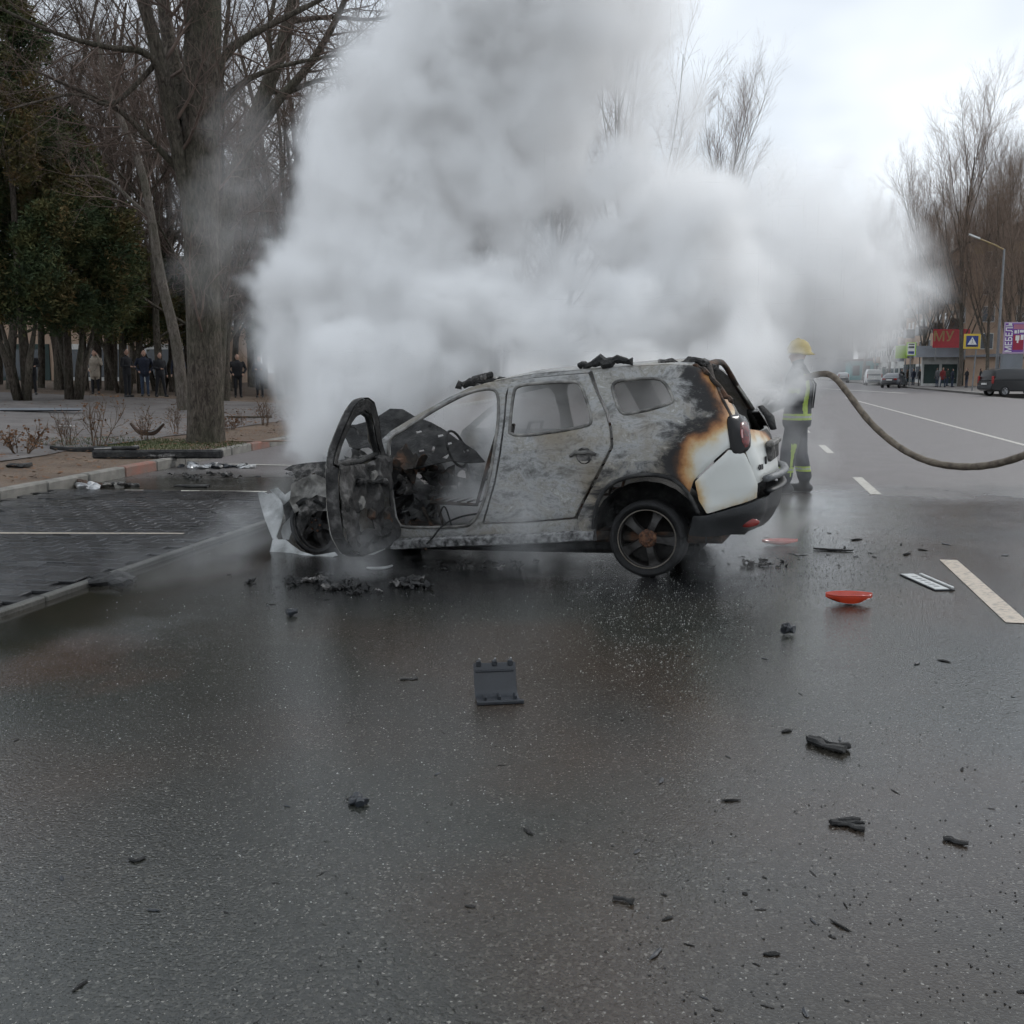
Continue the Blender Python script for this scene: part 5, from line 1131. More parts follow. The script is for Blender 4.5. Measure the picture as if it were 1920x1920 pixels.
for k in range(16):
    r_ = random.Random(k + 70); a = Vector((r_.uniform(1.75, 2.2), r_.uniform(-.6, .7), r_.uniform(.38, .9))); b = a + Vector((r_.uniform(-.3, .2), r_.uniform(-.3, .3), r_.uniform(-.4, .15)))
    MB().tube([Vector(p) for p in smooth_poly([tuple(a), tuple(a.lerp(b, .5) + Vector((0, 0, r_.uniform(-.12, .12)))), tuple(b)], 2, False)], r_.uniform(.005, .016), 5).build('wire_loom', MATS[r_.choice(['char_black', 'char_rust'])], car)
MB().tube([(2.1, .38, .8), (1.85, .38, .9), (1.72, .38, .94)], .022, 8).build('steering_column', MATS['char_rust'], car)
wl = [(1.70 + .05 * math.sin(a), .38 + .17 * math.cos(a), .94 + .15 * math.sin(a)) for a in np.linspace(0, 6.28, 20)]
MB().tube(wl, .011, 6).build('steering_wheel', MATS['char_black'], car, 'all')
r_ = random.Random(9)
for k in range(9):
    a = Vector((r_.uniform(1.2, 2.0), r_.uniform(.3, .8), .34)); b = a + Vector((r_.uniform(-.5, .5), r_.uniform(-.3, .15), r_.uniform(.0, .22))); mid = a.lerp(b, .5) + Vector((0, 0, r_.uniform(.05, .2)))
    MB().tube([Vector(p) for p in smooth_poly([tuple(a), tuple(mid), tuple(b)], 2, False)], .007, 5).build('wire', MATS['char_black'], car)
ca = [onplane(905, 962, .80), onplane(862, 968, .86), onplane(828, 985, .93), onplane(812, 1008, .95), onplane(800, 1020, .95)]
MB().tube([Vector(p) for p in smooth_poly([tuple(p) for p in ca], 2, False)], .008, 6).build('hanging_wire', MATS['char_black'], car)

# --- crumpled sheets: outline traced at a set lateral position, folded by noise
def crumple(name, px, yfun, mat_, holes=(), amp=.03, thick=.006, grid=.03, parent=car, fs=3.0, seed=0):
    P = [onplane(u, v, 0) for u, v in px]; base = np.array(px, float); c0 = base.mean(0)
    sc_ = 250.0
    O = dens_poly([((u - c0[0]) / sc_, (v - c0[1]) / sc_) for u, v in px], .03); Hs = [[((u - c0[0]) / sc_, (v - c0[1]) / sc_) for u, v in h] for h in holes]
    V, Fc, bd = cdt(O, Hs, grid); pts = []
    for a, b in V:
        u, v = a * sc_ + c0[0], b * sc_ + c0[1]; y = yfun(u, v) + amp * (fbm((a * fs + seed, b * fs, seed), 1.0) + .5 * abs(fbm((a * fs * 2.3, b * fs * 2.3, seed + 5)))); pts.append(onplane(u, v, y))
    return sheet(name, pts, Fc, mat_, thick, parent)
slots = lambda L: [[(u - 5, v - 2), (u + 4, v - 4), (u + 6, v), (u - 4, v + 3)] for u, v in L]
hoodm = MATS['char_black']
crumple('bonnet', [(639, 797), (668, 796), (696, 788), (716, 776), (731, 766), (755, 767), (777, 780), (809, 792), (834, 806), (858, 824), (868, 827), (872, 832), (893, 846), (903, 858), (910, 866), (880, 868), (845, 864), (815, 870), (780, 880), (740, 870), (715, 850), (690, 838), (662, 842), (648, 822)],
        lambda u, v: .25 + (v - 780) * .0042 - (u - 740) * .0006, hoodm, slots([(785, 810), (826, 817), (842, 832), (790, 846), (874, 846), (700, 785)]) + [[(808, 848), (812, 836), (816, 837), (813, 850)], [(826, 858), (838, 852), (842, 846), (845, 849), (838, 860)]], amp=.06, fs=4)
crumple('bonnet_corner', [(640, 795), (664, 800), (684, 812), (690, 832), (672, 845), (655, 838), (648, 820)], lambda u, v: .42, MATS['char_flaky'], [[(652, 812), (664, 818), (660, 830), (650, 824)]], amp=.06, fs=5)
crumple('wing_remnant', [(533, 880), (548, 872), (575, 868), (612, 865), (640, 862), (700, 850), (708, 862), (690, 872), (640, 884), (612, 892), (590, 905), (565, 925), (553, 922), (556, 900), (548, 884)], lambda u, v: .62 + .0016 * (v - 870), MATS['char_flaky'], amp=.05, fs=5)
crumple('inner_wing', [(552, 905), (600, 892), (640, 890), (700, 880), (716, 960), (716, 1012), (660, 1000), (640, 960), (600, 925), (570, 940)], lambda u, v: .45, MATS['char_rust'], amp=.08, fs=4)
crumple('front_bumper_remnant', [(484, 924), (491, 921), (502, 926), (512, 924), (522, 932), (530, 945), (532, 962), (527, 985), (519, 1006), (524, 1016), (512, 1010), (504, 990), (495, 965)], lambda u, v: .70 + .0007 * (v - 930), MATS['bumper_melted'], amp=.05, thick=.008, fs=4)
crumple('front_bumper_remnant', [(507, 918), (520, 914), (535, 928), (545, 920), (550, 928), (540, 940), (532, 947), (520, 938)], lambda u, v: .66, MATS['bumper_melted'], amp=.04, thick=.008, fs=6)
crumple('front_bumper_remnant', [(530, 985), (548, 965), (549, 990), (541, 1012), (530, 1010), (527, 998)], lambda u, v: .68, MATS['bumper_melted'], amp=.02, thick=.008)
crumple('front_bumper_remnant', [(512, 1012), (536, 1012), (548, 1022), (565, 1034), (590, 1042), (628, 1036), (634, 1042), (600, 1052), (575, 1058), (545, 1062), (522, 1062), (508, 1052), (504, 1044)], lambda u, v: .82 + .003 * (v - 1010), MATS['bumper_melted'], amp=.03, thick=.008, fs=4)
MB().tube([onplane(500, 1046, .93), onplane(512, 1056, .95), onplane(535, 1064, .97), onplane(570, 1062, .97), onplane(600, 1052, .95)], .009, 6).build('bumper_trim', MATS['burnt_metal'], car, 'all')
crumple('sill_flap', [(664, 1036), (690, 1024), (718, 1018), (722, 1030), (700, 1040), (680, 1040)], lambda u, v: .92, MATS['bumper_melted'], amp=.02)
crumple('wing_crumple', [(546, 908), (568, 896), (592, 889), (611, 898), (611, 935), (594, 928), (578, 938), (566, 955), (552, 962), (543, 940)], lambda u, v: .80, MATS['burnt_metal'], amp=.07, fs=5, seed=3)
crumple('arch_liner_remnant', [(556, 985), (560, 960), (572, 938), (592, 928), (614, 934), (614, 958), (596, 958), (582, 968), (572, 990), (566, 1005)], lambda u, v: .86, MATS['char_flaky'], amp=.05, fs=6, seed=5)
crumple('front_panel_remnant', [(528, 930), (545, 925), (560, 935), (566, 960), (560, 985), (552, 1005), (540, 1000), (535, 970)], lambda u, v: .60, MATS['char_flaky'], amp=.07, fs=5, seed=8)
# engine block lumps, radiator support, hoses
r_ = random.Random(31)
for k in range(30):
    c = Vector((r_.uniform(2.35, 3.15), r_.uniform(-.62, .56), r_.uniform(.34, .80))); s_ = Vector((r_.uniform(.05, .16), r_.uniform(.05, .16), r_.uniform(.04, .13)))
    lump(MB(), (0, 0, 0), s_, k, .6).build('engine_remains', MATS[r_.choice(['char_rust', 'char_black', 'char_flaky', 'char_black'])], car, True).matrix_local = Matrix.Translation(c) @ Matrix.Rotation(r_.uniform(-.5, .5), 4, 'X') @ Matrix.Rotation(r_.uniform(-.5, .5), 4, 'Z')
for k in range(26):
    scrap('engine_scrap', Vector((r_.uniform(2.35, 3.25), r_.uniform(-.4, .62), r_.uniform(.34, .86))), r_.uniform(.12, .34), 200 + k, MATS[r_.choice(['char_rust', 'char_black', 'char_flaky', 'burnt_metal'])])
for k in range(12):
    a = Vector((r_.uniform(2.4, 3.1), r_.uniform(.1, .66), r_.uniform(.4, .85))); b = a + Vector((r_.uniform(-.4, .4), r_.uniform(-.2, .2), r_.uniform(-.3, .2))); md = a.lerp(b, .5) + Vector((0, .08, r_.uniform(-.1, .15)))
    MB().tube([Vector(p) for p in smooth_poly([tuple(a), tuple(md), tuple(b)], 2, False)], r_.uniform(.008, .024), 6).build('hose_remains', MATS[r_.choice(['char_rust', 'char_black'])], car)
MB().bbox((2.95, -.66, .62), (3.05, .62, .70), .015).build('radiator_support', MATS['char_flaky'], car)

# --- open front door, swung out on its hinges
hx, hy = onplane(716, 930, .86).x, .87
fd = thing('front_door', None, None); fd.parent = car
fd.matrix_local = Matrix.Translation((hx, hy, 0)) @ Matrix.Rotation(R(-85), 4, 'Z')
zs0, zs1 = .26, .92
DO = [(-.02, .30), (-.01, .55), (.0, .80), (.0, .93), (-.08, 1.0), (-.36, 1.22), (-.58, 1.36), (-.74, 1.40), (-.88, 1.385), (-.95, 1.33), (-.985, 1.20), (-1.01, .92), (-1.02, .60), (-1.0, .42), (-.93, .29), (-.82, .245), (-.25, .235)]
DW = [(-.14, .955), (-.40, 1.15), (-.58, 1.265), (-.72, 1.30), (-.82, 1.285), (-.875, 1.23), (-.90, 1.10), (-.92, .93), (-.5, .915)]
def dprof(z): return float(np.interp(z, ZK, WK)) - .905
V, Fc, bd = cdt(smooth_poly(dens_poly(DO, .03), 1), [smooth_poly(dens_poly(DW, .03), 1)], .03)
sheet('outer_skin', [Vector((a, dprof(b) + .012 * fbm((a * 3, b * 3, 2)), b)) for a, b in V], Fc, BODY, .008, fd, attr={'burn': [1.0] * len(V)})
V, Fc, bd = cdt(inset_poly(smooth_poly(dens_poly(DO, .03), 1), .012), [inset_poly(smooth_poly(dens_poly(DW, .03), 1), -.012)] + [smooth_poly([(-.62 + .13 * math.cos(a), .47 + .12 * math.sin(a)) for a in np.linspace(0, 6.28, 14)[:-1]], 1), [(-.30, .55), (-.12, .53), (-.14, .75), (-.3, .74)]], .025)
sheet('inner_panel', [Vector((a, dprof(b) - (.10 if b < .93 else .055) - (.05 * abs(fbm((a * 4, b * 4, 9))) if b < .9 else 0), b)) for a, b in V], Fc, MATS['door_inner'], .006, fd)
ed = [(a, b) for a, b in smooth_poly(dens_poly(DO, .05), 1)]; nE = len(ed)
MB().add([(a, dprof(b) - .004, b) for a, b in ed] + [(a, dprof(b) - (.10 if b < .93 else .055), b) for a, b in ed], [(i, (i + 1) % nE, nE + (i + 1) % nE, nE + i) for i in range(nE)]).build('door_edge', MATS['door_inner'], fd)
ed = smooth_poly(dens_poly(DW, .05), 1)
P3 = [Vector((a, dprof(b) - .03, b)) for a, b in ed]; MB().tube(P3 + P3[:2], .022, 6, cap=False).build('window_frame', MATS['char_black'], fd, 'all')
crumbs('pull_strip', [Vector((-.75, -.13, .80)), Vector((-.5, -.14, .78)), Vector((-.22, -.13, .74))], .025, MATS['door_inner'], 3, fd)
crumbs('pocket_remains', [Vector((-.85, -.13, .36)), Vector((-.5, -.15, .34)), Vector((-.2, -.13, .4))], .045, MATS['char_black'], 5, fd)
for k in range(5):
    r2 = random.Random(50 + k); a = Vector((r2.uniform(-.85, -.15), -.12, r2.uniform(.4, .85))); MB().bbox((-.05, -.02, -.04), (.05, .02, .04), .015).build('mechanism', MATS[('char_rust', 'burnt_metal')[k % 2]], fd).matrix_local = Matrix.Translation(a) @ Matrix.Rotation(r2.uniform(-1, 1), 4, 'Y')
for z in (.42, .78): MB().bbox((-.03, -.07, z - .04), (.05, .01, z + .04), .01).build('hinge', MATS['char_rust'], fd)
# ------------------------------------------------------------------ people
mat('skin', (0.42, 0.25, 0.18), (0.36, 0.21, 0.15), 8, .55); mat('hair_dark', (0.025, 0.018, 0.013), None, 30, .7); mat('shoe_black', (0.014, 0.014, 0.014), None, 9, .5)
mat('cloth_black', (0.014, 0.014, 0.017), (0.009, 0.009, 0.011), 12, .9, bump=.4, bscale=25); mat('cloth_navy', (0.017, 0.021, 0.038), (0.011, 0.014, 0.026), 12, .9, bump=.4, bscale=25)
mat('cloth_jeans', (0.035, 0.05, 0.085), (0.022, 0.033, 0.058), 12, .9); mat('cloth_cream', (0.36, 0.31, 0.25), (0.27, 0.23, 0.185), 9, .9, bump=.5, bscale=18); mat('cloth_brown', (0.07, 0.045, 0.032), None, 12, .9)
mat('cloth_red', (0.16, 0.02, 0.02), None, 12, .9); mat('cloth_grey', (0.12, 0.12, 0.125), (0.09, 0.09, 0.094), 12, .9); mat('cloth_green', (0.03, 0.04, 0.03), None, 12, .9)
mat('fire_suit', (0.026, 0.028, 0.036), (0.016, 0.017, 0.022), 9, .85, bump=.5, bscale=22); mat('fire_trousers', (0.042, 0.045, 0.055), (0.028, 0.03, 0.037), 9, .85, bump=.5, bscale=22)
mat('lime_stripe', (0.42, 0.55, 0.06), (0.34, 0.46, 0.05), 30, .5); mat('silver_stripe', (0.40, 0.42, 0.40), (0.32, 0.34, 0.32), 30, .35); mat('helmet_cream', (0.62, 0.50, 0.22), (0.54, 0.43, 0.19), 6, .4, coat=.3); mat('boot_black', (0.014, 0.014, 0.015), None, 9, .4)
mat('cylinder_grey', (0.30, 0.31, 0.30), (0.22, 0.23, 0.22), 9, .5)
def build_person(name, prims, voxel, parent=None, over=None, **kw):
    """prims: (kind, data, material): 'cap' p0 p1 r0 r1 | 'loft' [(x,y,z,rx,ry)]; fused into one skin, coloured by the nearest piece"""
    mb = MB(); segs = []
    for kind, d_, m_ in prims:
        if kind == 'cap':
            p0, p1, r0, r1 = Vector(d_[0]), Vector(d_[1]), d_[2], d_[3]; ax = (p1 - p0); L = max(ax.length, 1e-4); n_ = ax / L
            ts = [(-r0 * .98, .15), (-r0 * .8, .6), (-r0 * .4, .92), (0, 1)]
            pts, rr_ = [], []
            for a, k in ts: pts.append(p0 + n_ * a); rr_.append(r0 * k)
            for a, k in ts[::-1]: pts.append(p1 - n_ * a * r1 / r0); rr_.append(r1 * k)
            mb.tube(pts, rr_, 12); segs.append((p0, p1, r0, r1, m_))
        else:
            rings = [[(x + rx * math.cos(a), y + ry * math.sin(a), z) for a in np.linspace(0, 2 * math.pi, 20)[:-1]] for x, y, z, rx, ry in d_]; mb.loft(rings)
            for q0, q1 in zip(d_, d_[1:]): segs.append((Vector(q0[:3]), Vector(q1[:3]), min(q0[3:]), min(q1[3:]), m_, (max(q0[4] - q0[3], 0) + max(q1[4] - q1[3], 0)) / 2))
    ms = list(dict.fromkeys([p[2] for p in prims] + (over[1] if over else [])))
    o = bpy.data.objects.new('p', mb.mesh('p', MATS['skin'])); COL.objects.link(o)
    md = o.modifiers.new('r', 'REMESH'); md.mode = 'VOXEL'; md.voxel_size = voxel; md.use_smooth_shade = True
    sm_ = o.modifiers.new('s', 'SMOOTH'); sm_.factor = .5; sm_.iterations = 3
    me = evalmesh(o); bpy.data.objects.remove(o); me.name = name; me.materials.clear()
    for m_ in ms: me.materials.append(MATS[m_])
    nP = len(me.polygons); C = np.empty(nP * 3); me.polygons.foreach_get('center', C); C = C.reshape(-1, 3); best = np.full(nP, 1e9); mi = np.zeros(nP, int)
    for s_ in segs:
        a, b = np.array(s_[0]), np.array(s_[1]); ab = b - a; t_ = np.clip((C - a) @ ab / (ab @ ab + 1e-9), 0, 1); rr_ = s_[2] + (s_[3] - s_[2]) * t_
        Dv = C - a - t_[:, None] * ab
        if len(s_) > 5: Dv[:, 1] = np.sign(Dv[:, 1]) * np.maximum(0, np.abs(Dv[:, 1]) - s_[5])
        d2 = np.linalg.norm(Dv, axis=1) - rr_; k = d2 < best; best[k] = d2[k]; mi[k] = ms.index(s_[4])
    if over:
        for i in range(nP):
            r_ = over[0](C[i], ms[mi[i]])
            if r_: mi[i] = ms.index(r_)
    me.polygons.foreach_set('material_index', mi.tolist()); me.polygons.foreach_set('use_smooth', [True] * nP); me.update()
    return link(name, me, parent, **kw)
def person_prims(top, legs, hair='hair_dark', shoes='shoe_black', hem=.86, arms=('down', 'down'), stance=.1, step=0.0, bulk=1.0, hood=False, cap_=None):
    P = []
    P.append(('loft', [(0, 0, hem - .02, .12 * bulk, .175 * bulk), (0, 0, hem + .05, .13 * bulk, .185 * bulk), (0, 0, 1.08, .125 * bulk, .175 * bulk), (.01, 0, 1.26, .14 * bulk, .20 * bulk), (0, 0, 1.40, .125 * bulk, .20 * bulk), (0, 0, 1.47, .08, .11), (0, 0, 1.51, .06, .07)], top))
    P.append(('cap', ((0, 0, .95), (0, 0, .90), .14, .14), legs))
    for s_ in (1, -1):
        fx = step * s_
        P.append(('cap', ((0, s_ * .095, .9), (fx * .5 + .015, s_ * stance, .5), .092, .066), legs)); P.append(('cap', ((fx * .5 + .015, s_ * stance, .5), (fx, s_ * stance * 1.05, .1), .064, .05), legs))
        P.append(('cap', ((fx - .04, s_ * stance * 1.05, .045), (fx + .15, s_ * stance * 1.25, .04), .048, .042), shoes))
        sh = Vector((0, s_ * .205 * bulk, 1.41)); a = arms[0 if s_ > 0 else 1]
        el, ha = {'down': ((-.03, s_ * .27 * bulk, 1.14), (.06, s_ * .27 * bulk, .88)), 'pocket': ((-.06, s_ * .31 * bulk, 1.15), (.10, s_ * .20 * bulk, .97)), 'cross': ((.02, s_ * .27 * bulk, 1.15), (.18, -s_ * .06, 1.2)), 'phone': ((.1, s_ * .27, 1.2), (.13, s_ * .12, 1.58)), 'hold': ((.02, s_ * .28, 1.15), (.26, s_ * .12, 1.12))}[a]
        P.append(('cap', (sh, el, .062 * bulk, .05 * bulk), top)); P.append(('cap', (el, ha, .05 * bulk, .038), top)); d_ = (Vector(ha) - Vector(el)).normalized(); P.append(('cap', (Vector(ha) + d_ * .03, Vector(ha) + d_ * .10, .036, .026), 'skin'))
    P.append(('cap', ((0, 0, 1.48), (.005, 0, 1.58), .055, .052), 'skin'))
    P.append(('loft', [(.015, 0, 1.53, .03, .03), (.025, 0, 1.555, .062, .052), (.02, 0, 1.60, .082, .066), (.01, 0, 1.66, .094, .074), (.005, 0, 1.71, .088, .07), (0, 0, 1.745, .05, .045)], 'skin'))
    P.append(('cap', ((.10, 0, 1.645), (.118, 0, 1.62), .012, .014), 'skin'))
    for s_ in (1, -1): P.append(('cap', ((0, s_ * .076, 1.645), (0, s_ * .08, 1.62), .015, .012), 'skin'))
    P.append(('loft', [(-.045, 0, 1.58, .055, .066), (-.03, 0, 1.66, .078, .08), (-.012, 0, 1.715, .088, .078), (-.005, 0, 1.765, .05, .05)], cap_ or hair))
    if hood: P.append(('cap', ((-.08, -.05, 1.49), (-.08, .05, 1.49), .06, .06), top))
    return P
def person(label, loc, face, sc_=1.0, voxel=.024, group=None, **kw):
    return build_person('person', person_prims(**kw), voxel, label=label, cat='person', group=group, loc=loc, rot=(0, 0, face)).__setattr__('scale', (sc_,) * 3)
def stand(u, v): p = HG(u, v); return (p.x, p.y, hz(p.x, p.y) + .03)
GP = 'onlookers on the plaza'; TO = R(-68)
person('onlooker in a cream quilted coat and dark trousers between the conifer and the trunk', stand(180, 741), TO, 1.0, .02, GP, top='cloth_cream', legs='cloth_black', hem=.72, arms=('phone', 'pocket'), bulk=1.1, hood=True)
person('onlooker in black seen side-on, leftmost of the group by the trunk', stand(240, 746), R(-20), 1.05, .02, GP, top='cloth_black', legs='cloth_black', arms=('hold', 'hold'))
person('onlooker in a navy jacket and blue jeans facing the road', stand(273, 745), TO, 1.04, .02, GP, top='cloth_navy', legs='cloth_jeans', arms=('pocket', 'pocket'), bulk=1.08)
person('onlooker in black stepping forward next to the one in jeans', stand(302, 746), R(-40), 1.0, .02, GP, top='cloth_black', legs='cloth_black', arms=('down', 'hold'), step=.17)
person('onlooker in a blue jacket carrying a bag close beside the massive trunk', stand(337, 744), R(-80), 1.02, .02, GP, top='cloth_navy', legs='cloth_black', arms=('hold', 'down'), hair='cloth_grey')
person('onlooker in a black jacket with small white chest mark, just right of the massive trunk', stand(447, 747), TO, 1.03, .02, GP, top='cloth_black', legs='cloth_black', arms=('pocket', 'pocket'), bulk=1.12)
person('onlooker in dark uniform and cap standing at the edge of the smoke', stand(488, 747), R(-85), 1.0, .02, GP, top='cloth_navy', legs='cloth_black', arms=('cross', 'cross'), cap_='cloth_navy')
person('onlooker in dark clothes crouched over by the conifer trunks', stand(62, 742), R(-60), .96, .02, GP, top='cloth_black', legs='cloth_black', arms=('hold', 'hold'))
rp_ = random.Random(4); tops = ['cloth_black', 'cloth_navy', 'cloth_grey', 'cloth_red', 'cloth_brown', 'cloth_green']
crowd = [(1690, 112, 'cloth_black', 'person in black just left of the bus stop pole'), (1712, 111, 'cloth_navy', 'person in navy just right of the bus stop pole'), (1724, 109, 'cloth_black', 'person in black beside the poplar by the bus stop'), (1757, 97, 'cloth_grey', 'person in a grey jacket in front of the kiosk'), (1767, 96, 'cloth_red', 'person with a dark red jacket in front of the kiosk'), (1785, 97, 'cloth_navy', 'person in navy pushing along beside the kiosk'), (1812, 95, 'cloth_black', 'person in a long black coat under the pedestrian sign'), (1838, 96, 'cloth_black', 'person in black right of the pedestrian sign pole'), (1741, 112, 'cloth_brown', 'person in brown behind the poplars'), (1775, 104, 'cloth_green', 'person in dark green at the kiosk panels'), (1700, 116, 'cloth_brown', 'person in brown behind the bus stop sign')]
for k, (u, yd, tp_, lb) in enumerate(crowd):
    p = D(u, 720, yd); person(lb, (p.x, p.y, .12), rp_.uniform(-3, 3), rp_.uniform(.96, 1.05), .035, 'people by the bus stop', top=tp_, legs=rp_.choice(['cloth_black', 'cloth_jeans']), arms=rp_.choice([('down', 'down'), ('pocket', 'down'), ('hold', 'hold')]), step=rp_.choice([0, .15]), hem=rp_.choice([.86, .75]))

# --- firefighter at the car's rear
ff = thing('person', 'firefighter in dark striped suit and cream helmet, standing in smoke at the car\'s rear', 'person', G(1489, 924), R(158))
ff.scale = (1.04,) * 3
FP = []
FP.append(('loft', [(0, 0, .80, .16, .215), (0, 0, .86, .17, .225), (-.005, 0, 1.05, .155, .21), (-.01, 0, 1.25, .165, .235), (-.005, 0, 1.40, .15, .235), (0, 0, 1.48, .10, .13), (0, 0, 1.53, .075, .085)], 'fire_suit'))
FP.append(('cap', ((0, 0, .92), (0, 0, .86), .155, .15), 'fire_trousers'))
for s_ in (1, -1):
    fx = .10 * s_
    FP.append(('cap', ((0, s_ * .10, .86), (fx * .5 + .02, s_ * .11, .5), .118, .098), 'fire_trousers')); FP.append(('cap', ((fx * .5 + .02, s_ * .11, .5), (fx, s_ * .115, .20), .095, .088), 'fire_trousers'))
    FP.append(('cap', ((fx, s_ * .115, .2), (fx, s_ * .115, .09), .07, .062), 'boot_black')); FP.append(('cap', ((fx - .05, s_ * .115, .055), (fx + .17, s_ * .14, .05), .058, .05), 'boot_black'))
FL, FR = Vector((.36, .16, .98)), Vector((.30, -.13, 1.16))
for s_, el, ha in ((1, Vector((.03, .32, 1.14)), FL), (-1, Vector((-.03, -.34, 1.16)), FR)):
    FP.append(('cap', (Vector((-.01, s_ * .235, 1.41)), el, .082, .07), 'fire_suit')); FP.append(('cap', (el, ha, .068, .055), 'fire_suit'))
FP.append(('cap', ((0, 0, 1.5), (.01, 0, 1.6), .06, .056), 'skin')); FP.append(('loft', [(.015, 0, 1.53, .03, .03), (.025, 0, 1.555, .065, .055), (.02, 0, 1.60, .085, .068), (.01, 0, 1.66, .096, .076), (0, 0, 1.74, .05, .045)], 'skin'))
FP.append(('cap', ((.10, 0, 1.645), (.12, 0, 1.62), .012, .014), 'skin'))
def stripes(c, m_):
    if m_ == 'fire_suit':
        r_ = math.hypot(c[0], c[1])
        if .885 < c[2] < .955 and r_ < .3: return 'silver_stripe' if .91 < c[2] < .93 else 'lime_stripe'
        if c[2] > .95 and c[2] < 1.42 and c[0] < -.08 and .12 < abs(c[1]) < .18: return 'lime_stripe'
        if abs(c[1]) > .27 and 1.20 < c[2] < 1.26: return 'lime_stripe'
    if m_ == 'fire_trousers':
        if .26 < c[2] < .32: return 'silver_stripe' if .28 < c[2] < .30 else 'lime_stripe'
        if .17 < c[2] < .60 and abs(c[1]) > .165 and abs(c[0] - .0) < .035: return 'lime_stripe'
build_person('body', FP, .0125, ff, (stripes, ['lime_stripe', 'silver_stripe']))
hm = MB(); rows = []
for k, (z, rx, ry) in enumerate(((1.665, .150, .118), (1.67, .155, .122), (1.68, .142, .112), (1.73, .132, .105), (1.79, .10, .08), (1.825, .05, .04), (1.832, .004, .004))):
    rows.append([(.0 + rx * math.cos(a) - (.03 if k < 2 and math.cos(a) < 0 else 0) , ry * math.sin(a), z - (.02 * (1 if math.cos(a) < -.2 and k < 2 else 0))) for a in np.linspace(0, 2 * math.pi, 29)[:-1]])
hl = hm.loft(rows).build('helmet', MATS['helmet_cream'], ff, 'all')
MB().tube([(-.13, 0, 1.72), (-.06, 0, 1.80), (.02, 0, 1.838), (.09, 0, 1.80), (.14, 0, 1.71)], .012, 6).build('crest', MATS['helmet_cream'], hl, 'all')
for s_ in (1, -1): MB().tube([(-.17, s_ * .1, 1.02), (-.19, s_ * .13, 1.3), (-.06, s_ * .14, 1.5), (.12, s_ * .14, 1.38), (.16, s_ * .12, 1.1)], .02, 6, flat=.5).build('harness_strap', MATS['cloth_black'], ff, 'all')
def glove(hand, d_, nrm, s_):
    g = MB(); d_ = d_.normalized(); nrm = nrm.normalized(); sd = d_.cross(nrm).normalized()
    g.tube([hand - d_ * .02, hand + d_ * .03, hand + d_ * .085], [.042, .047, .043], 10, flat=.6)
    for k in range(4):
        b = hand + d_ * .08 + sd * (.032 - .021 * k); L = (.062, .072, .068, .052)[k]
        g.tube([b, b + d_ * L * .45 - nrm * .004, b + d_ * L * .7 - nrm * .035, b + d_ * L * .45 - nrm * .06], [.0125, .012, .0115, .010], 7)
    b = hand + sd * .045 * s_; g.tube([b, b + sd * s_ * .025 + d_ * .035, b + sd * s_ * .02 + d_ * .065 - nrm * .02], [.015, .014, .012], 7)
    g.build('glove', MATS['cloth_black'], ff, 'all')
glove(FL, Vector((.9, -.1, -.25)), Vector((0, .3, 1)), -1); glove(FR, Vector((.9, .25, -.2)), Vector((0, -.3, 1)), 1)
nz0 = Vector((.80, .08, .86)); nb = [Vector((.18, -.22, 1.24)), FR + Vector((.08, .02, -.01)), FL + Vector((.08, -.02, -.02)), nz0]
noz = thing('hose_nozzle', 'metal hose nozzle in the firefighter\'s hands, hidden in smoke', 'nozzle'); noz.matrix_world = Matrix.Translation(G(1489, 924)) @ Matrix.Rotation(R(158), 4, 'Z') @ Matrix.Scale(1.04, 4)
MB().tube([nb[1] + Vector((-.05, -.03, .02)), nb[2], nz0 - Vector((.2, 0, -.05)), nz0], [.03, .03, .024, .02], 10).build('barrel', MATS['metal_grey'], noz, 'all')
MB().tube([nb[2] + Vector((.03, 0, .02)), nb[2] + Vector((.0, .02, .10))], [.012, .012], 8).build('lever', MATS['metal_dark'], noz, 'all')
# --- fire hose sagging to the right
mat('hose_canvas', (0.155, 0.125, 0.095), (0.09, 0.075, 0.06), 14, .85, bump=.6, bscale=60, c=(.20, .17, .135))
hp = [(1500, 712, 12.45), (1535, 700, 12.2), (1562, 702, 12.0), (1590, 737, 11.7), (1625, 786, 11.4), (1665, 824, 11.1), (1705, 851, 10.8), (1750, 869, 10.5), (1800, 876, 10.2), (1850, 874, 9.9), (1900, 862, 9.6), (1960, 838, 9.3), (2040, 800, 9.0), (2120, 760, 8.7)]
hpts = [Vector(p) for p in smooth_poly([tuple(D(*q)) for q in hp], 3, False)]
fh_ = thing('fire_hose', 'grey-brown canvas fire hose sagging from the firefighter to the right edge', 'hose')
MB().tube(hpts, [.036 + .0015 * math.sin(i * 1.3) for i in range(len(hpts))], 14).build('hose', MATS['hose_canvas'], fh_, 'all')

# ------------------------------------------------------------------ wreckage on the ground
def frag(name, label, u, v, mesh_fn, rz=0.0, group=None, cat='debris', z=None, park=False):
    p = HG(u, v) if park else G(u, v); p.z += .03 if park and kd(p) > d_near - .3 else 0
    t_ = thing(name, label, cat, (p.x, p.y, p.z if z is None else z), rz, group); mesh_fn(t_); return t_
mat('plastic_dark', (0.024, 0.028, 0.034), (0.016, 0.018, 0.022), 6, .3, bump=.2, bscale=60); mat('lens_orange', (0.52, 0.045, 0.012), (0.42, 0.03, 0.008), 4, .1, coat=.8)
mat('plate_white', (0.60, 0.61, 0.60), (0.42, 0.43, 0.42), 9, .4); mat('silver_scrap', (0.42, 0.43, 0.44), (0.16, 0.16, 0.165), 9, .3, metal=.5, c=(.62, .62, .62)); mat('scrap_white', (0.5, 0.5, 0.49), (0.2, 0.2, 0.2), 9, .5)
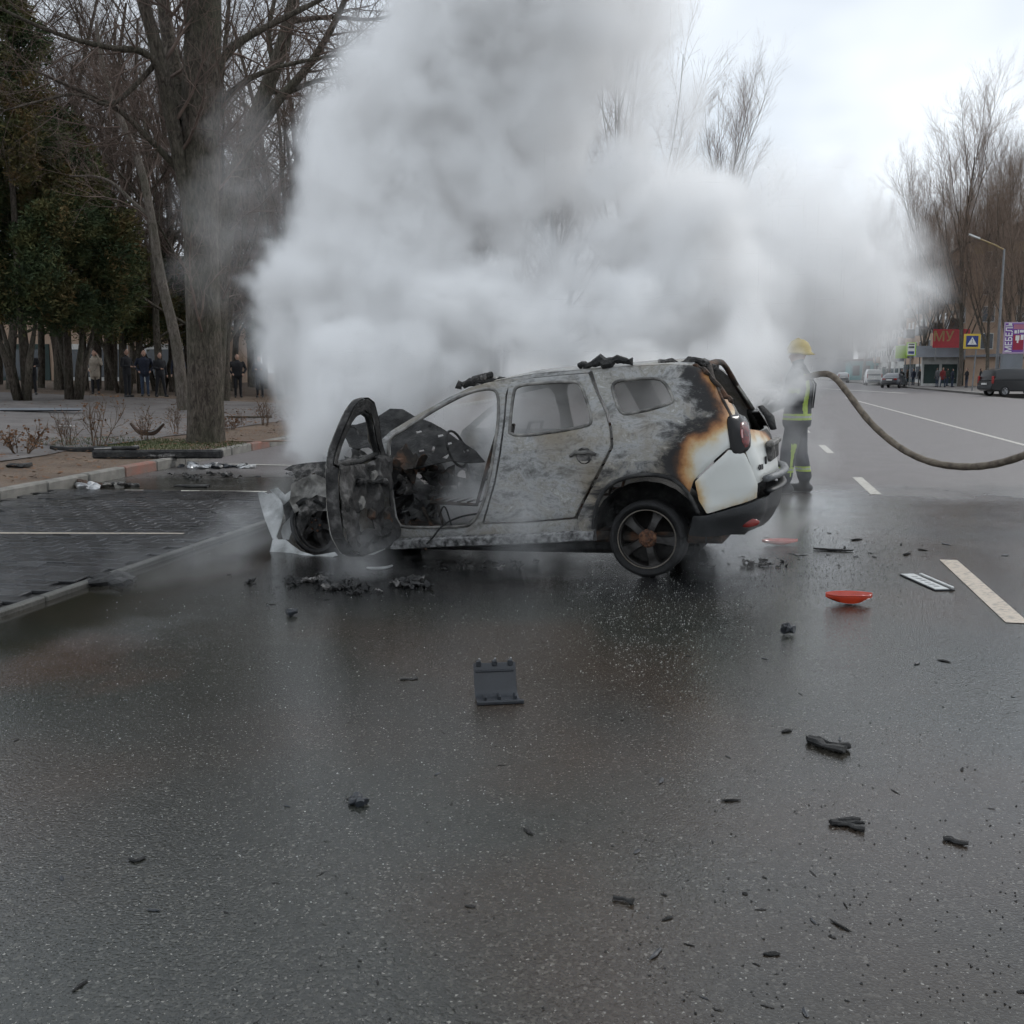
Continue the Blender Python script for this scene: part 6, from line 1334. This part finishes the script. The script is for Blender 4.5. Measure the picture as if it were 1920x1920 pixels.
def f_panel(t_):
    W = .1; b_ = MB()
    prof = [(-.115, .006), (-.05, .004), (-.012, .014), (.014, .04), (.036, .08), (.052, .115), (.06, .138)]
    b_.add([(x, y, z) for y, z in prof for x in (-W, W)] + [(x, y + .006, z + .004) for y, z in prof for x in (-W, W)],
           [(2 * i, 2 * i + 1, 2 * i + 3, 2 * i + 2) for i in range(6)] + [(14 + 2 * i + 2, 14 + 2 * i + 3, 14 + 2 * i + 1, 14 + 2 * i) for i in range(6)] + [(2 * i, 2 * i + 2, 14 + 2 * i + 2, 14 + 2 * i) for i in range(6)] + [(2 * i + 3, 2 * i + 1, 14 + 2 * i + 1, 14 + 2 * i + 3) for i in range(6)] + [(0, 14, 15, 1), (12, 13, 27, 26)])
    b_.build('shell', MATS['plastic_dark'], t_, True)
    MB().bbox((-W - .002, -.132, 0), (W + .014, -.113, .018), .004).build('rim', MATS['plastic_dark'], t_)
    for x in (-.075, 0, .075):
        MB().bbox((x - .012, .052, .128), (x + .012, .074, .154), .003).build('clip', MATS['plastic_dark'], t_); MB().tube([(x, .062, .152), (x + .004, .058, .166)], .005, 6).build('pin', MATS['metal_grey'], t_)
    for x in (-.06, 0.005, .08): MB().bbox((x - .006, -.1, .008), (x + .006, -.045, .03), .003).build('fin', MATS['plastic_dark'], t_)
    MB().bbox((-W + .01, .040, .104), (W - .01, .056, .112), .002).build('ledge', MATS['plastic_dark'], t_)
frag('plastic_bracket', 'dark plastic bracket with clips lying alone in the middle of the foreground', 930, 1305, f_panel, R(8))
def f_lens(L=.15, hh=.075, wd=.06, m_='lens_orange'):
    def go(t_):
        rows = []
        for k in range(13):
            f_ = -1 + 2 * k / 12; w_ = wd * max(.03, (1 - abs(f_) ** 2.6)); x = f_ * L; z0 = hh * .95 * abs(f_) ** 2.2
            rows.append([(x, -w_, hh * .86), (x, -w_ * 1.02, hh * .60), (x, -w_ * .75, z0 * .7 + .010), (x, 0, z0 * .6 + .002), (x, w_ * .75, z0 * .7 + .010), (x, w_, hh * .7), (x, w_, hh), (x, w_ * .93, hh), (x, w_ * .65, z0 * .7 + .022), (x, 0, z0 * .6 + .012), (x, -w_ * .65, z0 * .7 + .022), (x, -w_ * .93, hh * .86)])
        MB().loft(rows).build('lens_shell', MATS[m_], t_, True)
        MB().tube([(-L * .9, -wd * .3, hh * .8), (-L * .4, -wd * .98, hh * .87), (L * .4, -wd * .98, hh * .87), (L * .9, -wd * .3, hh * .82)], .004, 6).build('lip', MATS[m_], t_, 'all')
    return go
frag('lamp_lens', 'glossy orange-red lamp lens lying on the wet road near the number plate', 1591, 1132, f_lens(), R(-4))
frag('lamp_lens', 'orange-red lamp lens fragment veiled in mist behind the car\'s rear bumper', 1462, 1022, f_lens(.16, .05, .07), R(6))
P4 = [G(1682, 1078, .012), G(1755, 1106, .012), G(1786, 1104, .012), G(1724, 1073, .012)]
def f_plate(t_):
    c = (P4[0] + P4[1] + P4[2] + P4[3]) / 4; ex = ((P4[1] + P4[2]) / 2 - (P4[0] + P4[3]) / 2); L = ex.length / 2; a = math.atan2(ex.y, ex.x); M_ = Matrix.Rotation(a, 4, 'Z'); w_ = .06
    MB().bbox((-L, -w_ - .008, -.01), (L, w_ + .02, -.003), .002, M=M_).build('frame', MATS['plastic_dark'], t_); MB().bbox((-L + .008, -w_, -.0025), (L - .008, w_ - .02, .0015), .001, M=M_).build('plate', MATS['plate_white'], t_)
    MB().bbox((-L + .06, w_ - .008, .004), (L - .005, w_ + .014, .016), .003, M=M_).build('strip', MATS['plate_white'], t_)
    for k in range(6): MB().box((-L * .62 + k * L * .24, -w_ * .45, .0018), (-L * .62 + k * L * .24 + L * .12, w_ * .2, .0024), 0, M_).build('figure_mark', MATS['metal_grey'], t_)
c_ = (P4[0] + P4[1] + P4[2] + P4[3]) / 4; tt_ = thing('number_plate', 'white number plate in its broken frame beside the beige lane dash', 'number plate', (c_.x, c_.y, .012)); f_plate(tt_)
def f_char(L, w_, h, seed, m_='char_black', n=1):
    def go(t_):
        r_ = random.Random(seed)
        for q in range(n):
            a = (q - (n - 1) / 2) * .35; pts = [Vector((L * (k / 4 - .5), r_.gauss(0, w_ * .25) + (q - (n - 1) / 2) * w_ * .8, h * .5 + r_.uniform(0, h * .15))) for k in range(5)]; pts = [Matrix.Rotation(a, 3, 'Z') @ p for p in pts]
            mb = MB().tube(pts, [w_ * r_.uniform(.3, .62) for _ in pts], 7, flat=h / w_)
            mb.v = [tuple(Vector(v) + Vector((0, 0, .15 * w_ * fbm(Vector(v) * 60)))) for v in mb.v]; mb.build('chunk', MATS[m_], t_)
    return go
def f_strip(L, w_, h, m_, bend=0.0, seg=6, twist=.0):
    def go(t_):
        pts = [Vector((L * (k / seg - .5), bend * ((k / seg - .5) ** 2 * 4), h + abs(twist) * (k / seg))) for k in range(seg + 1)]; MB().tube(pts, [w_ * (1 - .3 * abs(2 * k / seg - 1) ** 3) for k in range(seg + 1)], 8, flat=h / w_).build('strip', MATS[m_], t_, True)
    return go
def f_heap(n, R_, m_list, seed, s0=.03, s1=.09):
    def go(t_):
        r_ = random.Random(seed)
        for k in range(n):
            c = Vector((r_.gauss(0, R_), r_.gauss(0, R_ * .5), 0)); s_ = r_.uniform(s0, s1); mb = MB().ball((0, 0, 0), (s_, s_ * r_.uniform(.5, .9), s_ * r_.uniform(.25, .6)), 0, 8, 6)
            mb.v = [tuple(Vector(v) * (1 + .5 * fbm(Vector(v) * 14 + Vector((k, 0, 0))))) for v in mb.v]; o = mb.build('piece', MATS[r_.choice(m_list)], t_); o.location = (c.x, c.y, s_ * .3); o.rotation_euler = (r_.uniform(-.4, .4), r_.uniform(-.4, .4), r_.uniform(0, 6))
    return go
frag('charred_chunk', 'largest charred splintered chunk on the right of the foreground', 1552, 1402, f_char(.16, .05, .03, 1, 'char_black', 2), R(-32))
frag('charred_chunk', 'charred three-pronged splinter below the largest chunk', 1590, 1547, f_char(.11, .022, .016, 2, 'char_black', 3), R(-4))
frag('charred_chunk', 'slim charred splinter near the right edge of the foreground', 1792, 1581, f_char(.075, .022, .014, 3), R(-32))
frag('charred_chunk', 'charred sliver at the bottom centre of the foreground', 1168, 1691, f_char(.06, .02, .014, 4), R(-25))
frag('charred_chunk', 'thin dark sliver between the plastic bracket and the car', 766, 1274, f_char(.085, .018, .008, 5), R(5))
frag('charred_chunk', 'dark block with a curled tail in the left of the foreground', 676, 1506, f_char(.05, .035, .024, 6, 'plastic_dark', 2), R(-30))
frag('charred_chunk', 'small curved black clip at the far left of the foreground', 256, 1616, f_strip(.045, .006, .005, 'char_black', .02), R(15))
frag('plastic_block', 'small black plastic cube left of the car\'s front wheel shadow', 546, 1155, f_char(.05, .06, .05, 7, 'plastic_dark'), 0)
frag('plastic_block', 'black plastic cap on the wet road below the red lens', 1480, 1190, f_char(.05, .065, .055, 8, 'plastic_dark'), .3)
frag('trim_strip', 'long thin black trim strip on the road behind the rear bumper', 1562, 1033, f_strip(.32, .012, .01, 'char_black', .02), R(-18))
frag('trim_strip', 'long black trim strip lying across the parking bay at the left edge', 42, 1002, f_strip(.75, .02, .014, 'char_black', .04), R(28))
frag('trim_strip', 'black rubber strip along the bay edge beside the green puddle', 255, 1058, f_strip(.5, .02, .015, 'char_black', .05), R(38))
frag('tyre_scrap', 'heap of black burnt scrap at the bay edge left of the mist', 215, 1092, f_char(.28, .12, .05, 9, 'char_black', 3), R(20))
frag('bent_trim', 'bent pale metal trim lying below the open door', 716, 1068, f_strip(.2, .016, .012, 'bumper_melted', .06), R(25))
def f_flakes(n, R_, seed, s0, s1, ms=('char_black', 'char_flaky', 'char_black'), ry=.5):
    def go(t_):
        r_ = random.Random(seed)
        for k in range(n):
            s_ = r_.uniform(s0, s1); scrap('flake', Vector((r_.gauss(0, R_), r_.gauss(0, R_ * ry), s_ * .12 + .006)), s_, seed * 31 + k, MATS[r_.choice(ms)], t_, .25, .3)
    return go
frag('ash_heap', 'flattened heap of black flakes and wire in front of the open door', 690, 1100, f_flakes(22, .22, 3, .05, .16), R(8))
frag('ash_heap', 'low spread of burnt flakes below the crumpled front bumper', 560, 1090, f_flakes(14, .18, 5, .04, .12), R(2))
frag('ash_heap', 'thin scatter of burnt flakes beneath the sill in front of the rear wheel', 900, 1060, f_flakes(14, .3, 6, .03, .09), R(2))
frag('ash_heap', 'black flakes under the rear bumper beside the red lens', 1420, 1060, f_flakes(14, .2, 8, .03, .10), R(2))
frag('ash_heap', 'black flakes strewn over the parking bay below the kerb rubble', 300, 985, f_flakes(18, .55, 9, .05, .16, ry=.6), R(2))
frag('ash_heap', 'dark flakes on the asphalt between the two bay lines', 420, 895, f_flakes(14, .5, 10, .06, .2, ry=.6), R(2), z=.008)
frag('charred_beam', 'long charred black beam lying on the verge against the kerb', 300, 860, lambda t_: (MB().bbox((-1.05, -.07, .0), (1.0, .07, .14), .03).build('beam', MATS['char_black'], t_), f_char(.5, .1, .08, 5, 'char_flaky', 2)(t_), MB().bbox((-.75, -.04, .14), (-.35, .05, .2), .02).build('bracket', MATS['char_black'], t_)), R(3), park=True)
def f_curve(L, h, m_, m2=None, dr=.14):
    def go(t_):
        pts = [Vector((L * (k / 10 - .5), .05 * math.cos(k), h + dr * (abs(2 * k / 10 - 1) ** 2.2))) for k in range(11)]; MB().tube(pts, [.05 * (1.2 - abs(2 * k / 10 - 1) * .7) for k in range(11)], 8, flat=1.2).build('shell', MATS[m_], t_, True)
        MB().tube([p + Vector((0, -.05, .03)) for p in pts[5:]], .012, 6).build('pale_edge', MATS[m2 or 'scrap_white'], t_, 'all')
    return go
frag('bumper_fragment', 'upturned curved brown bumper fragment on the grass left of the massive tree', 277, 818, f_curve(.72, .03, 'cloth_brown', None, .2), 0, park=True)
frag('bumper_fragment', 'flat dark fragment with white rim ends on the verge left of the beam', 178, 848, f_curve(1.5, .03, 'char_black', None, .05), R(4), park=True)
frag('fallen_board', 'dark flat board lying on the plaza behind the shrubs', 70, 774, f_strip(2.4, .2, .05, 'grey_panel', .05), R(2), park=True)
frag('paper_scrap', 'white scrap lying on the plaza between the shrubs', 122, 803, f_char(.4, .1, .03, 13, 'scrap_white'), R(-10), park=True)
frag('dark_scrap', 'dark sheet scrap on the verge near the left edge', 38, 877, f_char(.3, .16, .05, 14, 'char_black', 2), R(10), park=True)
frag('branch', 'dark fallen branch on the plaza right of the massive trunk', 465, 786, f_strip(1.3, .03, .03, 'bark_dark', .1), R(-4), park=True)
frag('branch', 'pale fallen stick on the verge beside the smoke', 490, 829, f_strip(1.4, .022, .02, 'twig_pale', .08), R(5), park=True)
frag('rubble_heap', 'heap of dark rubble and wreckage against the red kerb stone', 205, 913, f_heap(14, .22, ['char_flaky', 'char_black', 'old_concrete', 'cloth_brown'], 3, .04, .13), R(10))
frag('plastic_bag', 'grey crumpled bag beside the rubble heap at the kerb', 170, 918, f_heap(3, .06, ['silver_scrap'], 5, .08, .12), 0)
frag('crushed_headlamp', 'crushed headlamp with silver reflector shards against the second red kerb stone', 400, 877, f_heap(16, .24, ['silver_scrap', 'char_black', 'silver_scrap', 'plastic_dark'], 6, .04, .12), R(5))
frag('foil_scrap', 'bright crumpled silver foil beside the crushed headlamp', 452, 878, f_heap(6, .14, ['silver_scrap', 'scrap_white'], 8, .06, .12), R(-5))
frag('dark_scrap', 'low black scrap between the kerb and the bay line', 360, 913, f_char(.45, .07, .03, 16, 'char_black', 2), R(3))
frag('dark_scrap', 'black rags of burnt lining at the left edge of the bay', 25, 962, f_char(.6, .16, .04, 17, 'char_black', 3), R(6))
# scattered fragments, each its own piece
fm_ = []
for k in range(7):
    r_ = random.Random(100 + k); mb = MB().ball((0, 0, .3), (1, r_.uniform(.3, .7), r_.uniform(.2, .4)), 0, 7, 5); mb.v = [tuple(Vector(v) * (1 + .6 * fbm(Vector(v) * 1.7 + Vector((k * 3, 0, 0))))) for v in mb.v]; fm_.append(mb.mesh('fragment', MATS[('char_black', 'plastic_dark', 'char_flaky')[k % 3]]))
r_ = random.Random(8)
spots = [(1500, 1301), (1512, 1351), (1804, 1443), (1475, 1372), (1575, 1387), (1366, 1420), (1370, 1502), (1680, 1486), (1195, 1597), (1425, 1706), (1397, 1676), (1525, 1728), (1562, 1758), (1447, 1790), (1580, 1740), (1510, 1900), (1440, 1888), (1917, 1860), (820, 1452), (660, 1500), (940, 1435), (830, 1373), (1240, 1465), (1100, 1170), (1215, 1175), (1025, 1210), (835, 1164), (730, 1196), (425, 1712), (288, 1708), (475, 1296), (1290, 1230), (1885, 1042), (1640, 1045), (1700, 1040), (1690, 1020), (1230, 1790), (990, 1560), (1770, 1240), (1720, 1245), (880, 1700), (150, 1850), (600, 1640)]
for k in range(34): spots.append((r_.uniform(1150, 1900), r_.uniform(1150, 1900)) if k < 24 else (r_.uniform(20, 1000), r_.uniform(1130, 1880)))
for k in range(60): spots.append((r_.gauss(1560, 130), r_.gauss(1035, 38)) if k < 35 else (r_.gauss(640, 80), r_.gauss(1095, 22)))
for k in range(40): spots.append((r_.uniform(10, 500), r_.uniform(925, 1040)))
for k, (u, v) in enumerate(spots):
    p = G(u, v); s_ = r_.choice([.004, .006, .008, .011]) * (1.7 if k < 43 else 1) * (2.6 if v < 1060 else 1)
    if p.y > 20: continue
    inbay = (p - E0).dot(EN) < -.02 and (p - K0).dot(KN) > 0
    o = link('char_fragment', fm_[k % 7], label='small charred fragment scattered on the ' + ('parking bay' if inbay else 'wet road'), cat='fragment', group='charred fragments on the ' + ('bay' if inbay else 'road'), loc=(p.x, p.y, .036 if inbay else 0.0), rot=(0, 0, r_.uniform(0, 6.28))); o.scale = (s_ * r_.uniform(1.2, 2.6), s_ * r_.uniform(.6, 1.1), s_ * r_.uniform(.3, .8))
# glass crumbs and fine ash
def crumbs_field(name, label, n, fn, m_, s0, s1, seed, cat):
    r_ = random.Random(seed); V, Fc = [], []
    for k in range(n):
        u, v = fn(r_); p = G(u, v)
        if v < 960 or p.y > 16: continue
        s_ = r_.uniform(s0, s1); a = r_.uniform(0, 6.28); c_, q_ = math.cos(a) * s_, math.sin(a) * s_; o = len(V); h = s_ * r_.uniform(.4, .9); zb_ = .034 if (p - E0).dot(EN) < -.02 else .001
        V += [(p.x - c_, p.y - q_, zb_), (p.x + q_ * .8, p.y - c_ * .8, zb_), (p.x + c_, p.y + q_, zb_), (p.x - q_ * .7, p.y + c_ * .7, zb_), (p.x + r_.uniform(-s_, s_) * .4, p.y + r_.uniform(-s_, s_) * .4, zb_ + h)]; Fc += [(o, o + 1, o + 4), (o + 1, o + 2, o + 4), (o + 2, o + 3, o + 4), (o + 3, o, o + 4)]
    me = bpy.data.meshes.new(name); me.from_pydata(V, [], Fc); me.materials.append(MATS[m_]); link(name, me, label=label, cat=cat, kind='stuff')
mat('glass_crumb', (0.40, 0.41, 0.39), (0.16, 0.165, 0.16), 60, .15)
crumbs_field('glass_crumbs', 'pale crumbs of shattered window glass on the wet road below the car', 2600, lambda r_: (r_.gauss(1230, 85), r_.gauss(1165, 75)) if r_.random() < .6 else (r_.uniform(200, 1450), 1110 + 600 * r_.random() ** 1.8), 'glass_crumb', .0012, .0048, 3, 'glass')
crumbs_field('ash_crumbs', 'fine black ash and grit strewn behind the car and over the road', 6500, lambda r_: (r_.gauss(1550, 140), r_.gauss(1040, 48)) if r_.random() < .55 else ((r_.gauss(650, 90), r_.gauss(1085, 26)) if r_.random() < .6 else (300 + 1620 * r_.random() ** .6, 1120 + 800 * r_.random() ** 1.2)), 'char_black', .0012, .0055, 4, 'ash')
# ------------------------------------------------------------------ smoke: one body of drifting steam, denser and thinner by puff
PUFFS = []   # (pixel column, pixel row, distance, radius m, strength)
def pf(*rows):
    for q in rows: PUFFS.append(q)
pf((620, 640, 10.2, .75, 1.0), (590, 560, 10.4, .6, .9), (545, 530, 10.6, .42, .8), (700, 590, 10.4, .8, 1.0), (660, 720, 9.6, .6, 1.0), (610, 790, 9.5, .5, .9), (590, 850, 9.6, .35, .6), (720, 690, 9.8, .7, 1.0),
   (640, 470, 10.8, .7, .75), (690, 360, 11.0, .8, .8), (640, 290, 11.0, .6, .6), (760, 470, 10.8, .7, .55), (720, 230, 11.2, .8, .9), (800, 130, 11.4, .95, .85), (860, 20, 11.6, 1.0, .8), (700, 150, 11.3, .55, .5),
   (820, 620, 10.2, .75, 1.0), (900, 560, 10.4, .6, .7), (960, 640, 10.2, .7, .85), (1040, 600, 10.6, .7, .8), (1090, 500, 11.0, .6, .6), (1130, 620, 10.4, .7, .9),
   (880, 300, 11.4, .7, .55), (960, 220, 11.6, .9, .55), (1000, 100, 11.8, 1.1, .5), (1040, -20, 12.0, 1.1, .5), (920, -60, 12.0, 1.0, .7), (1150, 20, 12.2, 1.0, .28),
   (1060, 330, 11.4, .6, .26), (1160, 390, 11.4, .7, .6), (1230, 330, 11.6, .65, .55), (1250, 220, 11.8, .6, .4), (1270, 450, 11.4, .75, .75), (1240, 560, 11.0, .7, .8), (1320, 530, 11.4, .7, .75),
   (1220, 640, 10.6, .55, .7), (1330, 630, 11.2, .6, .7), (1390, 580, 12.2, .7, .6), (1450, 500, 13.2, .85, .5), (1420, 400, 13.2, .75, .35), (1520, 560, 14.2, .95, .5), (1540, 430, 14.0, .9, .32),
   (1600, 500, 14.2, .9, .34), (1590, 610, 14.4, .8, .45), (1645, 560, 14.4, .75, .2), (1480, 640, 14.0, .6, .5), (1400, 690, 11.2, .45, .35), (1630, 640, 14.4, .5, .14),
   (840, 380, 11.2, .55, .42), (930, 400, 11.2, .6, .34), (990, 470, 11.0, .5, .4), (780, 560, 10.6, .5, .6))
# inside the cabin, at the tailgate, round the firefighter
pf((860, 890, 8.5, .38, .34), (880, 930, 8.3, .32, .4), (800, 900, 8.6, .28, .14), (1040, 770, 8.7, .5, .6), (980, 780, 8.8, .4, .5), (1180, 745, 8.9, .4, .6), (1240, 735, 9.0, .35, .6), (1370, 690, 9.3, .34, .5), (1410, 730, 9.4, .26, .4), (880, 800, 8.8, .4, .4),
   (1492, 692, 11.9, .23, .6), (1480, 722, 11.9, .22, .55), (1500, 800, 11.9, .4, .06), (1450, 690, 11.7, .26, .22), (1528, 700, 12.1, .16, .14), (1500, 870, 11.9, .4, .06), (1485, 960, 11.4, .36, .08))
# low wisps: wing, sill, wheel, ground
pf((585, 840, 8.7, .28, .35), (560, 800, 9.0, .3, .35), (960, 1010, 7.35, .3, .06), (985, 1060, 7.15, .26, .04), (1060, 1040, 7.3, .3, .03), (940, 930, 7.35, .26, .06), (1000, 960, 7.3, .25, .06), (400, 1060, 7.9, .4, .06), (330, 1090, 7.3, .35, .05), (440, 990, 8.6, .35, .12), (530, 900, 9.3, .35, .12), (700, 1080, 7.4, .3, .09),
   (1370, 1060, 7.6, .3, .12), (1420, 990, 8.6, .4, .12), (1300, 1080, 7.2, .25, .07), (420, 520, 15.0, .8, .012), (430, 400, 15.0, .9, .018), (470, 270, 14.2, .7, .02), (520, 600, 12.5, .5, .02))
sm = bpy.data.materials.new('smoke'); sm.use_nodes = True; t = NT(sm)
dn = t.math('MULTIPLY', t.n('ShaderNodeAttribute', {'attribute_name': 'density'}).outputs['Fac'], 7.0)
pv = t.n('ShaderNodeVolumeScatter', None, Density=dn.outputs[0], Anisotropy=.15); pv.inputs['Color'].default_value = (.945, .958, .97, 1)
t.n('ShaderNodeOutputMaterial', None, Volume=pv.outputs[0])
ng = bpy.data.node_groups.new('smoke_field', 'GeometryNodeTree'); ng.interface.new_socket('Geometry', in_out='OUTPUT', socket_type='NodeSocketGeometry')
N, LK = ng.nodes, ng.links
def gn(typ, ins, props=None):
    x = N.new(typ)
    for k, v in (props or {}).items(): setattr(x, k, v)
    for k, v in ins.items():
        if hasattr(v, 'is_output'): LK.new(v, x.inputs[k])
        else: x.inputs[k].default_value = v
    return x
def gm(op, a, b=0.0, c=0.0, clamp=False): return gn('ShaderNodeMath', {0: a, 1: b, 2: c}, {'operation': op, 'use_clamp': clamp}).outputs[0]
pos = gn('GeometryNodeInputPosition', {}).outputs[0]
def warp(p, scale, amp, detail):
    nz = gn('ShaderNodeTexNoise', {'Vector': p, 'Scale': scale, 'Detail': detail, 'Roughness': .62})
    o_ = gn('ShaderNodeVectorMath', {0: nz.outputs['Color'], 1: (.5, .5, .5)}, {'operation': 'SUBTRACT'}).outputs[0]
    s_ = gn('ShaderNodeVectorMath', {0: o_, 'Scale': amp}, {'operation': 'SCALE'}).outputs[0]
    return gn('ShaderNodeVectorMath', {0: p, 1: s_}, {'operation': 'ADD'}).outputs[0]
pw = warp(warp(warp(pos, .55, 1.2, 2.0), 1.7, .75, 4.0), 4.6, .36, 4.0)
tot = None
for u, v, yd, rad, st in PUFFS:
    c = D(u, v, yd); c.z = max(c.z, .12)
    d_ = gn('ShaderNodeVectorMath', {0: pw, 1: tuple(c)}, {'operation': 'DISTANCE'}).outputs['Value']
    f_ = gm('MULTIPLY', gn('ShaderNodeMapRange', {'Value': d_, 'From Min': rad * (1.35 if u > 1380 and v < 660 else 1.1), 'From Max': rad * (.1 if u > 1380 and v < 660 else .62), 'To Min': 0.0, 'To Max': 1.0}, {'interpolation_type': 'SMOOTHSTEP'}).outputs[0], st)
    tot = f_ if tot is None else gm('ADD', tot, f_)
nz = gn('ShaderNodeTexNoise', {'Vector': pos, 'Scale': 2.1, 'Detail': 5.0, 'Roughness': .6})
md_ = gn('ShaderNodeMapRange', {'Value': nz.outputs[0], 'From Min': .38, 'From Max': .60, 'To Min': .16, 'To Max': 1.25}).outputs[0]
tot = gm('MULTIPLY', gm('MINIMUM', tot, 1.35), md_)
vc = gn('GeometryNodeVolumeCube', {'Density': tot, 'Min': (-5.2, 6.6, 0.01), 'Max': (6.8, 16.2, 6.9), 'Resolution X': 226, 'Resolution Y': 160, 'Resolution Z': 132})
st_ = gn('GeometryNodeSetMaterial', {0: vc.outputs[0], 'Material': sm}); go = N.new('NodeGroupOutput'); LK.new(st_.outputs[0], go.inputs[0])
me = MB().box((-.05, -.05, 0), (.05, .05, .1)).mesh('smoke', sm); smo = link('smoke', me, label='thick pale smoke billowing up from the burnt car', cat='smoke', kind='stuff')
mdf = smo.modifiers.new('smoke_field', 'NODES'); mdf.node_group = ng
